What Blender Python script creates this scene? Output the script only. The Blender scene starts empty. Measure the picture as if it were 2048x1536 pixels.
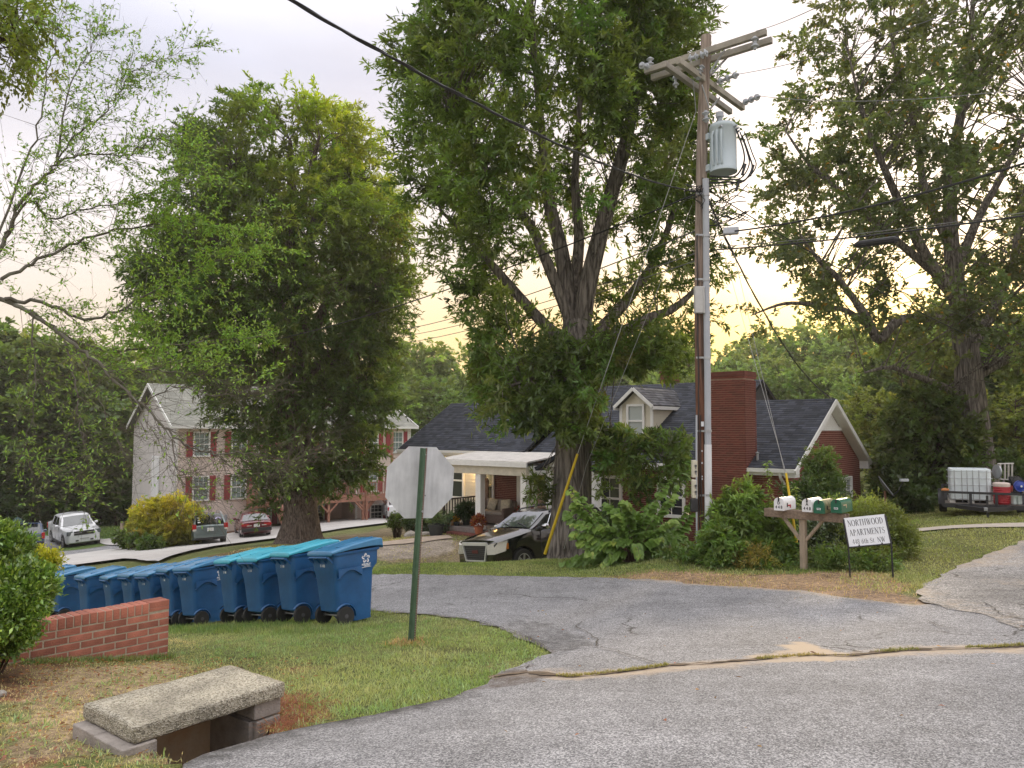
import bpy, bmesh, math, random
import numpy as np
from mathutils import Vector, Matrix
random.seed(7)
RS = np.random.RandomState(11)
SC = bpy.context.scene
COL = SC.collection
R = math.radians
FPX, CX, CY, HORIZON = 1540.0, 1024.0, 768.0, 860.0
PITCH = math.atan((HORIZON - CY) / FPX)
CAM_H = 1.6
cd = bpy.data.cameras.new('camera')
cam = bpy.data.objects.new('camera', cd)
COL.objects.link(cam)
cam.location = (0, 0, CAM_H)
cam.rotation_euler = (math.pi / 2 + PITCH, 0, 0)
cd.sensor_width = 36.0
cd.lens = FPX / 2048 * 36.0
cd.clip_start = 0.05
cd.clip_end = 2000
SC.camera = cam
SUN_AZ, SUN_EL = R(26), R(11)
SUN_DIR = Vector((math.sin(SUN_AZ) * math.cos(SUN_EL), math.cos(SUN_AZ) * math.cos(SUN_EL), math.sin(SUN_EL)))
world = bpy.data.worlds.new('World')
SC.world = world
world.use_nodes = True
wn, wl = world.node_tree.nodes, world.node_tree.links
wn.clear()
def wnode(t, **kw):
 n = wn.new(t)
 for k, v in kw.items():
  setattr(n, k, v)
 return n
sky = wnode('ShaderNodeTexSky', sky_type='NISHITA', sun_disc=False, sun_elevation=SUN_EL, sun_rotation=SUN_AZ)
sky.dust_density = 4.0
sky.air_density = 1.0
tc = wnode('ShaderNodeTexCoord')
sep = wnode('ShaderNodeSeparateXYZ')
wl.new(tc.outputs['Generated'], sep.inputs[0])
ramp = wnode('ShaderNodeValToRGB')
SKY = [(0.0, (3.9, 3.3, 2.7)), (0.13, (3.7, 3.25, 2.95)), (0.27, (3.45, 3.2, 3.25)), (0.42, (2.8, 2.82, 3.3)), (0.7, (5.4, 5.3, 5.5)), (1.0, (8.9, 8.7, 8.8))]  # last stops, above the view, are brightened to add overhead light on the ground
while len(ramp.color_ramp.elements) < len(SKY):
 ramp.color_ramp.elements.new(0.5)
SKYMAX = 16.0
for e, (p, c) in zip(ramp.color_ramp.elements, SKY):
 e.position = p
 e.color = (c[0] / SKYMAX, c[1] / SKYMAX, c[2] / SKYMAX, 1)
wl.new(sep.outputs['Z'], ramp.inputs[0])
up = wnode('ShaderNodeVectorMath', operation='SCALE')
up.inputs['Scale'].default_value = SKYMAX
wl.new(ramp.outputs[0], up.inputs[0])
cmap = wnode('ShaderNodeMapping')
cmap.inputs['Scale'].default_value = (1.2, 1.2, 4.0)
wl.new(tc.outputs['Generated'], cmap.inputs[0])
cn = wnode('ShaderNodeTexNoise')
cn.inputs['Scale'].default_value = 2.2
cn.inputs['Detail'].default_value = 5
wl.new(cmap.outputs[0], cn.inputs['Vector'])
cr = wnode('ShaderNodeMapRange')
cr.inputs[1].default_value, cr.inputs[2].default_value = 0.35, 0.7
cr.inputs[3].default_value, cr.inputs[4].default_value = 0.90, 1.10
wl.new(cn.outputs[0], cr.inputs[0])
veil = wnode('ShaderNodeVectorMath', operation='SCALE')
wl.new(up.outputs[0], veil.inputs[0])
wl.new(cr.outputs[0], veil.inputs['Scale'])
dot = wnode('ShaderNodeVectorMath', operation='DOT_PRODUCT')
nrm = wnode('ShaderNodeVectorMath', operation='NORMALIZE')
wl.new(tc.outputs['Generated'], nrm.inputs[0])
wl.new(nrm.outputs[0], dot.inputs[0])
dot.inputs[1].default_value = SUN_DIR
mx = wnode('ShaderNodeMath', operation='MAXIMUM')
mx.inputs[1].default_value = 0
wl.new(dot.outputs['Value'], mx.inputs[0])
acc = veil.outputs[0]
for power, colr in ((7, (0.85, 0.42, 0.05)), (50, (3.0, 2.6, 2.0))):
 pw = wnode('ShaderNodeMath', operation='POWER')
 pw.inputs[1].default_value = power
 wl.new(mx.outputs[0], pw.inputs[0])
 s = wnode('ShaderNodeVectorMath', operation='SCALE')
 s.inputs[0].default_value = colr
 wl.new(pw.outputs[0], s.inputs['Scale'])
 a = wnode('ShaderNodeVectorMath', operation='ADD')
 wl.new(acc, a.inputs[0])
 wl.new(s.outputs[0], a.inputs[1])
 acc = a.outputs[0]
zb = wnode('ShaderNodeMapRange', interpolation_type='SMOOTHSTEP')
zb.inputs[1].default_value, zb.inputs[2].default_value = 0.27, 0.09
zb.inputs[3].default_value, zb.inputs[4].default_value = 0.0, 1.0
wl.new(sep.outputs['Z'], zb.inputs[0])
pw = wnode('ShaderNodeMath', operation='POWER')
pw.inputs[1].default_value = 3.5
wl.new(mx.outputs[0], pw.inputs[0])
mu = wnode('ShaderNodeMath', operation='MULTIPLY')
wl.new(zb.outputs[0], mu.inputs[0])
wl.new(pw.outputs[0], mu.inputs[1])
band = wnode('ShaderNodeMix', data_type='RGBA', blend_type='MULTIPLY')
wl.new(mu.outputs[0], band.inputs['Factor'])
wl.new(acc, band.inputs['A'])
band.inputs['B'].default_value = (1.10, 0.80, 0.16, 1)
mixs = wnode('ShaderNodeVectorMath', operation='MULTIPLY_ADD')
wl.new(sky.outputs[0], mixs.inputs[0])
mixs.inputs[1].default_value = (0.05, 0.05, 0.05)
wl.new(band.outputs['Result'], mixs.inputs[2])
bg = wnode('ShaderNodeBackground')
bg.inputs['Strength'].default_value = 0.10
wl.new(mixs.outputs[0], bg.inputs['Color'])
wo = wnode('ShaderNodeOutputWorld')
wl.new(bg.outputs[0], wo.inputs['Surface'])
sl = bpy.data.lights.new('sun', 'SUN')
sl.energy = 1.5
sl.angle = R(10)
sl.color = (1.0, 0.80, 0.52)
sun = bpy.data.objects.new('sun', sl)
COL.objects.link(sun)
sun.rotation_euler = (-SUN_DIR).to_track_quat('-Z', 'Y').to_euler()
sun.location = (20, 60, 40)
SC.view_settings.view_transform = 'Standard'
SC.view_settings.look = 'None'
SC.view_settings.gamma = 1
SC.view_settings.use_curve_mapping = False
SC.view_settings.exposure = 1.52
SC.render.engine = 'CYCLES'
SC.cycles.max_bounces = 12
SC.cycles.diffuse_bounces = 6
SC.cycles.transmission_bounces = 8
SC.cycles.transparent_max_bounces = 6
SC.cycles.use_denoising = True
_cp, _sp = math.cos(PITCH), math.sin(PITCH)
def ray(px, py):
 u, v = (px - CX) / FPX, (CY - py) / FPX
 return Vector((u, _cp - v * _sp, _sp + v * _cp))
def P(px, py, d):
 """The point seen at that pixel whose distance along +Y is d."""
 r = ray(px, py)
 t = d / r.y
 return Vector((r.x * t, d, CAM_H + r.z * t))
def PZ(px, py, z):
 r = ray(px, py)
 t = (z - CAM_H) / r.z
 return Vector((r.x * t, r.y * t, z))
class MB:
 def __init__(self):
  self.v, self.f, self.m = [], [], []
 def add(self, vs, fs, m=0):
  o = len(self.v)
  self.v.extend([tuple(p) for p in vs])
  self.f.extend([tuple(i + o for i in q) for q in fs])
  self.m.extend([m] * len(fs))
  return self
 def box(self, c, s, rz=0.0, m=0, rot=None):
  hx, hy, hz = s[0] / 2, s[1] / 2, s[2] / 2
  vs = [Vector((x * hx, y * hy, z * hz)) for z in (-1, 1) for y in (-1, 1) for x in (-1, 1)]
  M = rot if rot is not None else Matrix.Rotation(rz, 3, 'Z')
  c = Vector(c)
  vs = [M @ p + c for p in vs]
  return self.add(vs, [(0, 2, 3, 1), (4, 5, 7, 6), (0, 1, 5, 4), (1, 3, 7, 5), (3, 2, 6, 7), (2, 0, 4, 6)], m)
 def beam(self, a, b, w, h, m=0, upv=(0, 0, 1)):
  """A straight bar of cross-section w x h from a to b."""
  a, b = Vector(a), Vector(b)
  d = (b - a)
  L = d.length
  d.normalize()
  upv = Vector(upv)
  if abs(d.dot(upv)) > 0.98:
   upv = Vector((1, 0, 0))
  s = d.cross(upv).normalized()
  u = s.cross(d).normalized()
  M = Matrix((s, d, u)).transposed()
  return self.box((a + b) / 2, (w, L, h), m=m, rot=M)
 def tube(self, pts, rad, n=6, m=0, caps=True):
  pts = [Vector(p) for p in pts]
  if not hasattr(rad, '__len__'):
   rad = [rad] * len(pts)
  o = len(self.v)
  ref = None
  for i, p in enumerate(pts):
   d = (pts[min(i + 1, len(pts) - 1)] - pts[max(i - 1, 0)])
   if d.length < 1e-9:
    d = Vector((0, 0, 1))
   d.normalize()
   if ref is None:
    ref = Vector((1, 0, 0)) if abs(d.x) < 0.9 else Vector((0, 1, 0))
   s = (ref - d * ref.dot(d)).normalized()
   ref = s
   u = d.cross(s)
   for k in range(n):
    a = 2 * math.pi * k / n
    self.v.append(tuple(p + (s * math.cos(a) + u * math.sin(a)) * rad[i]))
  for i in range(len(pts) - 1):
   for k in range(n):
    k2 = (k + 1) % n
    self.f.append((o + i * n + k, o + i * n + k2, o + (i + 1) * n + k2, o + (i + 1) * n + k))
    self.m.append(m)
  if caps:
   self.f.append(tuple(o + k for k in range(n - 1, -1, -1)))
   self.f.append(tuple(o + (len(pts) - 1) * n + k for k in range(n)))
   self.m += [m, m]
  return self
 def cyl(self, a, b, r, r2=None, n=12, m=0):
  return self.tube([a, b], [r, r if r2 is None else r2], n, m)
 def loft(self, secs, closed=True, caps=True, m=0):
  """secs: list of equally long rings of points."""
  o = len(self.v)
  n = len(secs[0])
  for s in secs:
   self.v.extend([tuple(p) for p in s])
  for i in range(len(secs) - 1):
   for k in range(n if closed else n - 1):
    k2 = (k + 1) % n
    self.f.append((o + i * n + k, o + i * n + k2, o + (i + 1) * n + k2, o + (i + 1) * n + k))
    self.m.append(m)
  if caps and closed:
   self.f.append(tuple(o + k for k in range(n - 1, -1, -1)))
   self.f.append(tuple(o + (len(secs) - 1) * n + k for k in range(n)))
   self.m += [m, m]
  return self
 def lathe(self, prof, c=(0, 0, 0), axis='Z', n=16, m=0, caps=True):
  """prof: list of (radius, height along the axis)."""
  secs = []
  c = Vector(c)
  for r, h in prof:
   ring = []
   for k in range(n):
    a = 2 * math.pi * k / n
    x, y = r * math.cos(a), r * math.sin(a)
    ring.append(c + (Vector((x, y, h)) if axis == 'Z' else Vector((h, x, y)) if axis == 'X' else Vector((y, h, x))))
   secs.append(ring)
  return self.loft(secs, True, caps, m)
 def prism(self, poly, d, m=0):
  """poly: list of 3D points of a planar outline, d: extrusion vector."""
  d = Vector(d)
  n = len(poly)
  a = [Vector(p) for p in poly]
  vs = a + [p + d for p in a]
  fs = [tuple(range(n - 1, -1, -1)), tuple(range(n, 2 * n))]
  fs += [(i, (i + 1) % n, n + (i + 1) % n, n + i) for i in range(n)]
  return self.add(vs, fs, m)
 def mesh(self, name, mats, smooth=35, fix=True):
  me = bpy.data.meshes.new(name)
  me.from_pydata(self.v, [], self.f)
  for mt in (mats if isinstance(mats, (list, tuple)) else [mats]):
   me.materials.append(mt)
  if any(self.m):
   me.polygons.foreach_set('material_index', self.m)
  if fix and len(self.f) < 60000:
   bm = bmesh.new()
   bm.from_mesh(me)
   bmesh.ops.recalc_face_normals(bm, faces=bm.faces)
   bm.to_mesh(me)
   bm.free()
  if smooth:
   me.polygons.foreach_set('use_smooth', [True] * len(me.polygons))
   me.set_sharp_from_angle(angle=R(smooth))
  me.update()
  return me
 def build(self, name, mats, parent=None, smooth=35, fix=True, kind=None, label=None):
  return link(name, self.mesh(name, mats, smooth, fix), parent, kind, label)
def link(name, me, parent=None, kind=None, label=None):
 o = bpy.data.objects.new(name, me)
 COL.objects.link(o)
 if parent is not None:
  o.parent = parent
 if kind:
  o['kind'] = kind
 if label:
  o['label'] = label
 return o
def bevel(o, w, seg=2, ang=35):
 b = o.modifiers.new('bevel', 'BEVEL')
 b.width = w
 b.segments = seg
 b.limit_method = 'ANGLE'
 b.angle_limit = R(ang)
 return o
def tag(o, label, cat, group=None, kind=None):
 o['label'] = label
 o['category'] = cat
 if group:
  o['group'] = group
 if kind:
  o['kind'] = kind
 return o
def thing(name, label, cat, loc=(0, 0, 0), rz=0.0, group=None):
 o = bpy.data.objects.new(name, None)
 o.empty_display_size = 0.2
 COL.objects.link(o)
 o.location = loc
 o.rotation_euler = (0, 0, rz)
 return tag(o, label, cat, group)
def kids(o, _c={}):
 return [c for c in COL.objects if c.parent == o]
def dup(root, loc, rz=0.0, label=None, group=None, scale=None):
 """A copy of a thing with copies of its parts and sub-parts (mesh data shared)."""
 r = root.copy()
 COL.objects.link(r)
 r.location = loc
 r.rotation_euler = (0, 0, rz)
 if scale:
  r.scale = (scale, scale, scale)
 if label:
  r['label'] = label
 if group:
  r['group'] = group
 for ch in list(root.children):
  c = ch.copy()
  COL.objects.link(c)
  c.parent = r
  for g in list(ch.children):
   d = g.copy()
   COL.objects.link(d)
   d.parent = c
 return r
MATS = {}
def newmat(name):
 m = bpy.data.materials.new(name)
 m.use_nodes = True
 nt = m.node_tree
 nt.nodes.clear()
 out = nt.nodes.new('ShaderNodeOutputMaterial')
 return m, nt, out
def M(name, c, rough=0.6, metal=0.0, var=0.12, scale=6.0, bump=0.0, bscale=40.0, coat=0.0, spec=0.5, stretch=(1, 1, 1), c2=None, trans=0.0, emit=None, world_var=False):
 """Principled material whose colour wanders between two tones of a noise, with optional fine relief."""
 if name in MATS:
  return MATS[name]
 m, nt, out = newmat(name)
 b = nt.nodes.new('ShaderNodeBsdfPrincipled')
 nt.links.new(b.outputs[0], out.inputs[0])
 b.inputs['Roughness'].default_value = rough
 b.inputs['Metallic'].default_value = metal
 b.inputs['Coat Weight'].default_value = coat
 b.inputs['Coat Roughness'].default_value = 0.05
 b.inputs['Specular IOR Level'].default_value = spec
 b.inputs['Transmission Weight'].default_value = trans
 t = nt.nodes.new('ShaderNodeTexCoord')
 mp = nt.nodes.new('ShaderNodeMapping')
 mp.inputs['Scale'].default_value = stretch
 nt.links.new(t.outputs['Object'], mp.inputs[0])
 nz = nt.nodes.new('ShaderNodeTexNoise')
 nz.inputs['Scale'].default_value = scale
 nz.inputs['Detail'].default_value = 5
 nz.inputs['Roughness'].default_value = 0.65
 nt.links.new(mp.outputs[0], nz.inputs['Vector'])
 rp = nt.nodes.new('ShaderNodeValToRGB')
 lo = [max(0, x * (1 - var)) for x in c] if c2 is None else list(c)
 hi = [min(1, x * (1 + var)) for x in c] if c2 is None else list(c2)
 rp.color_ramp.elements[0].position, rp.color_ramp.elements[1].position = 0.32, 0.68
 rp.color_ramp.elements[0].color = (*lo, 1)
 rp.color_ramp.elements[1].color = (*hi, 1)
 nt.links.new(nz.outputs[0], rp.inputs[0])
 colour = rp.outputs[0]
 if world_var:      # each object of a set gets its own tone
  oi = nt.nodes.new('ShaderNodeObjectInfo')
  mr = nt.nodes.new('ShaderNodeMapRange')
  mr.inputs[3].default_value, mr.inputs[4].default_value = 0.72, 1.28
  nt.links.new(oi.outputs['Random'], mr.inputs[0])
  sc = nt.nodes.new('ShaderNodeVectorMath')
  sc.operation = 'SCALE'
  nt.links.new(colour, sc.inputs[0])
  nt.links.new(mr.outputs[0], sc.inputs['Scale'])
  colour = sc.outputs[0]
 nt.links.new(colour, b.inputs['Base Color'])
 if emit:
  b.inputs['Emission Color'].default_value = (*emit[0], 1)
  b.inputs['Emission Strength'].default_value = emit[1]
 if bump:
  n2 = nt.nodes.new('ShaderNodeTexNoise')
  n2.inputs['Scale'].default_value = bscale
  n2.inputs['Detail'].default_value = 4
  nt.links.new(mp.outputs[0], n2.inputs['Vector'])
  bp = nt.nodes.new('ShaderNodeBump')
  bp.inputs['Strength'].default_value = bump
  bp.inputs['Distance'].default_value = 0.02
  nt.links.new(n2.outputs[0], bp.inputs['Height'])
  nt.links.new(bp.outputs[0], b.inputs['Normal'])
 MATS[name] = m
 return m
def leafmat(name='leaf', transl=0.38, gloss=0.05, gain=1.65):
 if name in MATS:
  return MATS[name]
 m, nt, out = newmat(name)
 N, L = nt.nodes, nt.links
 at = N.new('ShaderNodeAttribute')
 at.attribute_name = 'Col'
 d = N.new('ShaderNodeBsdfDiffuse')
 gn = N.new('ShaderNodeVectorMath')
 gn.operation = 'SCALE'
 gn.inputs['Scale'].default_value = gain
 L.new(at.outputs['Color'], gn.inputs[0])
 L.new(gn.outputs[0], d.inputs[0])
 tr = N.new('ShaderNodeBsdfTranslucent')
 hs = N.new('ShaderNodeVectorMath')
 hs.operation = 'MULTIPLY'
 hs.inputs[1].default_value = (1.3, 1.25, 0.6)
 L.new(gn.outputs[0], hs.inputs[0])
 L.new(hs.outputs[0], tr.inputs[0])
 mx = N.new('ShaderNodeMixShader')
 mx.inputs[0].default_value = transl
 L.new(d.outputs[0], mx.inputs[1])
 L.new(tr.outputs[0], mx.inputs[2])
 g = N.new('ShaderNodeBsdfGlossy')
 g.inputs['Roughness'].default_value = 0.42
 mg = N.new('ShaderNodeMixShader')
 mg.inputs[0].default_value = gloss
 L.new(mx.outputs[0], mg.inputs[1])
 L.new(g.outputs[0], mg.inputs[2])
 L.new(mg.outputs[0], out.inputs[0])
 MATS[name] = m
 return m
def norm(a):
 return a / np.maximum(np.linalg.norm(a, axis=1, keepdims=True), 1e-9)
def raw_mesh(name, V, faces4, col=None, mat=None):
 """V (n,3), faces4 (k,3 or 4) index array -> mesh with a point colour."""
 me = bpy.data.meshes.new(name)
 k, w = faces4.shape
 me.vertices.add(len(V))
 me.vertices.foreach_set('co', np.asarray(V, np.float32).ravel())
 me.loops.add(k * w)
 me.loops.foreach_set('vertex_index', faces4.astype(np.int32).ravel())
 me.polygons.add(k)
 me.polygons.foreach_set('loop_start', np.arange(0, k * w, w, dtype=np.int32))
 if col is not None:
  a = me.attributes.new('Col', 'FLOAT_COLOR', 'POINT')
  c4 = np.ones((len(V), 4), np.float32)
  c4[:, :3] = col
  a.data.foreach_set('color', c4.ravel())
 if mat:
  me.materials.append(mat)
 me.update(calc_edges=True)
 return me
def leaf_mesh(name, pos, axis, nrmv, L, W, col, mat, wide=0.45, fold=0.25, droop=0.0):
 n = len(pos)
 axis = norm(axis)
 side = norm(np.cross(axis, nrmv))
 up_ = norm(np.cross(side, axis))
 L = np.broadcast_to(np.asarray(L, float).reshape(-1, 1), (n, 1))
 W = np.broadcast_to(np.asarray(W, float).reshape(-1, 1), (n, 1))
 mid = pos + axis * L * wide
 V = np.empty((n, 4, 3))
 V[:, 0] = pos
 V[:, 1] = mid + side * W / 2 + up_ * W * fold
 V[:, 2] = pos + axis * L - np.array([0, 0, 1.0]) * (L * droop)
 V[:, 3] = mid - side * W / 2 + up_ * W * fold
 F = np.arange(4 * n).reshape(n, 4)
 C = np.repeat(col, 4, axis=0)
 return raw_mesh(name, V.reshape(-1, 3), F, C, mat)
def rand_unit(n):
 return norm(RS.normal(size=(n, 3)))
def spray(centers, outdirs, ccol, K, Mn, tl, droop, spread, leafL, lvar=0.35, cvar=0.18):
 """Leaves along K twigs of length tl out of every cluster centre. Returns pos, axis, normal, length, colour, twig ends."""
 n = len(centers)
 td = norm(np.repeat(outdirs, K, 0) * 0.75 + RS.normal(size=(n * K, 3)) * spread)
 td[:, 2] -= droop
 td = norm(td)
 tlen = tl * RS.uniform(0.55, 1.25, (n * K, 1))
 base = np.repeat(centers, K, 0) + RS.normal(size=(n * K, 3)) * tl * 0.22
 t = RS.uniform(0.08, 1.0, (n * K, Mn, 1))
 pos = base[:, None, :] + td[:, None, :] * (t * tlen[:, None, :])
 pos = pos - np.array([0, 0, 1.0]) * (t ** 2) * tlen[:, None, :] * droop * 0.6
 pos = pos + RS.normal(size=pos.shape) * 0.02
 ax = td[:, None, :] * 0.7 + RS.normal(size=pos.shape) * 0.55
 ax[..., 2] -= droop * 0.5
 pos, ax = pos.reshape(-1, 3), ax.reshape(-1, 3)
 nn = RS.normal(size=pos.shape) * 0.6 + np.array([0, 0, 1.0])
 LL = leafL * RS.uniform(1 - lvar, 1 + lvar, len(pos))
 cc = np.repeat(ccol, K * Mn, 0) * RS.uniform(1 - cvar, 1 + cvar, (len(pos), 1))
 return pos, ax, nn, LL, cc, base, base + td * tlen
def curve_pts(a, b, n, sag=0.0, wob=0.0):
 a, b = Vector(a), Vector(b)
 out = []
 for i in range(n + 1):
  t = i / n
  p = a.lerp(b, t)
  p.z -= sag * 4 * t * (1 - t)
  if wob and 0 < i < n:
   p += Vector(RS.normal(size=3)) * wob
  out.append(p)
 return out
def smooth_path(pts, k=4):
 """Catmull-Rom through the points."""
 pts = [Vector(p) for p in pts]
 if len(pts) < 3:
  return pts
 q = [pts[0]] + pts + [pts[-1]]
 out = []
 for i in range(1, len(q) - 2):
  for j in range(k):
   t = j / k
   a, b, c, d = q[i - 1], q[i], q[i + 1], q[i + 2]
   out.append(0.5 * ((2 * b) + (c - a) * t + (2 * a - 5 * b + 4 * c - d) * t * t + (3 * b - a - 3 * c + d) * t ** 3))
 out.append(pts[-1])
 return out
def text_mesh(body, size, extr=0.0, font_scale_x=1.0):
 cu = bpy.data.curves.new('lettering', 'FONT')
 cu.body = body
 cu.size = size
 cu.extrude = extr
 cu.offset = size * 0.03
 cu.align_x = 'CENTER'
 cu.align_y = 'CENTER'
 o = bpy.data.objects.new('lettering', cu)
 COL.objects.link(o)
 dg = bpy.context.evaluated_depsgraph_get()
 me = bpy.data.meshes.new_from_object(o.evaluated_get(dg))
 bpy.data.objects.remove(o)
 bpy.data.curves.remove(cu)
 return me
CTRL = []
def cpx(px, py, d):
 CTRL.append(tuple(P(px, py, d)))
for q in ((1024, 1536, 3.65), (1400, 1536, 3.66), (1900, 1536, 3.7), (700, 1500, 4.25), (350, 1536, 4.0), (560, 1470, 4.85),
          (1340, 1338, 6.3), (1000, 1355, 6.45), (2040, 1300, 6.6), (1700, 1320, 6.4), (1100, 1310, 7.5), (930, 1240, 10.0),
          (760, 1225, 11.2), (822, 1285, 8.2), (700, 1250, 10.8), (900, 1300, 7.9), (600, 1330, 7.4), (450, 1300, 8.1),
          (340, 1317, 7.75), (60, 1325, 6.7), (180, 1440, 5.1), (20, 1420, 5.3), (100, 1520, 4.3),
          (1602, 1143, 13.0), (1830, 1200, 9.9), (1600, 1182, 11.2), (1300, 1160, 13.0), (1000, 1153, 14.6), (760, 1150, 16.0),
          (1500, 1230, 9.6), (1200, 1230, 10.2), (1900, 1250, 8.2),
          (1840, 1125, 13.7), (1990, 1105, 14.4), (2048, 1085, 15.6), (1950, 1034, 20.5), (1840, 1030, 24.0), (1900, 1060, 17.6), (2040, 1040, 19.8),
          (950, 1128, 17.0), (1100, 1120, 17.8), (1250, 1128, 16.0), (1410, 1108, 14.5), (1140, 1113, 18.8),
          (790, 1130, 17.6), (760, 1110, 22.5), (690, 1092, 28.0), (850, 1080, 26.0), (890, 1070, 27.5), (600, 1082, 35.0), (660, 1082, 33.5), (480, 1098, 30.0), (400, 1113, 27.0),
          (415, 1093, 39.5), (510, 1079, 43.5), (780, 1043, 52.0), (690, 1052, 49.0), (300, 1085, 45.0), (90, 1135, 32.5), (230, 1118, 35.0),
          (140, 1103, 46.0), (40, 1110, 44.0), (60, 1060, 58.0), (220, 1062, 54.0)):
 cpx(*q)
CTRL += [(0, 0, 0.0), (3, 1, 0.0), (-3, 1, 0.05), (0, -6, 0.2), (8, 0, -0.05), (-9, 0, 0.1), (12, 4, -0.15), (-7, 4, -0.1),
         (-0.6, 20.0, -2.05), (-2.6, 19.2, -1.95), (1.2, 21.2, -2.35), (-1.5, 22.2, -2.4), (2.6, 24.2, -2.3), (4.5, 21.5, -1.9), (8, 22, -1.6), (13, 27, -1.2),
         (-6.0, 14.8, -2.0), (-10.4, 18.2, -2.75), (-8.2, 15.9, -2.4), (-15, 24, -3.7), (-4.6, 13.2, -1.62),
         (-20, 50, -4.9), (-9, 56, -4.7), (-14, 62, -4.9), (0, 45, -3.2), (8, 34, -2.2), (16, 32, -1.4), (20, 40, -1.8), (20, 22, -0.6), (20, 12, -0.4),
         (-30, 62, -6.0), (-42, 66, -6.5), (-24, 24, -4.0), (-16, 12, -1.4), (-26, 14, -2.0), (-34, 40, -6.0),
         (0, 75, -5), (40, 75, -2.5), (-50, 100, -8), (0, 120, -6), (60, 120, -2), (60, 30, -1), (-70, 40, -8), (60, -20, 0), (-60, -20, 0), (120, 200, -2), (-120, 200, -9), (0, 240, -6), (160, 60, -1), (-160, 60, -9), (0, -60, 0)]
_C = np.array(CTRL)
_S = 10.0
def _phi(r2):
 return np.where(r2 > 0, 0.5 * r2 * np.log(np.maximum(r2, 1e-12)), 0)
def _tps():
 X = _C[:, :2] / _S
 n = len(X)
 K = _phi(((X[:, None] - X[None]) ** 2).sum(-1)) + np.eye(n) * 0.004
 Q = np.hstack([np.ones((n, 1)), X])
 A = np.zeros((n + 3, n + 3))
 A[:n, :n] = K
 A[:n, n:] = Q
 A[n:, :n] = Q.T
 b = np.zeros(n + 3)
 b[:n] = _C[:, 2]
 return np.linalg.solve(A, b), X
_W, _X = _tps()
PIT = None          # plan outline of the drain inlet, filled in below
def hh(xy):
 xy = np.atleast_2d(np.asarray(xy, float))
 out = np.empty(len(xy))
 for i in range(0, len(xy), 20000):
  q = xy[i:i + 20000] / _S
  K = _phi(((q[:, None] - _X[None]) ** 2).sum(-1))
  out[i:i + 20000] = K @ _W[:-3] + _W[-3] + q @ _W[-2:]
 return out
def h(x, y):
 return float(hh([(x, y)])[0])
def G(px, py, dmin=2.5, dmax=140):
 """The ground point seen at that pixel."""
 r = ray(px, py)
 t = np.geomspace(dmin, dmax, 420)
 pts = np.stack([r.x * t, r.y * t], 1)
 zz = CAM_H + r.z * t
 below = zz <= hh(pts)
 i = int(np.argmax(below)) if below.any() else len(t) - 1
 if i > 0 and below.any():
  a, b = t[i - 1], t[i]
  for _ in range(12):
   m_ = (a + b) / 2
   if CAM_H + r.z * m_ <= h(r.x * m_, r.y * m_):
    b = m_
   else:
    a = m_
  tt = b
 else:
  tt = t[i]
 return Vector((r.x * tt, r.y * tt, h(r.x * tt, r.y * tt)))
def gpoly(pix):
 return [(p.x, p.y) for p in (G(*q) for q in pix)]
def inpoly(poly, xy):
 xy = np.asarray(xy)
 x, y = xy[:, 0], xy[:, 1]
 c = np.zeros(len(xy), bool)
 n = len(poly)
 for i in range(n):
  x1, y1 = poly[i]
  x2, y2 = poly[(i + 1) % n]
  if y1 == y2:
   continue
  c ^= ((y1 > y) != (y2 > y)) & (x < (x2 - x1) * (y - y1) / (y2 - y1) + x1)
 return c
def distpoly(line, xy):
 d = np.full(len(xy), 1e9)
 for (x1, y1), (x2, y2) in zip(line[:-1], line[1:]):
  vx, vy = x2 - x1, y2 - y1
  L2 = vx * vx + vy * vy + 1e-12
  t = np.clip(((xy[:, 0] - x1) * vx + (xy[:, 1] - y1) * vy) / L2, 0, 1)
  d = np.minimum(d, np.hypot(xy[:, 0] - x1 - t * vx, xy[:, 1] - y1 - t * vy))
 return d
def rough(poly, step=0.2, amp=0.03, keep=None):
 out = []
 n = len(poly)
 for i in range(n):
  a, b = np.array(poly[i]), np.array(poly[(i + 1) % n])
  L = np.linalg.norm(b - a)
  k = max(1, int(L / step)) if L < 40 else 1
  for j in range(k):
   p = a + (b - a) * j / k
   if k > 1 or L < 40:
    p = p + RS.normal(size=2) * amp
   out.append((float(p[0]), float(p[1])))
 return out
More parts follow.
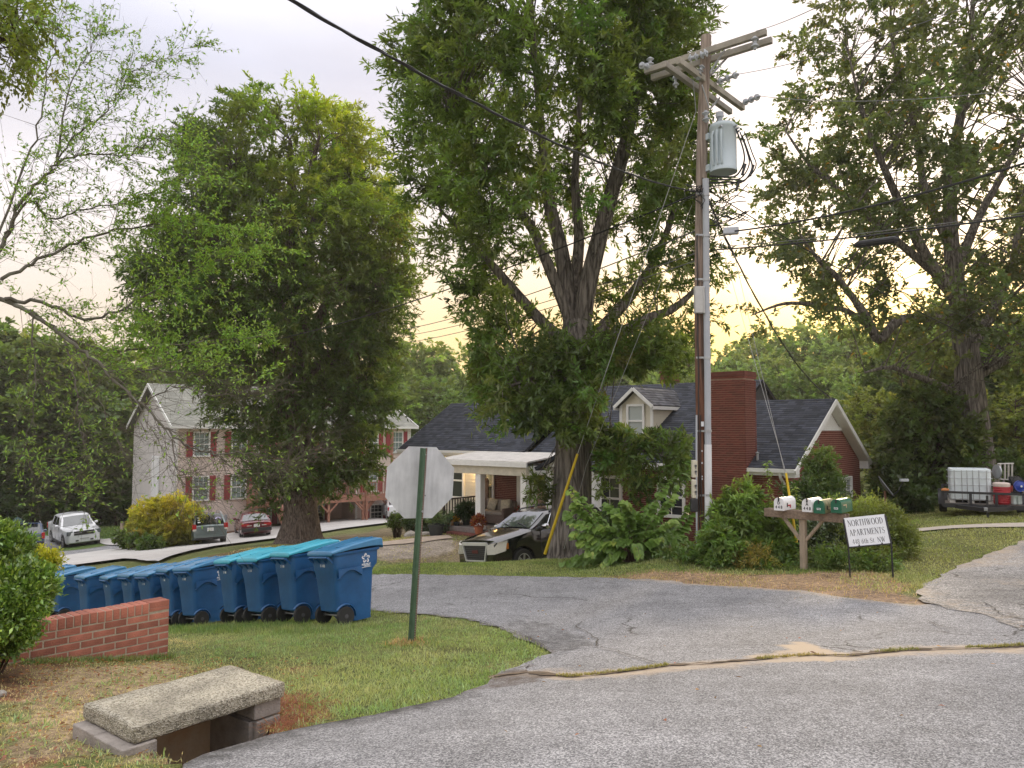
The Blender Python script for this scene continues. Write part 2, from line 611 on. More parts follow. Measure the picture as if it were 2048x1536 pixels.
def sheet(name, poly, step, off, mat, colf=None, thick=0.0):
 """A road or path: a plan outline laid over the ground, cut finely enough to follow it."""
 bm = bmesh.new()
 vs = [bm.verts.new((x, y, 0)) for x, y in poly]
 bm.faces.new(vs)
 bmesh.ops.triangulate(bm, faces=bm.faces[:])
 xs, ys = [p[0] for p in poly], [p[1] for p in poly]
 for ax, lo, hi in ((0, min(xs), max(xs)), (1, min(ys), max(ys))):
  k = lo + step
  while k < hi:
   co = (k, 0, 0) if ax == 0 else (0, k, 0)
   no = (1, 0, 0) if ax == 0 else (0, 1, 0)
   bmesh.ops.bisect_plane(bm, geom=bm.verts[:] + bm.edges[:] + bm.faces[:], plane_co=co, plane_no=no, dist=1e-4)
   k += step
 bm.normal_update()
 for f in bm.faces:
  if f.normal.z < 0:
   f.normal_flip()
 xy = np.array([(v.co.x, v.co.y) for v in bm.verts])
 z = hh(xy) + off
 for v, zz in zip(bm.verts, z):
  v.co.z = zz
 me = bpy.data.meshes.new(name)
 bm.to_mesh(me)
 bm.free()
 if colf is not None:
  xy = np.array([(v.co.x, v.co.y) for v in me.vertices])
  a = me.attributes.new('Col', 'FLOAT_COLOR', 'POINT')
  c4 = np.ones((len(xy), 4), np.float32)
  c4[:, :3] = colf(xy)
  a.data.foreach_set('color', c4.ravel())
 me.polygons.foreach_set('use_smooth', [True] * len(me.polygons))
 me.materials.append(mat)
 return link(name, me, kind='structure')
def groundmat():
 m, nt, out = newmat('soil and turf')
 N, L = nt.nodes, nt.links
 b = N.new('ShaderNodeBsdfPrincipled')
 b.inputs['Roughness'].default_value = 0.95
 b.inputs['Specular IOR Level'].default_value = 0.15
 L.new(b.outputs[0], out.inputs[0])
 at = N.new('ShaderNodeAttribute')
 at.attribute_name = 'Col'
 t = N.new('ShaderNodeTexCoord')
 col = at.outputs['Color']
 for sc, lo, hi, lac in ((1.3, 0.75, 1.3, 2), (14, 0.6, 1.45, 3), (70, 0.55, 1.5, 3)):
  nz = N.new('ShaderNodeTexNoise')
  nz.inputs['Scale'].default_value = sc
  nz.inputs['Detail'].default_value = lac
  L.new(t.outputs['Object'], nz.inputs['Vector'])
  mr = N.new('ShaderNodeMapRange')
  mr.inputs[1].default_value, mr.inputs[2].default_value = 0.3, 0.7
  mr.inputs[3].default_value, mr.inputs[4].default_value = lo, hi
  L.new(nz.outputs[0], mr.inputs[0])
  s = N.new('ShaderNodeVectorMath')
  s.operation = 'SCALE'
  L.new(col, s.inputs[0])
  L.new(mr.outputs[0], s.inputs['Scale'])
  col = s.outputs[0]
 L.new(col, b.inputs['Base Color'])
 bp = N.new('ShaderNodeBump')
 bp.inputs['Strength'].default_value = 0.7
 bp.inputs['Distance'].default_value = 0.04
 L.new(nz.outputs[0], bp.inputs['Height'])
 L.new(bp.outputs[0], b.inputs['Normal'])
 return m
SEAM = gpoly([(975, 1362), (1060, 1352), (1145, 1362), (1240, 1352), (1340, 1338), (1420, 1334), (1520, 1326), (1620, 1318), (1700, 1319), (1800, 1308), (1900, 1304), (1990, 1302), (2048, 1298)])
ISLE_R = gpoly([(760, 1225), (850, 1231), (930, 1240), (985, 1256), (1040, 1275), (1080, 1295), (1100, 1310)])
ISLE_B = gpoly([(1060, 1335), (1000, 1352), (970, 1375), (900, 1402), (760, 1436), (640, 1458), (590, 1466), (500, 1492), (420, 1514), (350, 1540)])
FAR_EDGE = gpoly([(760, 1150), (880, 1151), (1000, 1153), (1150, 1156), (1300, 1160), (1400, 1170), (1500, 1177), (1600, 1184), (1720, 1200), (1830, 1212)])
LANE_LEFT = [(-2.15, 11.75), (-5.2, 14.35), (-10.4, 18.9), (-17, 25.5)]
LANE_FAR_LEFT = [(-2.75, 16.0), (-6.0, 19.0), (-9.5, 22.5), (-14.5, 28.5)]
ROAD = ISLE_B[::-1] + SEAM[1:] + [(14, 6.9), (14, -6), (-1.2, -6), (-1.0, 2.5)]
FE = [G(760, 1150)]
LANE = ISLE_R[::-1] + LANE_LEFT + LANE_FAR_LEFT[::-1] + FAR_EDGE + [(9.5, 9.0), (14, 8.3), (14, 6.8)] + SEAM[::-1][0:] + []
DRIVE = gpoly([(1826, 1188), (1862, 1165), (1900, 1143), (1945, 1122), (1990, 1106), (2048, 1082)]) + [(13, 16.2), (24, 18.5), (24, 9.0), (14, 8.0), (9.0, 8.2)] + gpoly([(2040, 1262), (1960, 1232), (1900, 1222), (1850, 1208)])
CONC = gpoly([(250, 1122), (95, 1142), (92, 1120), (210, 1104), (330, 1093), (372, 1086), (475, 1067), (560, 1055), (650, 1044), (735, 1036)]) + [(-8.2, 53.0), (-4.0, 55.0), (-5, 49), (-9.8, 45.0), (-12.2, 40.5), (-13.8, 36.0), (-13.0, 30.5), (-12.2, 27.0)]
LOT = gpoly([(-20, 1122), (95, 1130), (215, 1108), (332, 1094), (240, 1083), (195, 1079), (150, 1077), (90, 1074), (20, 1074), (-30, 1080)])
WALK = gpoly([(192, 1085), (236, 1079), (330, 1093), (262, 1102)])
PATH = [(-7.6, 25.6), (-5.2, 25.3), (-3.6, 26.4), (-2.3, 27.4), (-2.0, 26.5), (-3.2, 25.2), (-5.2, 23.7), (-7.6, 24.2)]
RWALK = gpoly([(1830, 1060), (1900, 1054), (1980, 1050), (2048, 1048)]) + [(20, 18.3), (20, 17.7)] + gpoly([(2048, 1056), (1980, 1057), (1900, 1060), (1836, 1066)])
ZS = -0.045
SLAB = [PZ(178, 1400, ZS), PZ(257, 1463, ZS), PZ(549, 1366, ZS), PZ(481, 1326, ZS)]
CLAY, STRAW, TURF, DRY = (0.24, 0.12, 0.07), (0.30, 0.22, 0.13), (0.11, 0.14, 0.04), (0.24, 0.20, 0.10)
ZONES = [  # later ones lie over earlier ones: (outline, colour, edge softness as noise)
 ([(-70, 40), (-70, 75), (-20, 75), (-22, 48), (-30, 38)], (0.07, 0.125, 0.03)),
 (gpoly([(640, 1078), (700, 1068), (800, 1054), (880, 1052), (915, 1060), (1100, 1060), (1100, 1122), (930, 1124), (770, 1124), (560, 1108), (470, 1104)]), (0.22, 0.17, 0.11)),
 (gpoly([(700, 1098), (850, 1072), (905, 1080), (905, 1108), (820, 1120), (770, 1118), (720, 1108)]), (0.30, 0.255, 0.21)),
 ([(-3.2, 15.9), (-3.0, 18.0), (1.0, 18.2), (3.4, 17.4), (4.2, 14.0), (2.2, 13.2), (-1.0, 15.0)], (0.10, 0.13, 0.04)),
 (gpoly([(400, 1118), (470, 1101), (545, 1086), (660, 1080), (700, 1085), (640, 1102), (560, 1112)]), (0.13, 0.085, 0.05)),
 (gpoly([(1110, 1160), (1300, 1142), (1480, 1150), (1600, 1146), (1760, 1142), (1836, 1178), (1830, 1214), (1600, 1186), (1300, 1163)]), (0.34, 0.225, 0.145)),
 (gpoly([(1560, 1180), (1700, 1172), (1850, 1190), (1900, 1215), (1820, 1216), (1700, 1200)]), (0.30, 0.21, 0.14)),
 (gpoly([(1840, 1120), (1880, 1060), (2048, 1056), (2048, 1078), (1900, 1140), (1830, 1180), (1790, 1160)]), (0.15, 0.145, 0.055)),
 (gpoly([(0, 1345), (340, 1325), (420, 1400), (200, 1420), (300, 1536), (0, 1536)]), (0.34, 0.245, 0.155)),
 (gpoly([(30, 1320), (110, 1320), (130, 1365), (30, 1400), (0, 1380)]), (0.18, 0.10, 0.055)),
 (gpoly([(545, 1385), (620, 1380), (640, 1440), (590, 1470), (520, 1490), (510, 1440)]), (0.20, 0.105, 0.055)),
 ([(-21.0, 40.5), (-22.8, 46.0), (-20.0, 46.5), (-16.0, 43.6), (-16.5, 41.6)], (0.13, 0.05, 0.025)),
 ([(-18, 47.5), (-7, 56.0), (-8, 57.5), (-20, 49)], (0.15, 0.065, 0.035)),
]
def vnoise(xy, s, seed=0):
 """cheap smooth value noise for outlines of patches"""
 q = xy / s + seed * 17.3
 i = np.floor(q).astype(int)
 f = q - i
 f = f * f * (3 - 2 * f)
 def r(a, b):
  x = np.sin(a * 127.1 + b * 311.7 + seed * 7.7) * 43758.5453
  return x - np.floor(x)
 return (r(i[:, 0], i[:, 1]) * (1 - f[:, 0]) + r(i[:, 0] + 1, i[:, 1]) * f[:, 0]) * (1 - f[:, 1]) + \
           (r(i[:, 0], i[:, 1] + 1) * (1 - f[:, 0]) + r(i[:, 0] + 1, i[:, 1] + 1) * f[:, 0]) * f[:, 1]
def groundcol(xy):
 w = xy + np.stack([vnoise(xy, 0.5, 1) - 0.5, vnoise(xy, 0.5, 2) - 0.5], 1) * 0.5
 c = np.empty((len(xy), 3))
 c[:] = TURF
 mixn = vnoise(xy, 1.1, 3)[:, None]
 c = c * (1 - 0.5 * mixn) + np.array(DRY) * 0.5 * mixn
 for poly, colr in ZONES:
  k = inpoly(poly, w)
  g = 0.25 + 0.2 * vnoise(xy[k], 0.7, 5)[:, None] if k.any() else 0
  c[k] = np.array(colr) * (1 - g * 0.35) + c[k] * g * 0.35
 patch = (vnoise(xy, 0.35, 8) > 0.80) & (xy[:, 0] < -1) & (xy[:, 1] < 7.5)
 c[patch] = CLAY
 return c
def axis_steps(lo, hi, fine_lo, fine_hi, f):
 a = list(np.arange(fine_lo, fine_hi + 1e-6, f))
 s = f
 x = fine_hi
 while x < hi:
  s *= 1.22
  x += s
  a.append(x)
 s = f
 x = fine_lo
 pre = []
 while x > lo:
  s *= 1.22
  x -= s
  pre.append(x)
 return np.array(pre[::-1] + a)
PIT = [(p.x, p.y) for p in SLAB]
_pc = np.mean(PIT, 0)
_e = np.array(PIT)
_long = norm((_e[2] - _e[1])[None])[0]
_front = np.array([_long[1], -_long[0]])
if _front @ (np.array([0, 0]) - _pc) < 0:
 _front = -_front
PIT = [tuple(_e[0] + _long * 0.10 + 0.1 * _front), tuple(_e[1] + _long * 0.02 + 0.62 * _front), tuple(_e[2] - _long * 0.24 + 0.34 * _front), tuple(_e[3] - _long * 0.10 + 0.1 * _front)]
gx = axis_steps(-420, 420, -9, 13, 0.14)
gy = axis_steps(-60, 700, 3.0, 22, 0.14)
XX, YY = np.meshgrid(gx, gy)
GXY = np.stack([XX.ravel(), YY.ravel()], 1)
GZ = hh(GXY)
far = np.hypot(GXY[:, 0], GXY[:, 1])
GZ = np.where(far > 150, GZ * np.clip((330 - far) / 180, 0, 1) + (-5) * np.clip((far - 150) / 180, 0, 1), GZ)
pit_in = inpoly(PIT, GXY)
GZ[pit_in] -= 0.75
nx, ny = len(gx), len(gy)
idx = np.arange(nx * ny).reshape(ny, nx)
F4 = np.stack([idx[:-1, :-1], idx[:-1, 1:], idx[1:, 1:], idx[1:, :-1]], -1).reshape(-1, 4)
gme = raw_mesh('ground', np.column_stack([GXY, GZ]), F4, groundcol(GXY), groundmat())
gme.polygons.foreach_set('use_smooth', [True] * len(gme.polygons))
link('ground', gme, kind='structure')
def asphalt(name, c, speck, stain_attr=True, crack_scale=0.0, crack_w=0.02, wear=0.25):
 m, nt, out = newmat(name)
 N, L = nt.nodes, nt.links
 b = N.new('ShaderNodeBsdfPrincipled')
 b.inputs['Roughness'].default_value = 0.82
 b.inputs['Specular IOR Level'].default_value = 0.35
 L.new(b.outputs[0], out.inputs[0])
 t = N.new('ShaderNodeTexCoord')
 v = N.new('ShaderNodeTexVoronoi')
 v.inputs['Scale'].default_value = speck
 L.new(t.outputs['Object'], v.inputs['Vector'])
 sepc = N.new('ShaderNodeSeparateColor')
 L.new(v.outputs['Color'], sepc.inputs[0])
 rp = N.new('ShaderNodeValToRGB')
 e = rp.color_ramp.elements
 e[0].position, e[1].position = 0.0, 1.0
 e[0].color = (c[0] * 0.36, c[1] * 0.36, c[2] * 0.38, 1)
 e[1].color = (min(1, c[0] * 2.0), min(1, c[1] * 1.98), min(1, c[2] * 1.95), 1)
 k = rp.color_ramp.elements.new(0.45)
 k.color = (c[0] * 0.85, c[1] * 0.85, c[2] * 0.86, 1)
 L.new(sepc.outputs[0], rp.inputs[0])
 col = rp.outputs[0]
 for sc, lo, hi, st in ((0.35, 1 - wear, 1 + wear, (1, 1, 1)), (2.2, 0.86, 1.12, (1, 1, 1)), (9, 0.88, 1.1, (1, 1, 1))):
  mp = N.new('ShaderNodeMapping')
  mp.inputs['Scale'].default_value = st
  L.new(t.outputs['Object'], mp.inputs[0])
  nz = N.new('ShaderNodeTexNoise')
  nz.inputs['Scale'].default_value = sc
  nz.inputs['Detail'].default_value = 4
  L.new(mp.outputs[0], nz.inputs['Vector'])
  mr = N.new('ShaderNodeMapRange')
  mr.inputs[1].default_value, mr.inputs[2].default_value = 0.32, 0.68
  mr.inputs[3].default_value, mr.inputs[4].default_value = lo, hi
  L.new(nz.outputs[0], mr.inputs[0])
  s = N.new('ShaderNodeVectorMath')
  s.operation = 'SCALE'
  L.new(col, s.inputs[0])
  L.new(mr.outputs[0], s.inputs['Scale'])
  col = s.outputs[0]
 hgt = sepc.outputs[0]
 if crack_scale:
  wn_ = N.new('ShaderNodeTexNoise')
  wn_.inputs['Scale'].default_value = 1.7
  wn_.inputs['Detail'].default_value = 6
  L.new(t.outputs['Object'], wn_.inputs['Vector'])
  wa = N.new('ShaderNodeVectorMath')
  wa.operation = 'MULTIPLY_ADD'
  L.new(wn_.outputs['Color'], wa.inputs[0])
  wa.inputs[1].default_value = (0.9, 0.9, 0)
  L.new(t.outputs['Object'], wa.inputs[2])
  vc = N.new('ShaderNodeTexVoronoi')
  vc.feature = 'DISTANCE_TO_EDGE'
  vc.inputs['Scale'].default_value = crack_scale
  L.new(wa.outputs[0], vc.inputs['Vector'])
  lt = N.new('ShaderNodeMapRange')
  lt.inputs[1].default_value, lt.inputs[2].default_value = 0.0, crack_w
  lt.inputs[3].default_value, lt.inputs[4].default_value = 1.0, 0.0
  L.new(vc.outputs['Distance'], lt.inputs[0])
  gate = N.new('ShaderNodeTexNoise')
  gate.inputs['Scale'].default_value = 0.6
  L.new(t.outputs['Object'], gate.inputs['Vector'])
  gm = N.new('ShaderNodeMapRange')
  gm.inputs[1].default_value, gm.inputs[2].default_value = 0.48, 0.6
  L.new(gate.outputs[0], gm.inputs[0])
  mu_ = N.new('ShaderNodeMath')
  mu_.operation = 'MULTIPLY'
  L.new(lt.outputs[0], mu_.inputs[0])
  L.new(gm.outputs[0], mu_.inputs[1])
  mxc = N.new('ShaderNodeMix')
  mxc.data_type = 'RGBA'
  L.new(mu_.outputs[0], mxc.inputs['Factor'])
  L.new(col, mxc.inputs['A'])
  mxc.inputs['B'].default_value = (0.035, 0.03, 0.025, 1)
  col = mxc.outputs['Result']
 if stain_attr:      # washed-out sand and soil where it has drifted on the surface; r = sand, g = dark soil
  at = N.new('ShaderNodeAttribute')
  at.attribute_name = 'Col'
  sa = N.new('ShaderNodeSeparateColor')
  L.new(at.outputs['Color'], sa.inputs[0])
  gn = N.new('ShaderNodeTexNoise')
  gn.inputs['Scale'].default_value = 7
  gn.inputs['Detail'].default_value = 7
  gn.inputs['Roughness'].default_value = 0.75
  L.new(t.outputs['Object'], gn.inputs['Vector'])
  for ch, colr in ((0, (0.46, 0.36, 0.26)), (1, (0.085, 0.06, 0.045)), (2, (0.045, 0.043, 0.042))):
   ad = N.new('ShaderNodeMath')
   ad.operation = 'ADD'
   L.new(sa.outputs[ch], ad.inputs[0])
   L.new(gn.outputs[0], ad.inputs[1])
   mr = N.new('ShaderNodeMapRange')
   mr.inputs[1].default_value, mr.inputs[2].default_value = 0.80, 1.22
   L.new(ad.outputs[0], mr.inputs[0])
   mxs = N.new('ShaderNodeMix')
   mxs.data_type = 'RGBA'
   L.new(mr.outputs[0], mxs.inputs['Factor'])
   L.new(col, mxs.inputs['A'])
   mxs.inputs['B'].default_value = (*colr, 1)
   col = mxs.outputs['Result']
 L.new(col, b.inputs['Base Color'])
 bp = N.new('ShaderNodeBump')
 bp.inputs['Strength'].default_value = 0.55
 bp.inputs['Distance'].default_value = 0.006
 L.new(hgt, bp.inputs['Height'])
 L.new(bp.outputs[0], b.inputs['Normal'])
 return m
FLARE = gpoly([(1590, 1288), (1640, 1296), (1720, 1316), (1690, 1332), (1600, 1334), (1540, 1330), (1480, 1318), (1560, 1308)])
FLARE2 = gpoly([(1590, 1284), (1680, 1306), (1660, 1316), (1570, 1300)])
CORNER = gpoly([(1000, 1240), (1090, 1246), (1150, 1262), (1192, 1292), (1150, 1306), (1090, 1302), (1045, 1280)])
NOTCH = gpoly([(1000, 1355), (1050, 1345), (1110, 1362), (1060, 1376), (960, 1388), (940, 1380)])
def roadcol(xy):
 c = np.zeros((len(xy), 3))
 d = distpoly(SEAM, xy)
 n = vnoise(xy, 0.6, 4)
 c[:, 0] = np.clip(0.70 * np.exp(-(d / (0.12 + 0.30 * n)) ** 2), 0, 1)
 c[:, 0] = np.maximum(c[:, 0], np.where(inpoly(FLARE, xy), 0.68, 0))
 c[:, 0] = np.maximum(c[:, 0], np.where(inpoly(FLARE2, xy), 0.9, 0))
 c[:, 1] = np.clip(0.75 * np.exp(-(d / (0.035 + 0.09 * n)) ** 2), 0, 1)
 de = np.minimum(distpoly(ISLE_R, xy), distpoly(ISLE_B, xy))
 c[:, 1] = np.maximum(c[:, 1], 0.50 * np.exp(-(de / 0.12) ** 2))
 c[:, 2] = np.where(inpoly(CORNER, xy), 0.28 + 0.25 * n, 0)
 c[:, 1] = np.maximum(c[:, 1], np.where(inpoly(NOTCH, xy), 0.55, 0))
 df = distpoly(FAR_EDGE, xy)
 c[:, 0] = np.maximum(c[:, 0], np.where(xy[:, 0] > 2.0, 0.5, 0.2) * np.exp(-(df / 0.25) ** 2))
 c[:, 2] = np.maximum(c[:, 2], np.where(xy[:, 0] < 0, 0.58 * np.exp(-(distpoly(ISLE_B[3:], xy) / 0.32) ** 2), 0))
 return c
ASPH = asphalt('asphalt near road', (0.23, 0.227, 0.23), 135, crack_scale=0.0, wear=0.15)
ASPH2 = asphalt('asphalt side street', (0.225, 0.222, 0.226), 110, crack_scale=0.45, crack_w=0.010, wear=0.16)
ASPH3 = asphalt('asphalt cracked drive', (0.25, 0.238, 0.226), 70, crack_scale=0.85, crack_w=0.035)
ASPH4 = asphalt('asphalt parking lot', (0.20, 0.20, 0.205), 30, stain_attr=False)
CONCM = M('pale drive concrete', (0.50, 0.48, 0.455), 0.85, var=0.10, scale=0.8, bump=0.2, bscale=30)
sheet('road', rough(ROAD, 0.16, 0.026), 0.13, 0.030, ASPH, roadcol)
sheet('side_street', rough(LANE, 0.18, 0.03), 0.16, 0.016, ASPH2, roadcol)
sheet('driveway', rough(DRIVE, 0.25, 0.035), 0.3, 0.022, ASPH3, lambda xy: np.column_stack([0.40 * vnoise(xy, 1.0, 6) + 0.25 * np.exp(-(distpoly(DRIVE[:6], xy) / 0.3) ** 2), 0.25 * vnoise(xy, 0.6, 9), xy[:, 0] * 0]))
sheet('concrete_drive', rough(CONC, 0.8, 0.04), 0.8, 0.12, CONCM)
sheet('parking_lot', rough(LOT, 0.8, 0.04), 0.8, 0.09, ASPH4)
sheet('sidewalk', rough(WALK, 0.8, 0.01), 0.8, 0.15, CONCM)
sheet('garden_path', rough(PATH, 0.4, 0.05), 0.5, 0.03, M('worn dirt path', (0.40, 0.32, 0.25), 0.95, var=0.2, scale=3, bump=0.4))
sheet('concrete_walk', rough(RWALK, 0.5, 0.02), 0.5, 0.035, M('aged walk concrete', (0.46, 0.40, 0.33), 0.9, var=0.14, scale=3, bump=0.2))
def strip(mb, line, w0, w1, off):
 pts = [np.array(p) for p in line]
 pp = []
 for a, b in zip(pts[:-1], pts[1:]):
  k = max(1, int(np.linalg.norm(b - a) / 0.07))
  for j in range(k):
   pp.append(a + (b - a) * j / k + RS.normal(size=2) * 0.008)
 pp.append(pts[-1])
 pp = np.array(pp)
 t = np.gradient(pp, axis=0)
 t = norm(t)
 s = np.stack([-t[:, 1], t[:, 0]], 1)
 w = RS.uniform(w0, w1, (len(pp), 1)) / 2
 a, b = pp + s * w, pp - s * w
 za, zb_ = hh(a) + off, hh(b) + off
 vs = [(*q, z) for q, z in zip(a, za)] + [(*q, z) for q, z in zip(b, zb_)]
 n = len(pp)
 mb.add(vs, [(i, i + 1, n + i + 1, n + i) for i in range(n - 1)])
soil = MB()
strip(soil, SEAM, 0.015, 0.13, 0.036)
soil.build('road_joint', M('joint soil', (0.12, 0.085, 0.055), 0.95, var=0.45, scale=9, bump=0.6), kind='structure', fix=False)
crk = MB()
for line in ([(1108, 1312), (1150, 1300), (1182, 1296), (1230, 1306), (1275, 1322), (1335, 1338)], [(1192, 1298), (1196, 1284), (1172, 1268), (1150, 1258), (1162, 1250), (1172, 1246)],
             [(1095, 1300), (1060, 1280), (1010, 1262), (960, 1246)], [(1850, 1245), (1880, 1258), (1900, 1262)], [(1862, 1190), (1920, 1196), (1990, 1196), (2048, 1197)],
             [(1970, 1210), (1990, 1222), (2005, 1236), (2048, 1244)], [(1990, 1244), (2020, 1250), (2048, 1255)], [(1730, 1186), (1790, 1192), (1846, 1204), (1880, 1216), (1915, 1222)],
             [(1640, 1190), (1700, 1188), (1735, 1194)]):
 strip(crk, gpoly(line), 0.005, 0.018, 0.034)
crk.build('pavement_crack', M('crack shadow soil', (0.075, 0.065, 0.055), 0.95, var=0.3), kind='structure', fix=False)
def place_text(body, size, origin, right, up_, mat, parent, name='lettering', extr=0.0, squeeze=1.0):
 me = text_mesh(body, size, extr)
 r_, u_ = Vector(right).normalized(), Vector(up_).normalized()
 n_ = r_.cross(u_)
 Mx = Matrix((r_ * squeeze, u_, n_)).transposed().to_4x4()
 Mx.translation = Vector(origin)
 me.transform(Mx)
 me.materials.append(mat)
 return link(name, me, parent, 'stuff')
WHITE = M('white decal', (0.78, 0.79, 0.80), 0.5, var=0.04)
BLACKP = M('black decal', (0.02, 0.02, 0.022), 0.5, var=0.05)
RUBBER = M('black rubber', (0.022, 0.022, 0.022), 0.75, var=0.2, scale=20)
STEEL = M('galvanised steel', (0.42, 0.43, 0.44), 0.45, metal=0.7, var=0.15)
BLKMETAL = M('black painted metal', (0.025, 0.025, 0.028), 0.5, var=0.2)
BINBLUE = M('blue bin plastic', (0.013, 0.092, 0.245), 0.45, var=0.26, scale=2.2, bump=0.05, bscale=90, world_var=False)
LIDBLUE = M('blue lid plastic', (0.045, 0.20, 0.38), 0.26, var=0.10, scale=4)
LIDCYAN = M('faded turquoise lid plastic', (0.055, 0.40, 0.53), 0.35, var=0.10, scale=4)
HUB = M('grey hub plastic', (0.07, 0.07, 0.075), 0.6)
def rrect(x0, x1, y0, y1, r, z, k=4):
 pts = []
 for cx, cy, a0 in ((x1 - r, y1 - r, 0), (x0 + r, y1 - r, 90), (x0 + r, y0 + r, 180), (x1 - r, y0 + r, 270)):
  for j in range(k + 1):
   a = R(a0 + 90 * j / k)
   pts.append((cx + r * math.cos(a), cy + r * math.sin(a), z))
 return pts
def make_bin(lidmat):
 t = thing('recycling_bin', 'blue wheeled recycling bin', 'recycling bin')
 b = MB()
 S = [(0.03, 0.222, 0.27, 0.60, 0.06), (0.15, 0.228, 0.16, 0.605, 0.06), (0.21, 0.232, 0.022, 0.61, 0.06), (0.30, 0.238, 0.018, 0.62, 0.06), (0.70, 0.262, 0.0, 0.655, 0.06), (0.735, 0.268, -0.005, 0.665, 0.06),
         (0.80, 0.293, -0.012, 0.725, 0.07), (0.86, 0.298, -0.015, 0.735, 0.07), (1.02, 0.302, -0.02, 0.745, 0.07)]
 b.loft([rrect(-w, w, y0, y1, r, z) for z, w, y0, y1, r in S])
 b.loft([rrect(-0.315, 0.315, -0.035, 0.765, 0.07, 0.995), rrect(-0.322, 0.322, -0.04, 0.772, 0.07, 1.01), rrect(-0.322, 0.322, -0.04, 0.772, 0.07, 1.035)])
 for s in (-1, 1):      # half-moon shoulder over the wheel side, wheel arch and back corner ribs
  n = 12
  outer = [(s * 0.302, 0.03 + 0.40 * k / n, 0.665 + 0.105 * math.sin(math.pi * k / n)) for k in range(n + 1)]
  inner = [(s * 0.255, p[1], p[2] - 0.0) for p in outer]
  base = [(s * 0.302, p[1], 0.80) for p in outer]
  bi = [(s * 0.25, p[1], 0.80) for p in outer]
  b.loft([outer, inner], closed=False, caps=False)
  b.loft([outer, base], closed=False, caps=False)
  b.loft([base, bi], closed=False, caps=False)
  arch = [(0.115 + 0.165 * math.cos(a), 0.135 + 0.165 * math.sin(a)) for a in np.linspace(R(-8), R(140), 10)]
  b.loft([[(s * 0.243, y, z) for y, z in arch], [(s * 0.29, y, z) for y, z in arch]], closed=False, caps=False)
  a2 = [(0.115 + 0.182 * math.cos(a), 0.135 + 0.182 * math.sin(a)) for a in np.linspace(R(-8), R(140), 10)]
  b.loft([[(s * 0.29, y, z) for y, z in arch], [(s * 0.27, y, z) for y, z in a2]], closed=False, caps=False)
 b.build('body', BINBLUE, t, 40)
 ld = MB()
 secs = []
 for y, z, w in ((-0.075, 1.035, 0.30), (-0.06, 1.062, 0.318), (0.02, 1.075, 0.326), (0.30, 1.092, 0.33), (0.60, 1.094, 0.33), (0.76, 1.082, 0.328), (0.80, 1.066, 0.322), (0.805, 1.035, 0.32)):
  z += 0.085 * max(0.0, y) / 0.8
  secs.append([(-w, y, z - 0.035 - 0.085 * max(0.0, y) / 0.8 * 0.9), (-w, y, z - 0.008), (-w * 0.93, y, z + 0.004), (-w * 0.5, y, z + 0.014), (0, y, z + 0.017), (w * 0.5, y, z + 0.014), (w * 0.93, y, z + 0.004), (w, y, z - 0.008), (w, y, z - 0.035 - 0.085 * max(0.0, y) / 0.8 * 0.9)])
 ld.loft(secs)
 ld.box((0, 0.80, 1.14), (0.14, 0.05, 0.03))
 for s in (-1, 1):
  ld.beam((s * 0.18, 0.10, 1.11), (s * 0.18, 0.72, 1.183), 0.05, 0.014)
 bevel(ld.build('lid', lidmat, t, 40), 0.006, 1)
 hd = MB()
 hd.tube([(-0.22, -0.085, 0.985), (0.22, -0.085, 0.985)], 0.015, 8)
 for s in (-0.24, -0.08, 0.08, 0.24):
  hd.beam((s, -0.01, 0.90), (s, -0.085, 0.985), 0.018, 0.03)
 hd.build('handle', BINBLUE, t)
 ax = MB()
 ax.cyl((-0.27, 0.115, 0.135), (0.27, 0.115, 0.135), 0.012, n=8)
 ax.build('axle', STEEL, t)
 for s in (-1, 1):
  w = MB()
  w.lathe([(0.10, -0.028), (0.128, -0.028), (0.136, -0.016), (0.136, 0.016), (0.128, 0.028), (0.10, 0.028)], (s * 0.27, 0.115, 0.135), 'X', 20)
  wo_ = w.build('wheel', RUBBER, t)
  hb = MB()
  hb.lathe([(0.03, -0.03), (0.03, 0.034), (0.012, 0.036)], (s * 0.27, 0.115, 0.135), 'X', 10)
  for k in range(6):
   a = k * math.pi / 3
   hb.beam((s * 0.272, 0.115 + 0.025 * math.cos(a), 0.135 + 0.025 * math.sin(a)), (s * 0.272, 0.115 + 0.105 * math.cos(a), 0.135 + 0.105 * math.sin(a)), 0.05, 0.02)
  hb.build('hub', HUB, wo_)
 lg = MB()
 nn = 80
 for rr, ww in ((1.0, 0.0075),):
  a_ = [2 * math.pi * k / nn for k in range(nn)]
  rad = [0.047 + 0.017 * math.cos(5 * a) for a in a_]
  ctr = [Vector((0.3035, 0.50 + r * math.sin(a), 0.90 + r * math.cos(a))) for r, a in zip(rad, a_)]
  for k in range(nn):
   if k % 16 in (4, 5):
    continue
   p, q = ctr[k], ctr[(k + 1) % nn]
   d = (q - p).normalized()
   s_ = Vector((0, -d.z, d.y)) * 0.0095
   lg.add([p - s_, q - s_, q + s_, p + s_], [(0, 1, 2, 3)])
 lg.box((0.3035, 0.50, 0.772), (0.001, 0.16, 0.006))
 lg.build('logo', WHITE, t, 0, kind='stuff')
 place_text('REPUBLIC', 0.036, (0.3038, 0.50, 0.812), (0, 1, 0), (0, 0, 1), WHITE, t, squeeze=1.0)
 place_text('SERVICES', 0.024, (0.3038, 0.51, 0.788), (0, 1, 0), (0, 0, 1), WHITE, t)
 return t
BIN_U = [(683, 0), (597, 0), (533, 0), (480, 0), (401, 0), (355, 0), (316, 0), (278, 0), (236, 0), (188, 0), (131, 0), (92, 0)]
ORD = ['first', 'second', 'third', 'fourth', 'fifth', 'sixth', 'seventh', 'eighth', 'ninth', 'tenth', 'eleventh', 'twelfth']
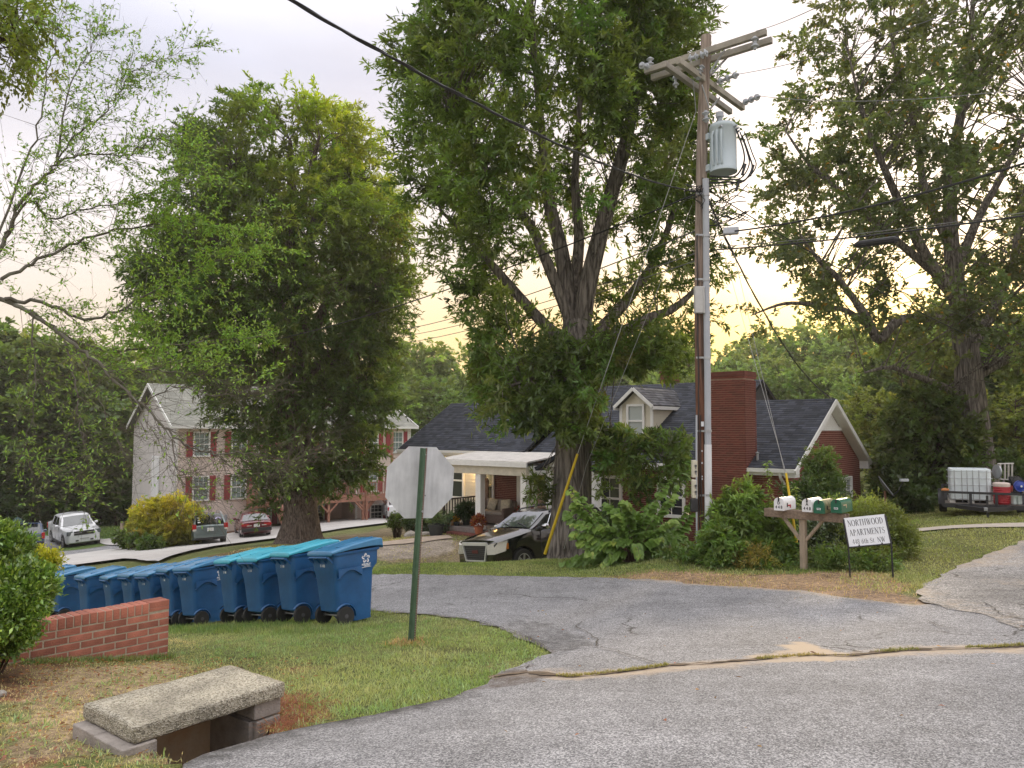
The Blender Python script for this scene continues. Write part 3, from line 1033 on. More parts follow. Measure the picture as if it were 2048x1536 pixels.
BIN_LAB = {0: 'blue recycling bin nearest the stop sign, whole white star logo showing on its side', 1: 'turquoise lidded recycling bin, second in the row from the stop sign', 2: 'turquoise lidded recycling bin, third in the row from the stop sign',
           3: 'turquoise lidded recycling bin, fourth from the stop sign, gap and dark hole beside it', 4: 'blue recycling bin with half hidden star logo, mid row beyond the gap'}
proto = {}
for i, (u, _) in enumerate(BIN_U):
 k = (u - CX) / FPX
 tt = (-2.3 - 10.4 * k) / (0.74 + 0.67 * k)
 c = Vector((-2.3 - 0.74 * tt, 10.4 + 0.67 * tt, 0))
 rz = R(-45 + [0, -3, 2, -2, 5, -4, 3, 0, -4, 2, 4, -3][i] + 1.5)
 cyan = i in (1, 2, 3)
 key = 'c' if cyan else 'b'
 xa, ya = Vector((math.cos(rz), math.sin(rz), 0)), Vector((-math.sin(rz), math.cos(rz), 0))
 o2 = c - xa * 0.28 + ya * 0.02
 lab = BIN_LAB.get(i, f'blue recycling bin, {ORD[i]} in the row from the stop sign' + (', behind the brick wall' if 5 <= i <= 9 else ', beside the leafy green bush'))
 if key not in proto:
  o = make_bin(LIDCYAN if cyan else LIDBLUE)
  proto[key] = o
  o.location = (*o2.xy, 0)
  o.rotation_euler = (0, 0, rz)
  o['label'], o['group'] = lab, 'blue bins lined up by the road'
 else:
  o = dup(proto[key], (*o2.xy, 0), rz, lab, 'blue bins lined up by the road')
 za = h(*(o2.xy + ya.xy * 0.1)) if False else h(o2.x + ya.x * 0.1, o2.y + ya.y * 0.1)
 zf = h(o2.x + ya.x * 0.5, o2.y + ya.y * 0.5)
 zl = h(*(Vector((o2.x, o2.y)) - xa.xy * 0.27 + ya.xy * 0.1))
 zr = h(*(Vector((o2.x, o2.y)) + xa.xy * 0.27 + ya.xy * 0.1))
 o.scale = (0.97, 0.97, 0.94 + 0.02 * (i % 2))
 o.location.z = (za + zf) / 2 + 0.01
 o.rotation_euler.x = math.atan2(zf - za, 0.4) * 0.7
 o.rotation_euler.y = -math.atan2(zr - zl, 0.54) * 0.7
 place_text(['5 102', '5 118', '5 117', '5 103', '5 119', '5 116', '5 108', '5 107', '5 110', '5 106', '5 109', '5 111'][i], 0.05, (0, -0.0235, 0.86), (1, 0, 0), (0, 0, 1), WHITE, o, 'serial_number')
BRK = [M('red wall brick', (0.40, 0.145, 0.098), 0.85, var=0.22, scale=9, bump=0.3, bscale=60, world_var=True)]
MORTAR = M('tan mortar', (0.42, 0.35, 0.27), 0.95, var=0.12, scale=20, bump=0.4)
bw = thing('brick_wall', 'low red brick wall end with rowlock cap beside the leafy bush', 'brick wall')
wr = P(340, 1199, 7.75)
wl_ = P(95, 1240, 6.92)
wd = (Vector((wl_.x, wl_.y, 0)) - Vector((wr.x, wr.y, 0))).normalized()      # from the free end towards the bush
wn2 = Vector((wd.y, -wd.x, 0))
if wn2.dot(Vector((0, -1, 0))) < 0:
 wn2 = -wn2                                       # towards the camera
ROTW = Matrix((wd, -wn2, Vector((0, 0, 1)))).transposed()
ztop = wr.z
def brick_mesh(l, w_, hgt):
 b = MB()
 b.box((0, 0, 0), (l, w_, hgt), rot=ROTW)
 me = b.mesh('brick', BRK[0], 0)
 bm = bmesh.new()
 bm.from_mesh(me)
 bmesh.ops.bevel(bm, geom=bm.edges[:], offset=0.004, segments=1, affect='EDGES')
 bm.to_mesh(me)
 bm.free()
 return me
BM_S, BM_H, BM_R = brick_mesh(0.194, 0.090, 0.0575), brick_mesh(0.092, 0.090, 0.0575), brick_mesh(0.0575, 0.200, 0.098)
WL = 1.75
for row in range(9):
 z = ztop - 0.108 - 0.0677 * (row + 0.5)
 for sidek in (0, 1):
  dep = 0.048 if sidek == 0 else 0.152
  x = 0.0
  first = True
  while x < WL:
   half = (row % 2 == 1 and first)
   l = 0.092 if half else 0.194
   p = Vector((wr.x, wr.y, z)) + wd * (x + l / 2 + 0.004) - wn2 * dep + wn2 * random.uniform(-0.002, 0.002)
   o = link('brick', BM_H if half else BM_S, bw)
   o.location = p
   x += l + 0.010
   first = False
x, i = 0.0, 0
while x < WL:
 if x < 0.19:            # two flat bricks close the free end
  for dep in (0.0475, 0.1525):
   o = link('brick', BM_S, bw)
   o.location = Vector((wr.x, wr.y, ztop - 0.029)) + wd * 0.101 - wn2 * dep
   o = link('brick', BM_S, bw)
   o.location = Vector((wr.x, wr.y, ztop - 0.0745)) + wd * 0.101 - wn2 * dep
   o.scale = (1, 1, 0.55)
  x = 0.206
  continue
 o = link('brick', BM_R, bw)
 o.location = Vector((wr.x, wr.y, ztop - 0.054 + random.uniform(-0.003, 0.003))) + wd * (x + 0.029) - wn2 * 0.10
 o.rotation_euler = (0, random.uniform(-0.01, 0.01), 0)
 x += 0.0677
mo = MB()
c0 = Vector((wr.x, wr.y, 0)) + wd * (WL / 2)
mo.box((c0.x - wn2.x * 0.1, c0.y - wn2.y * 0.1, ztop - 0.40), (WL - 0.012, 0.188, 0.78), rot=ROTW)
mo.build('mortar', MORTAR, bw, 0)
CONCA = None
def aggregate(name, c1, c2, scale, bump=0.9):
 m, nt, out = newmat(name)
 N, L = nt.nodes, nt.links
 b = N.new('ShaderNodeBsdfPrincipled')
 b.inputs['Roughness'].default_value = 0.92
 L.new(b.outputs[0], out.inputs[0])
 t = N.new('ShaderNodeTexCoord')
 v = N.new('ShaderNodeTexVoronoi')
 v.inputs['Scale'].default_value = scale
 L.new(t.outputs['Object'], v.inputs['Vector'])
 sp_ = N.new('ShaderNodeSeparateColor')
 L.new(v.outputs['Color'], sp_.inputs[0])
 rp = N.new('ShaderNodeValToRGB')
 e = rp.color_ramp.elements
 e[0].color, e[1].color = (*[x * 0.5 for x in c1], 1), (*c2, 1)
 k = e.new(0.35)
 k.color = (*c1, 1)
 L.new(sp_.outputs[0], rp.inputs[0])
 nz = N.new('ShaderNodeTexNoise')
 nz.inputs['Scale'].default_value = 4
 nz.inputs['Detail'].default_value = 7
 L.new(t.outputs['Object'], nz.inputs['Vector'])
 mr = N.new('ShaderNodeMapRange')
 mr.inputs[1].default_value, mr.inputs[2].default_value, mr.inputs[3].default_value, mr.inputs[4].default_value = 0.3, 0.7, 0.68, 1.3
 L.new(nz.outputs[0], mr.inputs[0])
 s = N.new('ShaderNodeVectorMath')
 s.operation = 'SCALE'
 L.new(rp.outputs[0], s.inputs[0])
 L.new(mr.outputs[0], s.inputs['Scale'])
 L.new(s.outputs[0], b.inputs['Base Color'])
 bp = N.new('ShaderNodeBump')
 bp.inputs['Strength'].default_value = bump
 bp.inputs['Distance'].default_value = 0.012
 L.new(v.outputs['Distance'], bp.inputs['Height'])
 L.new(bp.outputs[0], b.inputs['Normal'])
 return m
SLABM = aggregate('weathered aggregate concrete', (0.335, 0.30, 0.225), (0.52, 0.475, 0.385), 105, 0.8)
BLOCKM = M('grey concrete block', (0.30, 0.265, 0.235), 0.92, var=0.25, scale=7, bump=0.5, bscale=70)
STAINW = M('clay stained inlet wall', (0.46, 0.28, 0.16), 0.95, var=0.3, scale=3.2, bump=0.35, bscale=30, c2=(0.56, 0.45, 0.32))
ex = (SLAB[2] - SLAB[1] + SLAB[3] - SLAB[0])
ex.z = 0
SL, ex = ex.length / 2, ex.normalized()
ey = Vector((ex.y, -ex.x, 0))                # towards the road
SWD = abs(((SLAB[1] - SLAB[0] + SLAB[2] - SLAB[3]) / 2).dot(ey))
sc_ = (SLAB[0] + SLAB[1] + SLAB[2] + SLAB[3]) / 4
FR = Matrix((ex, -ey, Vector((0, 0, 1)))).transposed().to_4x4()
FR.translation = sc_
def fr(x, y, z=0.0):            # slab frame: x along it, y towards the road, z from its top
 return FR @ Vector((x, -y, z))
bm = bmesh.new()
bmesh.ops.create_cube(bm, size=1)
bmesh.ops.subdivide_edges(bm, edges=bm.edges[:], cuts=22, use_grid_fill=True)
from mathutils import noise as mnoise
for v in bm.verts:
 edge = max(abs(v.co.x), abs(v.co.y))
 q = Vector((v.co.x * SL, v.co.y * SWD, v.co.z * 0.095))
 n1 = mnoise.noise_vector(q * 7) * 0.006 + mnoise.noise_vector(q * 28) * 0.0045
 if edge > 0.47 and abs(v.co.z) > 0.4:
  q *= 0.992
  q.z *= 0.93
 v.co = q + n1
bm.normal_update()
sme = bpy.data.meshes.new('concrete_slab')
bm.to_mesh(sme)
bm.free()
sme.polygons.foreach_set('use_smooth', [True] * len(sme.polygons))
sme.materials.append(SLABM)
so = link('concrete_slab', sme)
so.matrix_world = FR @ Matrix.Translation((0, 0, -0.0475))
tag(so, 'rough pale concrete slab lying over the roadside drain inlet', 'concrete slab')
di = thing('drain_inlet', 'concrete block drain inlet under the rough slab at the road edge', 'drain inlet')
def blk(x0, x1, y0, y1, z0, z1, mat=BLOCKM, name='block', bev=0.008):
 b = MB()
 b.box(fr((x0 + x1) / 2, (y0 + y1) / 2, (z0 + z1) / 2 + 0.035), (x1 - x0, y1 - y0, z1 - z0), rot=FR.to_3x3())
 o = b.build(name, mat, di, 0)
 bevel(o, bev, 2)
 return o
hx, hy = SL / 2, SWD / 2
blk(-hx - 0.07, -hx + 0.13, -0.02, hy + 0.015, -0.245, -0.135)
blk(-hx - 0.05, -hx + 0.13, hy - 0.40, hy - 0.0, -0.45, -0.255)
blk(-hx - 0.05, -hx + 0.13, hy - 0.40, hy + 0.004, -0.66, -0.46)
blk(-hx - 0.06, -hx + 0.12, -hy, -0.03, -0.245, -0.137)
blk(hx - 0.20, hx - 0.005, hy - 0.43, hy - 0.03, -0.235, -0.135)
blk(hx - 0.19, hx - 0.01, hy - 0.42, hy - 0.025, -0.445, -0.245)
blk(hx - 0.19, hx - 0.01, hy - 0.42, hy - 0.03, -0.655, -0.455)
blk(hx - 0.20, hx - 0.005, -hy + 0.02, hy - 0.44, -0.235, -0.137)
blk(hx - 0.115, hx - 0.09, hy - 0.03, hy - 0.018, -0.40, -0.30, M('dark block hollow', (0.06, 0.05, 0.045), 0.95), 'block_core', 0.001)
blk(-hx + 0.13, hx - 0.19, -hy + 0.02, -hy + 0.12, -0.32, -0.137, STAINW, 'rear_wall', 0.004)
blk(-hx + 0.13, hx - 0.19, -hy + 0.03, -hy + 0.12, -0.95, -0.33, STAINW, 'rear_wall', 0.004)
blk(-hx + 0.11, -hx + 0.13, -hy + 0.1, hy - 0.01, -0.95, -0.25, STAINW, 'cheek', 0.002)
blk(hx - 0.22, hx - 0.19, -hy + 0.1, hy - 0.06, -0.95, -0.25, BLOCKM, 'cheek', 0.002)
blk(-hx + 0.0, hx - 0.05, -hy, hy + 0.10, -0.97, -0.93, STAINW, 'floor', 0.001)
tw = MB()
bp_ = fr(hx - 0.30, hy - 0.06, -0.46)
for k in range(7):
 a = random.uniform(-1.1, 1.1)
 q = bp_ + ex * (0.10 * math.sin(a)) + Vector((0, 0, random.uniform(0.07, 0.16))) + ey * random.uniform(-0.02, 0.05)
 tw.tube([bp_, bp_.lerp(q, 0.5) + Vector((0, 0, 0.02)), q], [0.004, 0.003, 0.0015], 4)
dw = tw.build('dead_weed', M('bleached stalk', (0.42, 0.34, 0.26), 0.9), None)
tag(dw, 'small pale dead weed growing inside the drain inlet', 'weed')
ss = thing('stop_sign', 'leaning octagonal road sign seen from its bare grey back on a green post', 'road sign')
sb = P(822, 1290, 8.22)
st_ = P(847, 896, 8.16)
U = (st_ - sb).normalized()
Rr = Vector((0.888, 0.46, 0))
Rr = (Rr - U * Rr.dot(U)).normalized()
Nn = Rr.cross(U)
if Nn.y > 0:
 Nn = -Nn                                   # towards the camera
OCT = P(841, 965, 8.28)
pl = MB()
rad = 0.762 / 2 / math.cos(math.pi / 8)
octa = [OCT + (Rr * math.cos(R(22.5 + 45 * k)) + U * math.sin(R(22.5 + 45 * k))) * rad for k in range(8)]
pl.prism(octa, -Nn * 0.003)
def signback():
 m, nt, out = newmat('dull aluminium sign back')
 N, L = nt.nodes, nt.links
 b = N.new('ShaderNodeBsdfPrincipled')
 b.inputs['Metallic'].default_value = 0.0
 b.inputs['Roughness'].default_value = 0.62
 L.new(b.outputs[0], out.inputs[0])
 t = N.new('ShaderNodeTexCoord')
 mp = N.new('ShaderNodeMapping')
 mp.inputs['Scale'].default_value = (9, 9, 1.2)
 L.new(t.outputs['Object'], mp.inputs[0])
 a = N.new('ShaderNodeTexNoise')
 a.inputs['Scale'].default_value = 1.6
 a.inputs['Detail'].default_value = 8
 a.inputs['Roughness'].default_value = 0.7
 L.new(mp.outputs[0], a.inputs['Vector'])
 c = N.new('ShaderNodeTexNoise')
 c.inputs['Scale'].default_value = 5
 c.inputs['Detail'].default_value = 7
 L.new(t.outputs['Object'], c.inputs['Vector'])
 ad = N.new('ShaderNodeMath')
 ad.operation = 'ADD'
 L.new(a.outputs[0], ad.inputs[0])
 L.new(c.outputs[0], ad.inputs[1])
 rp = N.new('ShaderNodeValToRGB')
 e = rp.color_ramp.elements
 e[0].position, e[1].position = 0.36, 0.62
 e[0].color, e[1].color = (0.44, 0.45, 0.465, 1), (0.66, 0.67, 0.685, 1)
 hv = N.new('ShaderNodeMath')
 hv.operation = 'MULTIPLY'
 hv.inputs[1].default_value = 0.5
 L.new(ad.outputs[0], hv.inputs[0])
 L.new(hv.outputs[0], rp.inputs[0])
 L.new(rp.outputs[0], b.inputs['Base Color'])
 return m
plo = pl.build('panel', [signback()], ss, 0)
pf = MB()
pf.prism([p - Nn * 0.0035 for p in octa], -Nn * 0.001)
pf.build('red_face', M('red reflective face', (0.45, 0.02, 0.02), 0.4), ss, 0)
gp = MB()
W2 = 0.030
prof = [(-0.040, 0.006), (-0.020, 0.006), (-0.016, 0.042), (0.016, 0.042), (0.020, 0.006), (0.040, 0.006), (0.040, 0.0), (0.024, 0.0), (0.018, 0.036), (-0.018, 0.036), (-0.024, 0.0), (-0.040, 0.0)]
GREENP = M('green painted post', (0.055, 0.105, 0.06), 0.6, var=0.35, scale=14, c2=(0.085, 0.15, 0.09))
RUST = M('rusted post flange', (0.15, 0.085, 0.06), 0.85, var=0.3, scale=25, c2=(0.23, 0.14, 0.11))
off = Nn * 0.006
th = R(14)
pb, pt = sb - U * 0.35, st_ + U * 0.0
for (a0, a1), mi in ((((-0.040, 0.012), (-0.020, 0.012)), 0), (((-0.021, 0.012), (-0.010, 0.045)), 0), (((-0.011, 0.045), (0.011, 0.045)), 0), (((0.010, 0.045), (0.021, 0.012)), 1), (((0.020, 0.012), (0.040, 0.012)), 1)):
 q0, q1 = Rr * a0[0] + Nn * a0[1], Rr * a1[0] + Nn * a1[1]
 d_ = (q1 - q0).normalized()
 nn_ = d_.cross(U) * 0.004
 gp.add([pb + q0, pb + q1, pt + q1, pt + q0, pb + q0 - nn_, pb + q1 - nn_, pt + q1 - nn_, pt + q0 - nn_], [(0, 1, 2, 3), (4, 7, 6, 5), (0, 4, 5, 1), (1, 5, 6, 2), (2, 6, 7, 3), (3, 7, 4, 0)], mi)
gp.build('post', [GREENP, RUST], ss, 0)
holes = MB()
k = 0.04
PL = (st_ - sb).length
while k < PL - 0.02:
 c = sb + U * k + Rr * 0.030 + Nn * 0.0135
 holes.prism([c + (Rr * math.cos(a) + U * math.sin(a)) * 0.0055 for a in np.linspace(0, 2 * math.pi, 9)[:-1]], Nn * 0.0012)
 k += 0.0254
holes.build('punched_hole', M('pale daylight in hole', (0.30, 0.29, 0.26), 0.9), ss, 0, kind='stuff')
for q in (P(846, 908, 8.2), P(840, 1021, 8.2)):
 b = MB()
 b.cyl(q + Nn * 0.05, q + Nn * 0.075, 0.010, n=6)
 b.build('bolt', STEEL, ss)
b = MB()
c = OCT + Rr * 0.062 - U * 0.14
b.cyl(c, c + Nn * 0.004, 0.006, n=8)
b.build('bolt_hole', BLACKP, ss)
WOODG = M('weathered grey timber', (0.34, 0.275, 0.205), 0.9, var=0.25, scale=5, stretch=(6, 6, 1), bump=0.4, bscale=30)
WOODB = M('weathered brown beam', (0.235, 0.175, 0.13), 0.9, var=0.3, scale=4, stretch=(1, 8, 8), bump=0.4)
mbl, mbr = P(1529, 1025, 13.55), P(1692, 1037, 12.6)
mz = (mbl.z + mbr.z) / 2
mbl.z, mbr.z = mz + 0.005, mz - 0.005
bd = (mbr - mbl).normalized()
fd = Vector((bd.y, -bd.x, 0))
fd = fd if fd.y < 0 else -fd
fd.normalize()                                # box fronts face this way
ms = thing('mailbox_stand', 'weathered wooden post and beam with two braces carrying four mailboxes', 'mailbox stand')
b = MB()
b.beam(mbl, mbr, 0.045, 0.14)
bevel(b.build('beam', WOODB, ms, 0), 0.005)
b = MB()
b.beam(mbl - fd * 0.14 + Vector((0, 0, 0.02)), mbr - fd * 0.14 + Vector((0, 0, 0.02)), 0.045, 0.10)
bevel(b.build('beam', WOODB, ms, 0), 0.005)
pc = P(1603, 1080, 13.1) - fd * 0.075
gz = h(pc.x, pc.y)
b = MB()
b.beam((pc.x, pc.y, gz - 0.3), (pc.x, pc.y, mz + 0.05), 0.095, 0.105, upv=fd)
bevel(b.build('post', WOODG, ms, 0), 0.006)
for s in (-1, 1):
 b = MB()
 p0 = Vector((pc.x, pc.y, mz - 0.42)) + bd * s * 0.05
 p1 = Vector((pc.x, pc.y, mz - 0.04)) + bd * s * 0.36
 b.beam(p0, p1, 0.04, 0.085, upv=fd)
 bevel(b.build('brace', WOODG, ms, 0), 0.004)
def mailbox(px, py, d, mats, label, numbers, flag):
 """px, py: bottom centre of the box front."""
 t = thing('mailbox', label, 'mailbox', group='mailboxes on the wooden stand')
 p = P(px, py, d)
 w, hh_, dep = 0.084, 0.215, 0.47
 r = w
 def ring(y, g=0.0):
  pts = [Vector((-(w + g), y, -g)), Vector((w + g, y, -g))]
  for k in range(9):
   a = math.pi * k / 8
   pts.append(Vector(((r + g) * math.cos(a), y, hh_ - r + (r + g) * math.sin(a))))
  return pts
 b = MB()
 b.loft([ring(0), ring(dep)])
 b.build('body', mats[0], t, 30)
 b = MB()
 b.loft([ring(-0.012, 0.004), ring(0.018, 0.004)])
 b.build('door', mats[1], t, 30)
 b = MB()
 b.loft([ring(dep - 0.01, 0.003), ring(dep + 0.003, 0.003)])
 b.build('back_panel', mats[0], t, 30)
 b = MB()
 b.box((0, -0.016, hh_ - 0.025), (0.022, 0.012, 0.06))
 b.box((0, -0.022, hh_ - 0.05), (0.016, 0.02, 0.022))
 b.build('latch', BLACKP, t, 0)
 if flag:
  b = MB()
  fx = w + 0.004
  if flag[0] == 'down':
   b.box((fx, 0.13, 0.085), (0.003, 0.035, 0.07))
   b.box((fx, 0.21, 0.075), (0.003, 0.12, 0.022), m=1)
   b.box((fx, 0.25, 0.055), (0.003, 0.04, 0.05), m=1)
  else:
   b.box((fx, 0.14, 0.12), (0.003, 0.14, 0.02), m=1)
   b.box((fx, 0.20, 0.10), (0.003, 0.02, 0.06), m=1)
  b.build('flag', [BLACKP, flag[1]], t, 0)
 if numbers[0] == 'plate':
  b = MB()
  b.box((-0.002, -0.0145, 0.07), (0.062, 0.004, 0.032))
  b.build('number_plate', WHITE, t, 0)
  place_text(numbers[1], 0.034, (-0.002, -0.0172, 0.070), (1, 0, 0), (0, 0, 1), BLACKP, t, 'house_number')
 else:
  place_text(numbers[0], 0.066, (-0.002, -0.0135, 0.122), (1, 0, 0), (0, 0, 1), BLACKP, t, 'unit_letter')
  place_text(' '.join(numbers[1]), 0.070, (0.0, -0.0135, 0.052), (1, 0, 0), (0, 0, 1), BLACKP, t, 'house_number', squeeze=0.85)
 t.location = p
 t.rotation_euler = (0, 0, math.atan2(-fd.x, fd.y) + math.pi)
 return t
WMB = M('white enamel mailbox', (0.74, 0.74, 0.74), 0.4, var=0.05, scale=8)
GMB = M('green enamel mailbox', (0.012, 0.115, 0.062), 0.4, var=0.1, scale=8)
GMBT = M('peeling green mailbox top', (0.07, 0.12, 0.055), 0.6, var=0.3, scale=9, c2=(0.36, 0.29, 0.16))
REDF = M('red flag', (0.45, 0.02, 0.03), 0.5)
TANF = M('tan flag', (0.55, 0.42, 0.28), 0.6)
mailbox(1558.5, 1020.5, 13.2, (WMB, WMB), 'white mailbox lettered D 448 with red flag, alone at the beam end', ('D', '448'), ('down', REDF))
mailbox(1615, 1023.5, 12.9, (WMB, WMB), 'white mailbox lettered A 448 standing against a green one', ('A', '448'), None)
mailbox(1638.5, 1026.5, 12.72, (GMBT, GMB), 'green mailbox with peeling tan top beside the white A mailbox', ('plate', '446'), ('down', TANF))
mailbox(1673, 1025.5, 12.6, (GMB, GMB), 'green mailbox with tan flag at the beam end nearest the apartments sign', ('plate', '436'), ('up', TANF))
def glyph(ch):
 """strokes in a 0..w x 0..1 box: (x0, y0, x1, y1, thickness) ; serifs as short bars"""
 T, t = 0.15, 0.055
 def serif(x, y, w=0.13):
  return (x - w, y, x + w, y, 0.045)
 if ch == 'N':
  return 0.86, [(0.12, 0, 0.12, 1, t), (0.12, 1, 0.74, 0, T), (0.74, 0, 0.74, 1, t), serif(0.12, 0), serif(0.10, 1, 0.1), serif(0.74, 1)]
 if ch in 'O':
  pts = [(0.44 + 0.38 * math.cos(a), 0.5 + 0.5 * math.sin(a)) for a in np.linspace(0, 2 * math.pi, 25)]
  return 0.88, [(*pts[i], *pts[i + 1], 0.05 + 0.11 * abs(math.cos((i + 0.5) * math.pi / 12))) for i in range(24)]
 if ch in 'RP':
  pts = [(0.18 + 0.36 * max(0, math.cos(a)) + 0.04, 0.74 + 0.25 * math.sin(a)) for a in np.linspace(-math.pi / 2, math.pi / 2, 9)]
  s = [(0.18, 0, 0.18, 1, T), serif(0.18, 0), serif(0.12, 1, 0.1), (0.18, 0.98, 0.24, 0.98, 0.05), (0.18, 0.5, 0.24, 0.5, 0.05)]
  s += [(*pts[i], *pts[i + 1], 0.05 + 0.1 * math.sin((i + 0.5) * math.pi / 8)) for i in range(8)]
  if ch == 'R':
   s += [(0.36, 0.5, 0.70, 0.02, 0.13), serif(0.74, 0.02, 0.08)]
  return (0.80 if ch == 'R' else 0.68), s
 if ch == 'T':
  return 0.74, [(0.37, 0, 0.37, 1, T), (0.03, 0.975, 0.71, 0.975, 0.05), (0.045, 0.98, 0.045, 0.76, 0.05), (0.695, 0.98, 0.695, 0.76, 0.05), serif(0.37, 0)]
 if ch == 'H':
  return 0.88, [(0.16, 0, 0.16, 1, T), (0.70, 0, 0.70, 1, T), (0.16, 0.52, 0.70, 0.52, 0.05), serif(0.16, 0), serif(0.16, 1), serif(0.70, 0), serif(0.70, 1)]
 if ch == 'W':
  return 1.16, [(0.10, 1, 0.38, 0, T), (0.38, 0, 0.58, 0.9, t), (0.52, 1, 0.80, 0, T), (0.80, 0, 1.06, 1, t), serif(0.10, 1), serif(0.54, 1, 0.1), serif(1.06, 1, 0.1)]
 if ch == 'D':
  pts = [(0.30 + 0.46 * math.cos(a), 0.5 + 0.48 * math.sin(a)) for a in np.linspace(-math.pi / 2, math.pi / 2, 13)]
  return 0.86, [(0.18, 0, 0.18, 1, T), serif(0.12, 0, 0.1), serif(0.12, 1, 0.1), (0.18, 0.98, 0.30, 0.98, 0.05), (0.18, 0.02, 0.30, 0.02, 0.05)] + [(*pts[i], *pts[i + 1], 0.05 + 0.11 * math.sin((i + 0.5) * math.pi / 12)) for i in range(12)]
 if ch == 'A':
  return 0.84, [(0.08, 0, 0.40, 1, t), (0.40, 1, 0.74, 0, T), (0.2, 0.34, 0.62, 0.34, 0.05), serif(0.08, 0, 0.1), serif(0.74, 0)]
 if ch == 'M':
  return 1.04, [(0.12, 0, 0.16, 1, t), (0.16, 1, 0.50, 0.05, T), (0.50, 0.05, 0.86, 1, t), (0.88, 0, 0.88, 1, T), serif(0.12, 0, 0.1), serif(0.88, 0), serif(0.12, 1, 0.08), serif(0.90, 1, 0.1)]
 if ch == 'E':
  return 0.70, [(0.18, 0, 0.18, 1, T), (0.08, 0.98, 0.60, 0.98, 0.05), (0.08, 0.02, 0.64, 0.02, 0.05), (0.18, 0.52, 0.46, 0.52, 0.05), (0.60, 0.98, 0.60, 0.80, 0.045), (0.64, 0.02, 0.64, 0.22, 0.045), (0.46, 0.42, 0.46, 0.62, 0.04)]
 if ch == 'S':
  pts = [(0.30 + 0.22 * math.cos(a), 0.75 + 0.24 * math.sin(a)) for a in np.linspace(0.3, 1.5 * math.pi, 10)] + [(0.30 + 0.24 * math.cos(a), 0.25 + 0.25 * math.sin(a)) for a in np.linspace(0.5 * math.pi, -0.85 * math.pi, 10)]
  return 0.62, [(*pts[i], *pts[i + 1], 0.05 + (0.1 if 5 < i < 13 else 0.02)) for i in range(len(pts) - 1)] + [(0.53, 0.82, 0.53, 0.98, 0.045), (0.06, 0.02, 0.06, 0.22, 0.045)]
 if ch == '4':
  return 0.60, [(0.42, 0, 0.42, 1, 0.12), (0.42, 1, 0.04, 0.30, 0.05), (0.04, 0.28, 0.58, 0.28, 0.06)]
 if ch == '8':
  s = []
  for cy, rx, ry in ((0.74, 0.19, 0.24), (0.26, 0.23, 0.26)):
   pts = [(0.30 + rx * math.cos(a), cy + ry * math.sin(a)) for a in np.linspace(0, 2 * math.pi, 15)]
   s += [(*pts[i], *pts[i + 1], 0.05 + 0.06 * abs(math.cos((i + 0.5) * math.pi / 7))) for i in range(14)]
  return 0.60, s
 if ch == '6':
  pts = [(0.30 + 0.23 * math.cos(a), 0.30 + 0.29 * math.sin(a)) for a in np.linspace(0, 2 * math.pi, 15)]
  return 0.60, [(*pts[i], *pts[i + 1], 0.06 + 0.05 * abs(math.cos((i + 0.5) * math.pi / 7))) for i in range(14)] + [(0.10, 0.36, 0.24, 0.78, 0.10), (0.24, 0.78, 0.50, 0.99, 0.06)]
 if ch == 't':
  return 0.40, [(0.18, 0.06, 0.18, 0.86, 0.12), (0.03, 0.63, 0.36, 0.63, 0.05), (0.18, 0.03, 0.36, 0.08, 0.06)]
 if ch == 'h':
  return 0.66, [(0.15, 0, 0.15, 1, 0.12), (0.15, 0.50, 0.34, 0.64, 0.06), (0.34, 0.64, 0.48, 0.55, 0.08), (0.49, 0.56, 0.49, 0, 0.12), serif(0.15, 0, 0.1), serif(0.49, 0, 0.1)]
 if ch == '.':
  return 0.26, [(0.08, 0.05, 0.18, 0.05, 0.11)]
 return 0.34, []
def serif_text(body, H, origin, right, up_, nrm_, mb, width=None):
 adv, segs = 0.0, []
 for ch in body:
  w, s = glyph(ch)
  segs += [(a + adv, b_, c_ + adv, d_, t_) for a, b_, c_, d_, t_ in s]
  adv += w + 0.10
 adv -= 0.10
 k = (width / (adv * H)) if width else 1.0
 kx = H * k
 lift = 0
 for a, b_, c_, d_, t_ in segs:
  p = Vector(origin) + right * ((a - adv / 2) * kx) + up_ * ((b_ - 0.5) * H)
  q = Vector(origin) + right * ((c_ - adv / 2) * kx) + up_ * ((d_ - 0.5) * H)
  dd = (q - p).normalized()
  s_ = nrm_.cross(dd).normalized() * t_ * H * 0.5 * min(k, 1.2)
  lift += 1
  o = nrm_ * (0.00025 * (lift % 5))
  mb.add([p - s_ + o, q - s_ + o, q + s_ + o, p + s_ + o], [(0, 1, 2, 3)])
asn = thing('apartments_sign', 'tilted white sign board with black serif lettering on thin black legs', 'sign')
q = [P(1688.5, 1036.4, 12.4), P(1768.7, 1027.8, 12.2), P(1780.5, 1086.5, 12.1), P(1697.5, 1093.5, 12.3)]
sr = ((q[1] - q[0]) + (q[2] - q[3]))
swid = sr.length / 2
sr.normalize()
su = ((q[0] - q[3]) + (q[1] - q[2]))
shg = su.length / 2
su.normalize()
sn = sr.cross(su).normalized()
if sn.y > 0:
 sn = -sn
cen = (q[0] + q[1] + q[2] + q[3]) / 4
su = sn.cross(sr) if sn.cross(sr).z > 0 else -sn.cross(sr)
b = MB()
b.prism([cen + sr * (sx * swid / 2) + su * (sy * shg / 2) for sx, sy in ((-1, -1), (1, -1), (1, 1), (-1, 1))], -sn * 0.006)
b.build('board', M('white sign board', (0.76, 0.78, 0.80), 0.45, var=0.04, scale=6), asn, 0)
lt = MB()
o_ = cen + sn * 0.002
serif_text('NORTHWOOD', 0.095, o_ + su * 0.135, sr, su, sn, lt, swid * 0.86)
serif_text('APARTMENTS', 0.095, o_ - su * 0.015, sr, su, sn, lt, swid * 0.86)
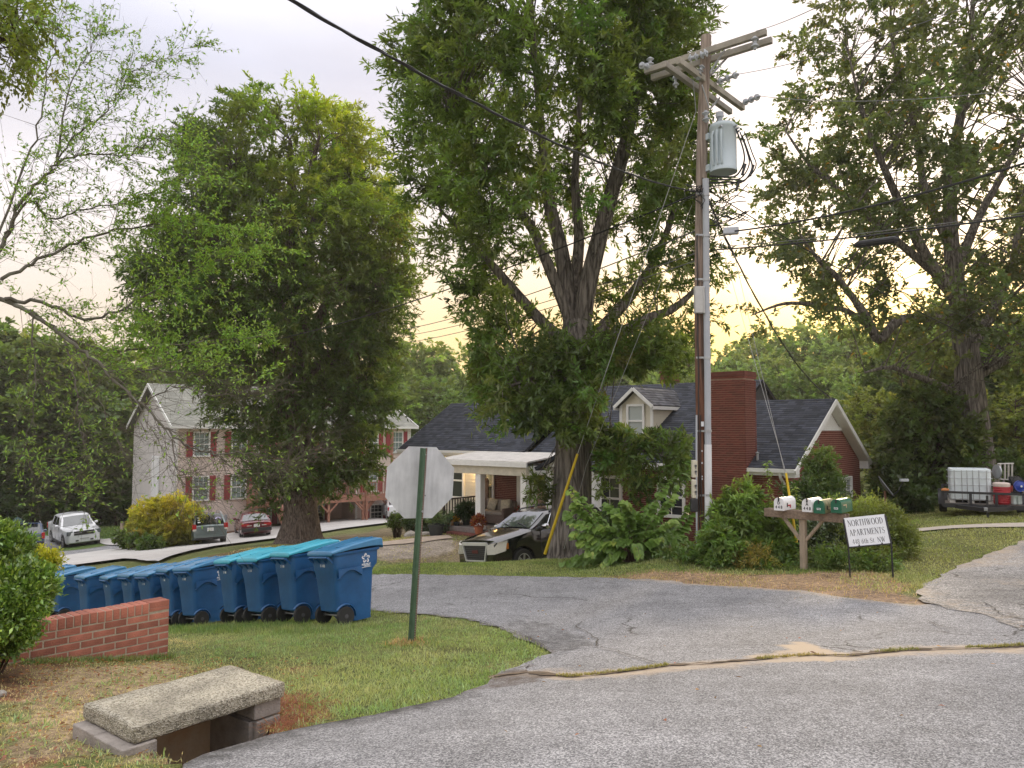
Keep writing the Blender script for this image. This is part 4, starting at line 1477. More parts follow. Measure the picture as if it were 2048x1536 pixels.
serif_text('448 6th St. NW', 0.075, o_ - su * 0.155, sr, su, sn, lt, swid * 0.80)
lt.build('lettering', BLACKP, asn, 0, fix=False, kind='stuff')
for s, dn in ((-1, 0.40), (1, 0.62)):
 b = MB()
 top = cen + sr * (s * (swid / 2 + 0.008)) + su * (shg / 2 - 0.02)
 bot = cen + sr * (s * (swid / 2 + 0.012)) - su * (shg / 2)
 gz = h(bot.x, bot.y)
 foot = Vector((bot.x + su.x * -0.25, bot.y, gz - 0.1))
 b.beam(top, bot, 0.02, 0.02)
 b.beam(bot, foot, 0.02, 0.02)
 b.build('leg', BLKMETAL, asn, 0)
b = MB()
b.beam(cen - sr * swid / 2 - su * (shg / 2 + 0.008), cen + sr * swid / 2 - su * (shg / 2 + 0.008), 0.018, 0.018)
b.build('crossbar', BLKMETAL, asn, 0)
for s in (-0.15, 0.18):
 b = MB()
 b.cyl(cen + sr * s - su * (shg / 2 - 0.01) + sn * 0.001, cen + sr * s - su * (shg / 2 - 0.01) + sn * 0.008, 0.012, n=8)
 b.build('clip', BLKMETAL, asn)
WOODP = M('weathered pole timber', (0.30, 0.235, 0.19), 0.92, var=0.28, scale=3, stretch=(5, 5, 0.35), bump=0.5, bscale=14)
WOODLOW = M('reddish lower pole timber', (0.21, 0.095, 0.06), 0.92, var=0.4, scale=3, stretch=(6, 6, 0.3), bump=0.6, bscale=14)
ARMW = M('grey crossarm timber', (0.33, 0.30, 0.25), 0.92, var=0.2, scale=4, stretch=(1, 1, 1), bump=0.4)
PORC = M('grey glazed porcelain', (0.42, 0.44, 0.47), 0.3, var=0.08)
PVCG = M('grey conduit', (0.40, 0.42, 0.45), 0.45, var=0.06)
PVCW = M('white conduit', (0.70, 0.71, 0.72), 0.45, var=0.05)
CREAM = M('cream meter housing', (0.60, 0.56, 0.44), 0.5, var=0.1)
DP = 14.4
up_pole = thing('utility_pole', 'tall weathered wooden utility pole with double crossarms in front of the house', 'utility pole')
axis_ = [(1409, 1112), (1406, 900), (1403, 750), (1401, 570), (1403, 350), (1408, 180), (1412.5, 72)]
pts = [P(x, y, DP) for x, y in axis_]
g0 = h(pts[0].x, pts[0].y)
pts[0].z = g0 - 0.5
rr = np.interp([p.z for p in pts], [-1, 9], [0.128, 0.098])
b = MB()
b.tube(smooth_path(pts, 4), list(np.interp([p.z for p in smooth_path(pts, 4)], [-1, 9], [0.128, 0.098])), 18, caps=True)
def polemat():
 m, nt, out = newmat('pole timber')
 N, L = nt.nodes, nt.links
 bs = N.new('ShaderNodeBsdfPrincipled')
 bs.inputs['Roughness'].default_value = 0.92
 bs.inputs['Specular IOR Level'].default_value = 0.2
 L.new(bs.outputs[0], out.inputs[0])
 t = N.new('ShaderNodeTexCoord')
 mp = N.new('ShaderNodeMapping')
 mp.inputs['Scale'].default_value = (9, 9, 0.45)
 L.new(t.outputs['Object'], mp.inputs[0])
 nz = N.new('ShaderNodeTexNoise')
 nz.inputs['Scale'].default_value = 3
 nz.inputs['Detail'].default_value = 7
 L.new(mp.outputs[0], nz.inputs['Vector'])
 r1, r2 = N.new('ShaderNodeValToRGB'), N.new('ShaderNodeValToRGB')
 for rp, a, c in ((r1, (0.17, 0.13, 0.105), (0.40, 0.33, 0.275)), (r2, (0.05, 0.03, 0.022), (0.27, 0.125, 0.08))):
  rp.color_ramp.elements[0].position, rp.color_ramp.elements[1].position = 0.34, 0.66
  rp.color_ramp.elements[0].color, rp.color_ramp.elements[1].color = (*a, 1), (*c, 1)
  L.new(nz.outputs[0], rp.inputs[0])
 sp_ = N.new('ShaderNodeSeparateXYZ')
 L.new(t.outputs['Object'], sp_.inputs[0])
 n2 = N.new('ShaderNodeTexNoise')
 n2.inputs['Scale'].default_value = 1.2
 L.new(t.outputs['Object'], n2.inputs['Vector'])
 ad = N.new('ShaderNodeMath')
 ad.operation = 'MULTIPLY_ADD'
 ad.inputs[1].default_value = 2.5
 L.new(n2.outputs[0], ad.inputs[0])
 L.new(sp_.outputs[2], ad.inputs[2])
 mr = N.new('ShaderNodeMapRange')
 mr.inputs[1].default_value, mr.inputs[2].default_value = 3.6, 6.6
 L.new(ad.outputs[0], mr.inputs[0])
 mx = N.new('ShaderNodeMix')
 mx.data_type = 'RGBA'
 L.new(mr.outputs[0], mx.inputs['Factor'])
 L.new(r2.outputs[0], mx.inputs['A'])
 L.new(r1.outputs[0], mx.inputs['B'])
 L.new(mx.outputs['Result'], bs.inputs['Base Color'])
 bp = N.new('ShaderNodeBump')
 bp.inputs['Strength'].default_value = 0.8
 bp.inputs['Distance'].default_value = 0.02
 L.new(nz.outputs[0], bp.inputs['Height'])
 L.new(bp.outputs[0], bs.inputs['Normal'])
 return m
b.build('shaft', polemat(), up_pole, 50)
def polex(y):
 return float(np.interp(y, [a[1] for a in axis_[::-1]], [a[0] for a in axis_[::-1]]))
def arm(a, c, label=None):
 b = MB()
 b.beam(a, c, 0.09, 0.115)
 bevel(b.build('crossarm', ARMW, up_pole, 0), 0.006)
arm(P(1290, 143, 14.95), P(1533, 64, 13.5))
arm(P(1303, 156, 15.15), P(1544, 80, 13.72))
arm(P(1328, 128, 13.75), P(1461, 224, 15.95))
arm(P(1356, 121, 13.55), P(1486, 216, 15.75))
def strut(a, c):
 b = MB()
 b.beam(a, c, 0.012, 0.04)
 b.build('brace', STEEL, up_pole, 0)
strut(P(1449, 100, 14.1), P(1418, 148, 14.35))
strut(P(1466, 102, 14.2), P(1420, 152, 14.45))
strut(P(1386, 160, 13.9), P(1392, 225, 14.3))
strut(P(1404, 170, 14.0), P(1418, 215, 14.3))
strut(P(1440, 195, 15.3), P(1420, 218, 14.6))
def bells(a, c, r, n, name='insulator'):
 a, c = Vector(a), Vector(c)
 d = c - a
 L_ = d.length
 q = d.to_track_quat('Z', 'Y').to_matrix()
 b = MB()
 prof = [(0.012, 0)]
 for i in range(n):
  z0, z1 = L_ * (i + 0.1) / n, L_ * (i + 0.9) / n
  prof += [(r * 0.42, z0), (r, z0 + (z1 - z0) * 0.45), (r * 0.94, z0 + (z1 - z0) * 0.58), (r * 0.42, z0 + (z1 - z0) * 0.62), (r * 0.42, z1)]
 prof += [(0.012, L_)]
 b.lathe(prof, n=12)
 b.v = [tuple(q @ Vector(p) + a) for p in b.v]
 return b.build(name, PORC, up_pole, 25)
bells(P(1301, 142, 14.9), P(1300, 114, 14.9), 0.075, 3)
bells(P(1297, 134, 14.8), P(1279, 130, 14.6), 0.07, 2)
bells(P(1510, 72, 13.6), P(1510, 100, 13.6), 0.075, 2)
bells(P(1376, 118, 13.9), P(1398, 112, 13.8), 0.075, 2)
bells(P(1400, 112, 13.8), P(1416, 104, 13.7), 0.075, 2)
bells(P(1434, 165, 14.7), P(1478, 148, 14.3), 0.07, 3)
bells(P(1486, 206, 15.6), P(1520, 192, 15.0), 0.07, 3)
bells(P(1350, 150, 14.3), P(1352, 176, 14.3), 0.06, 2)
bells(P(1405, 130, 14.15), P(1394, 160, 14.15), 0.06, 4)
bells(P(1413, 245, 14.2), P(1411, 220, 14.2), 0.075, 2, 'lightning_arrester')
xs_c = [(1417, 1100), (1416, 900), (1415, 750), (1413, 600), (1411.5, 358)]
cpts = [P(x, y, DP - 0.17) for x, y in xs_c]
cpts[0].z = h(cpts[0].x, cpts[0].y) - 0.1
b = MB()
b.tube([cpts[1] + Vector((0, 0, 0.05)), cpts[2], cpts[3], cpts[4]], 0.062, 12)
b.build('conduit', PVCG, up_pole)
b = MB()
b.tube([cpts[0], cpts[1] + Vector((0, 0, 0.1))], 0.068, 12)
b.build('conduit', PVCW, up_pole)
for y in (390, 472, 560, 716, 862, 990):
 p = P(polex(y), y, DP)
 c = P(np.interp(y, [a[1] for a in xs_c[::-1]], [a[0] for a in xs_c[::-1]]), y, DP - 0.17)
 b = MB()
 b.lathe([(0.07, -0.02), (0.074, -0.02), (0.074, 0.02), (0.07, 0.02)], c, n=12)
 b.beam(p - Vector((0.12, 0.1, 0)), c - Vector((0, 0.07, 0)), 0.01, 0.035)
 b.build('strap', STEEL, up_pole)
b = MB()
b.tube([P(1399, 1080, DP - 0.14), P(1398, 900, DP - 0.15), P(1397, 760, DP - 0.15), P(1395, 640, DP - 0.14), P(1394, 470, DP - 0.13)], 0.012, 5)
b.tube([P(1405, 1075, DP - 0.16), P(1402, 940, DP - 0.16), P(1401, 830, DP - 0.15)], 0.010, 5)
b.build('cable_run', BLACKP, up_pole)
b = MB()
b.box(P(1404.5, 848, DP - 0.14), (0.06, 0.02, 0.09))
for y in (902, 926, 953, 958):
 b.box(P(1404, y, DP - 0.14), (0.02, 0.02, 0.03))
b.build('pole_tag', WHITE, up_pole, 0)
for x, y0, y1, r in ((1394, 1100, 830, 0.018), (1413, 1100, 950, 0.022)):
 b = MB()
 b.tube([P(x, y0, DP - 0.2), P(x - 1, (y0 + y1) / 2, DP - 0.2), P(x - 1, y1, DP - 0.19)], r, 8)
 b.build('ground_conduit', PVCG if x < 1400 else PVCW, up_pole)
gb = MB()
gb.box(P(1398, 600, DP - 0.17), (0.17, 0.13, 0.50))
gb.box(P(1407, 600, DP - 0.20), (0.03, 0.10, 0.51))
gbo = bevel(gb.build('terminal_box', M('pale grey enclosure', (0.50, 0.49, 0.47), 0.6, var=0.08), None, 0), 0.012)
tag(gbo, 'pale grey rectangular box fixed halfway up the utility pole', 'utility box')
for k, (y0, y1, lab) in enumerate(((921, 955, 'upper cream meter box on the utility pole'), (960, 996, 'lower cream meter box on the utility pole'))):
 t = thing('meter_box', lab, 'meter box', P(1389, y1, DP - 0.16), group='cream boxes low on the pole')
 hgt = (y1 - y0) / FPX * DP
 b = MB()
 b.box((0, 0, hgt / 2), (0.10, 0.11, hgt))
 bevel(b.build('housing', CREAM, t, 0), 0.015)
 for zz in (0.35, 0.68):
  b = MB()
  b.cyl((0.012, -0.055, hgt * zz), (0.012, -0.07, hgt * zz), 0.022, n=8)
  b.box((0.012, -0.062, hgt * zz - 0.035), (0.012, 0.012, 0.04))
  b.build('lock', M('dark lock', (0.08, 0.08, 0.08), 0.5), t)
bx = MB()
bx.box(P(1388, 1010, DP - 0.17), (0.13, 0.11, 0.24))
tag(bevel(bx.build('junction_box', BLKMETAL, None, 0), 0.012), 'black junction box below the cream meter boxes on the pole', 'utility box')
tf = thing('pole_transformer', 'pale grey cylindrical transformer can hung on the utility pole', 'transformer')
TFM = M('pale blue grey enamel', (0.46, 0.53, 0.56), 0.38, var=0.05, scale=2)
tcn = P(1447, 345, DP - 0.15)
r_, H_ = 0.255, 0.90
b = MB()
b.lathe([(r_ * 0.97, 0.02), (r_, 0.0), (r_, 0.05), (r_ * 0.97, 0.06), (r_ * 0.97, H_ - 0.08), (r_, H_ - 0.07), (r_, H_ - 0.03), (r_ * 0.9, H_ + 0.015), (0.10, H_ + 0.045), (0.0, H_ + 0.05)], tcn, n=28)
b.build('tank', TFM, tf, 40)
for k, a in enumerate((-2.6, -2.25, -1.95)):
 b = MB()
 q = tcn + Vector((math.cos(a), math.sin(a), 0)) * (r_ * 0.99)
 b.tube([q + Vector((0, 0, 0.10)), q + Vector((math.cos(a) * 0.03, math.sin(a) * 0.03, 0.18)), q + Vector((math.cos(a) * 0.03, math.sin(a) * 0.03, H_ - 0.25)), q + Vector((0, 0, H_ - 0.16))], 0.022, 6)
 b.build('weld_rib', TFM, tf)
for z in (0.10, H_ - 0.2):
 b = MB()
 b.beam(tcn + Vector((-r_ + 0.02, 0.0, z)), P(polex(300), 300, DP) * 1 + Vector((0.05, 0, 0)) * 1 if False else Vector((P(polex(300), 300, DP).x + 0.05, DP, tcn.z + z)), 0.10, 0.12)
 b.build('bracket', TFM, tf, 0)
bq = tcn + Vector((-0.07, -0.06, H_ + 0.02))
b = MB()
b.lathe([(0.05, 0), (0.055, 0.02), (0.04, 0.03), (0.055, 0.05), (0.04, 0.06), (0.055, 0.085), (0.04, 0.10), (0.075, 0.12), (0.075, 0.21), (0.03, 0.22)], bq, n=12)
b.build('bushing', PORC, tf)
for k, (dx, dz) in enumerate(((0.16, -0.10), (0.215, -0.12), (0.24, -0.16), (-0.13, -0.12))):
 b = MB()
 q = tcn + Vector((dx, -math.sqrt(max(0.0, r_ * r_ - dx * dx)), H_ + dz))
 b.cyl(q, q + Vector((0.03, -0.07, 0.01)), 0.02, n=8)
 b.build('terminal', STEEL, tf)
for k, (x1, y1, r1) in enumerate(((1482, 262, 0.016), (1490, 268, 0.013), (1494, 275, 0.016), (1500, 270, 0.012))):
 b = MB()
 b.tube(smooth_path([P(x1 - 10, y1 - 4, DP - 0.35), P(x1 + 4, y1 + 35, DP - 0.32), P(x1 + 6 + k * 2, y1 + 62, DP - 0.3), P(x1 - 8, y1 + 88, DP - 0.28), P(1455, 354 + k * 5, DP - 0.25), P(1418, 352 + k * 7, DP - 0.2)], 5), r1, 6)
 b.build('lead', BLACKP, tf)
for x, y in ((1488, 340), (1504, 342), (1476, 372)):
 b = MB()
 b.tube([P(x + 3, y - 12, DP - 0.3), P(x - 4, y + 10, DP - 0.3)], 0.026, 7)
 b.build('splice', BLACKP, tf)
CABLE = M('black cable jacket', (0.016, 0.016, 0.018), 0.55, var=0.2)
WIRE = M('bare grey wire', (0.20, 0.20, 0.20), 0.5, metal=0.5)
LIGHTW = M('pale strand', (0.42, 0.42, 0.42), 0.5, metal=0.4)
def cable(name, label, a, c, r, sag=0.2, mat=CABLE, n=20, cat='cable', group='overhead cables at the pole', twist=0):
 b = MB()
 pts_ = curve_pts(a, c, n, sag)
 b.tube(pts_, r, 5)
 if twist:
  d = (Vector(c) - Vector(a)).normalized()
  s = d.cross(Vector((0, 0, 1))).normalized()
  u = s.cross(d)
  for ph in (0, 2.1):
   q = []
   m_ = n * 8
   pp = curve_pts(a, c, m_, sag)
   for i, p in enumerate(pp):
    an = ph + i * 0.24
    q.append(p + (s * math.cos(an) + u * math.sin(an)) * r * 1.0)
   b.tube(q, r * 0.7, 4)
 o = b.build(name, mat, None, 50, fix=False)
 return tag(o, label, cat, group)
cable('service_cable', 'thick twisted black cable sagging from the sky corner down to the pole', P(560, -12, 4.6), P(1397, 384, DP - 0.1), 0.010, 0.22, n=30, twist=1)
cable('overhead_cable', 'black cable from the pole passing low across both oaks to the apartments', P(1396, 386, DP), P(330, 705, 40), 0.016, 0.8)
cable('overhead_cable', 'thin grey wire in the yellow sky gap, lowest of three', P(1396, 520, DP + 0.1), P(690, 694, 46), 0.012, 0.5, WIRE)
cable('overhead_cable', 'thin grey wire in the yellow sky gap, middle of three', P(1396, 505, DP + 0.1), P(690, 680, 46), 0.012, 0.5, WIRE)
cable('overhead_cable', 'thin grey wire in the yellow sky gap, uppermost of three', P(1396, 460, DP + 0.1), P(690, 668, 46), 0.014, 0.6, WIRE)
cable('overhead_cable', 'upper thick black cable running right from the splice box', P(1470, 462, DP - 0.5), P(2100, 310, 9.0), 0.016, 0.12)
cable('overhead_cable', 'black cable holding the long splice case at right', P(1425, 500, DP), P(2100, 424, 9.5), 0.014, 0.05)
cable('overhead_cable', 'grey support strand just above the long splice case', P(1425, 494, DP), P(2100, 418, 9.6), 0.006, 0.05, WIRE)
cable('overhead_cable', 'cable sloping right from the pole below the splice box past the far oak', P(1412, 378, DP), P(2120, 742, 26), 0.012, 0.35)
cable('overhead_cable', 'twisted service cable from the pole down to the gable peak', P(1412, 390, DP), P(1673, 800, 25.3), 0.012, 0.75, twist=1)
cable('overhead_cable', 'thin strand beside the service cable to the gable', P(1425, 430, DP), P(1672, 806, 25.3), 0.006, 0.5, WIRE)
cable('overhead_cable', 'bare line wire rising right from the crossarm end', P(1512, 62, 13.6), P(1720, -30, 8.0), 0.006, 0.05, WIRE)
cable('overhead_cable', 'bare line wire from the middle insulator up to the far oak', P(1478, 148, 14.3), P(2110, -60, 8.0), 0.006, 0.15, WIRE)
cable('overhead_cable', 'bare line wire from the lower insulator across the far oak', P(1520, 192, 15.0), P(2110, 170, 9.0), 0.006, 0.15, WIRE)
cable('overhead_cable', 'thin dark line crossing the far oak below the black cables', P(1412, 400, DP), P(2110, 690, 22), 0.008, 0.25)
scs = MB()
scs.tube([P(1708, 490, 11.9), P(1716, 489, 11.9), P(1790, 479, 11.4), P(1798, 478, 11.4)], [0.02, 0.055, 0.055, 0.02], 10)
tag(scs.build('splice_case', CABLE, None), 'long black splice case hanging on the lower right cable', 'splice case')
sbx = MB()
sbx.box(P(1462, 462, DP - 0.4), (0.28, 0.14, 0.13), rz=R(-15))
tag(bevel(sbx.build('cable_box', M('pale cable box', (0.48, 0.50, 0.54), 0.5), None, 0), 0.02), 'small pale cable box on the strand right of the pole', 'utility box')
tang = MB()
for k in range(16):
 a0 = P(random.uniform(1372, 1398), random.uniform(372, 405), DP - 0.15)
 pth = [a0]
 for j in range(4):
  pth.append(pth[-1] + Vector((random.uniform(-0.12, 0.22), random.uniform(-0.05, 0.05), random.uniform(-0.14, 0.12))))
 tang.tube(smooth_path(pth, 3), 0.007, 4)
for k in range(10):
 a0 = P(random.uniform(1416, 1430), random.uniform(395, 470), DP - 0.15)
 tang.tube(smooth_path([a0, a0 + Vector((0.2, 0, random.uniform(-0.1, 0.25))), a0 + Vector((0.4, -0.1, random.uniform(-0.05, 0.3))), a0 + Vector((0.62, -0.2, random.uniform(0.0, 0.35)))], 4), 0.010, 5)
tang.build('cable_loop', CABLE, up_pole)
YEL = M('yellow guy guard', (0.62, 0.43, 0.02), 0.5, var=0.1)
def guy(a, c, g0_, gmat, label, r=0.005, gr=0.028, foot=None):
 t = thing('guy_wire', label, 'guy wire', group='guy wires of the pole')
 a, c, g0_ = Vector(a), Vector(c), Vector(g0_)
 b = MB()
 b.tube([a, g0_, c], r, 5)
 b.build('strand', LIGHTW, t)
 if gmat:
  b = MB()
  b.tube([g0_, c], [gr * 0.8, gr], 8)
  b.build('guard', gmat, t)
 return t
g1 = G(1088, 1112)
guy(P(1392, 222, DP), P(1090, 1108, 17.3), P(1155, 908, 16.75), YEL, 'guy wire with a long yellow guard leaning before the big oak trunk', 0.008, 0.035)
guy(P(1384, 410, DP), P(1128, 1098, 17.6), P(1173, 930, 17.0), None, 'plain guy wire ending beside the big oak trunk')
guy(P(1424, 420, DP), P(1593, 1085, 13.6), P(1572, 946, 13.7), YEL, 'guy wire with a short yellow guard behind the mailboxes', 0.005, 0.026)
guy(P(1420, 300, DP), P(1600, 1085, 14.6), P(1566, 930, 14.5), None, 'thin plain guy wire beside the brick chimney')
HF, HG = Vector((-0.76, 0.65, 0)), Vector((0.65, 0.76, 0))
H0 = P(1590, 936, 22.0)
H0 = Vector((H0.x, H0.y, 0))
def hs(s, o, z):
 return H0 + HF * s + HG * o + Vector((0, 0, z))
HROT = Matrix((-HF, HG, Vector((0, 0, 1)))).transposed()     # box x axis along the front (to the right), y into the house
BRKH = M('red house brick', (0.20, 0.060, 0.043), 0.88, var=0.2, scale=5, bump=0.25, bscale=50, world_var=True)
MORTH = M('pinkish house mortar', (0.50, 0.35, 0.28), 0.95, var=0.12, scale=14, bump=0.3)
TRIM = M('white painted trim', (0.80, 0.79, 0.76), 0.5, var=0.05)
SIDW = M('cream lap siding', (0.66, 0.61, 0.49), 0.6, var=0.05, scale=2)
GLASS = M('window glass', (0.05, 0.06, 0.06), 0.06, spec=0.8, var=0.2, scale=1.5)
BLIND = M('pale window blind', (0.52, 0.55, 0.52), 0.8, var=0.05)
def shingle(name, c, k=1.0):
 m, nt, out = newmat(name)
 N, L = nt.nodes, nt.links
 b = N.new('ShaderNodeBsdfPrincipled')
 b.inputs['Roughness'].default_value = 0.9
 b.inputs['Specular IOR Level'].default_value = 0.25
 L.new(b.outputs[0], out.inputs[0])
 t = N.new('ShaderNodeUVMap')
 br = N.new('ShaderNodeTexBrick')
 br.offset = 0.37
 br.inputs['Scale'].default_value = 1.0
 br.inputs['Brick Width'].default_value = 0.24
 br.inputs['Row Height'].default_value = 0.14
 br.inputs['Mortar Size'].default_value = 0.004
 br.inputs['Color1'].default_value = (*[x * (1 - 0.35 * k) for x in c], 1)
 br.inputs['Color2'].default_value = (*[x * (1 + 0.5 * k) for x in c], 1)
 br.inputs['Mortar'].default_value = (*[x * 0.5 for x in c], 1)
 br.inputs['Bias'].default_value = -0.1
 L.new(t.outputs[0], br.inputs['Vector'])
 nz = N.new('ShaderNodeTexNoise')
 nz.inputs['Scale'].default_value = 90
 L.new(t.outputs[0], nz.inputs['Vector'])
 n2 = N.new('ShaderNodeTexNoise')
 n2.inputs['Scale'].default_value = 0.7
 n2.inputs['Detail'].default_value = 4
 L.new(t.outputs[0], n2.inputs['Vector'])
 ad = N.new('ShaderNodeMath')
 ad.operation = 'ADD'
 L.new(nz.outputs[0], ad.inputs[0])
 L.new(n2.outputs[0], ad.inputs[1])
 mr = N.new('ShaderNodeMapRange')
 mr.inputs[1].default_value, mr.inputs[2].default_value, mr.inputs[3].default_value, mr.inputs[4].default_value = 0.65, 1.35, 0.7, 1.35
 L.new(ad.outputs[0], mr.inputs[0])
 s = N.new('ShaderNodeVectorMath')
 s.operation = 'SCALE'
 L.new(br.outputs['Color'], s.inputs[0])
 L.new(mr.outputs[0], s.inputs['Scale'])
 L.new(s.outputs[0], b.inputs['Base Color'])
 return m
SHN = shingle('dark slate shingles', (0.047, 0.052, 0.066))
SHO = shingle('worn grey shingles', (0.10, 0.10, 0.11))
SHB = shingle('beige grey shingles', (0.27, 0.27, 0.235), 0.25)
def roof_slope(a, b, c, d, mat, parent, name='roof', row=0.14, lift=0.014, fascia=0.0):
 """a, b: eave ends left to right; c, d: ridge ends right to left. Courses of shingles lapped one over the next."""
 a, b, c, d = Vector(a), Vector(b), Vector(c), Vector(d)
 n = (b - a).cross(d - a).normalized()
 if n.z < 0:
  n = -n
 SLn = ((d - a).length + (c - b).length) / 2
 k = max(1, int(SLn / row))
 mb, uv = MB(), []
 e = (b - a).normalized()
 for i in range(k):
  t0, t1 = i / k, min(1.0, (i + 1.25) / k)
  p0, p1 = a.lerp(d, t0), b.lerp(c, t0)
  q0, q1 = a.lerp(d, t1), b.lerp(c, t1)
  up0 = n * lift * 1.3
  jit = 0.003
  vs = [p0 + up0, p1 + up0, q1 + n * 0.001, q0 + n * 0.001, p0, p1]
  mb.add(vs, [(0, 1, 2, 3), (4, 5, 1, 0)])
  for p in (p0, p1, q1, q0):
   uv.append(((p - a).dot(e), i * row + (0.03 if p in (p0, p1) else 0.125)))
  for p in (p0, p1, p1, p0):
   uv.append(((p - a).dot(e), i * row + 0.03))
 th = 0.10
 o = len(mb.v)
 mb.add([a, b, c, d, a - n * th, b - n * th, c - n * th, d - n * th], [(0, 3, 2, 1), (4, 5, 6, 7), (0, 1, 5, 4), (1, 2, 6, 5), (2, 3, 7, 6), (3, 0, 4, 7)])
 uv += [(0, 0)] * 24
 me = mb.mesh(name, mat, 0, fix=False)
 ul = me.uv_layers.new(name='UVMap')
 ul.data.foreach_set('uv', np.array(uv, np.float32).ravel())
 return link(name, me, parent)
house = thing('brick_house', 'single storey red brick house with dark shingle roofs, dormer and porch behind the pole', 'house')
GZH = -2.6         # walls run down into the ground
def wallbox(s0, s1, o0, o1, z0, z1, mat, name='wall'):
 b = MB()
 b.box(hs((s0 + s1) / 2, (o0 + o1) / 2, (z0 + z1) / 2), (abs(s1 - s0), abs(o1 - o0), z1 - z0), rot=HROT)
 return b.build(name, mat, house, 0)
EC, RC_, WC = 0.50, 2.62, 7.3
EA, RA_, WA = 0.55, 3.42, 10.0
EB, RB_, WB = 0.80, 2.82, 6.4
roof_slope(hs(3.3, 0.0, EC), hs(-0.0, 0.0, EC), hs(-0.0, WC / 2, RC_), hs(3.3, WC / 2, RC_), SHN, house)
roof_slope(hs(-0.0, WC, EC), hs(3.3, WC, EC), hs(3.3, WC / 2, RC_), hs(-0.0, WC / 2, RC_), SHN, house)
roof_slope(hs(10.0, 0.0, EA), hs(2.95, 0.0, EA), hs(2.95, WA / 2, RA_), hs(10.0, WA / 2, RA_), SHN, house)
roof_slope(hs(2.95, WA, EA), hs(10.0, WA, EA), hs(10.0, WA / 2, RA_), hs(2.95, WA / 2, RA_), SHO, house)
roof_slope(hs(17.0, 0.0, EB), hs(10.0, 0.0, EB), hs(10.0, WB / 2, RB_), hs(17.0, WB / 2, RB_), SHN, house)
roof_slope(hs(10.0, WB, EB), hs(17.0, WB, EB), hs(17.0, WB / 2, RB_), hs(10.0, WB / 2, RB_), SHN, house)
BH = {}
def brick_me(l, dep, hgt):
 key = (round(l, 3), round(dep, 3))
 if key not in BH:
  b = MB()
  b.box((0, 0, 0), (l, dep, hgt))
  BH[key] = b.mesh('brick', BRKH, 0)
 return BH[key]
def brickwork(parent, org, dirx, nrm_, length, z0, z1, limit, name='brickwork', clip=None, top_first=True, holes=()):
 """Running bond on a wall plane: the first `limit` bricks (from the top) as objects, the others joined."""
 rows = int((z1 - z0) / 0.0677)
 rest = MB()
 n = 0
 rot = Matrix((dirx, -nrm_, Vector((0, 0, 1)))).transposed()
 order = range(rows - 1, -1, -1) if top_first else range(rows)
 for r in order:
  z = z0 + (r + 0.5) * 0.0677
  x = -0.104 if r % 2 else 0.0
  while x < length:
   a, c = max(0.0, x), min(length, x + 0.198)
   x += 0.208
   if c - a < 0.03:
    continue
   if clip and not (clip(a, z) and clip(c, z)):
    continue
   if any(hx0 < (a + c) / 2 < hx1 and hz0 < z < hz1 for hx0, hx1, hz0, hz1 in holes):
    continue
   pr = random.uniform(-0.002, 0.003)
   p = org + dirx * ((a + c) / 2) + nrm_ * (0.006 + pr) + Vector((0, 0, z))
   if n < limit:
    o = link('brick', brick_me(c - a, 0.04, 0.053), parent)
    o.location = p
    o.rotation_euler = rot.to_euler()
    n += 1
   else:
    rest.box(p, (c - a, 0.04, 0.053), rot=rot)
 if rest.v:
  rest.build(name, BRKH, parent, 0, fix=False, kind='stuff')
RT = -HF          # to the right along the front
FN, EN = -HG, -HF
CH_S0, CH_S1, CHO = 1.42, 2.72, -0.12
CHT = P(1494, 746, 0).z if False else 3.36
chim = MB()
cb = hs((CH_S0 + CH_S1) / 2, CHO + 0.40, (CHT + GZH) / 2)
chim.box(cb, (CH_S1 - CH_S0 - 0.03, 0.78, CHT - GZH - 0.04), rot=HROT)
chimney = chim.build('chimney', MORTH, house, 0)
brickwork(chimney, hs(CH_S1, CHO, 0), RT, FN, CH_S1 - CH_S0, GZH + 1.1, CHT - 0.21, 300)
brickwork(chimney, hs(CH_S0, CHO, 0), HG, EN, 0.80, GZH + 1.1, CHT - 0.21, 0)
for (s0, s1, o0, o1, z0, z1) in ((CH_S0 - 0.03, CH_S1 + 0.03, CHO - 0.03, CHO + 0.83, CHT - 0.21, CHT - 0.145), (CH_S0 - 0.05, CH_S1 + 0.05, CHO - 0.05, CHO + 0.85, CHT - 0.14, CHT - 0.075), (CH_S0 - 0.03, CH_S1 + 0.03, CHO - 0.03, CHO + 0.83, CHT - 0.07, CHT)):
 b = MB()
 b.box(hs((s0 + s1) / 2, (o0 + o1) / 2, (z0 + z1) / 2), (s1 - s0, o1 - o0, z1 - z0), rot=HROT)
 b.build('corbel_course', BRKH, chimney, 0)
c2 = P(1340, 766, 33.5)
b = MB()
b.box((c2.x, c2.y, 3.2), (0.60, 0.55, 1.75), rot=HROT)
small = b.build('chimney', MORTH, house, 0, label='small dark brick chimney behind the main ridge')
so2 = Vector((c2.x, c2.y, 0))
brickwork(small, so2 - RT * 0.30 + FN * 0.275, RT, FN, 0.60, 2.9, 4.1, 0)
brickwork(small, so2 + RT * 0.30 + FN * 0.275, HG, EN, 0.55, 2.9, 4.1, 0)
b = MB()
b.box((c2.x, c2.y, 4.1), (0.68, 0.63, 0.09), rot=HROT)
b.build('cap', BRKH, small, 0)
gable = [hs(0.32, 0.30, GZH), hs(0.32, WC - 0.30, GZH), hs(0.32, WC - 0.30, EC + 0.02), hs(0.32, WC / 2, RC_ - 0.16), hs(0.32, 0.30, EC + 0.02)]
b = MB()
b.prism(gable, HF * 0.2)
gw = b.build('gable_wall', MORTH, house, 0)
slope_c = (RC_ - EC) / (WC / 2)
WIN1 = (2.15, 2.95, -1.75, -0.12)       # o0, o1, z0, z1 on the gable end
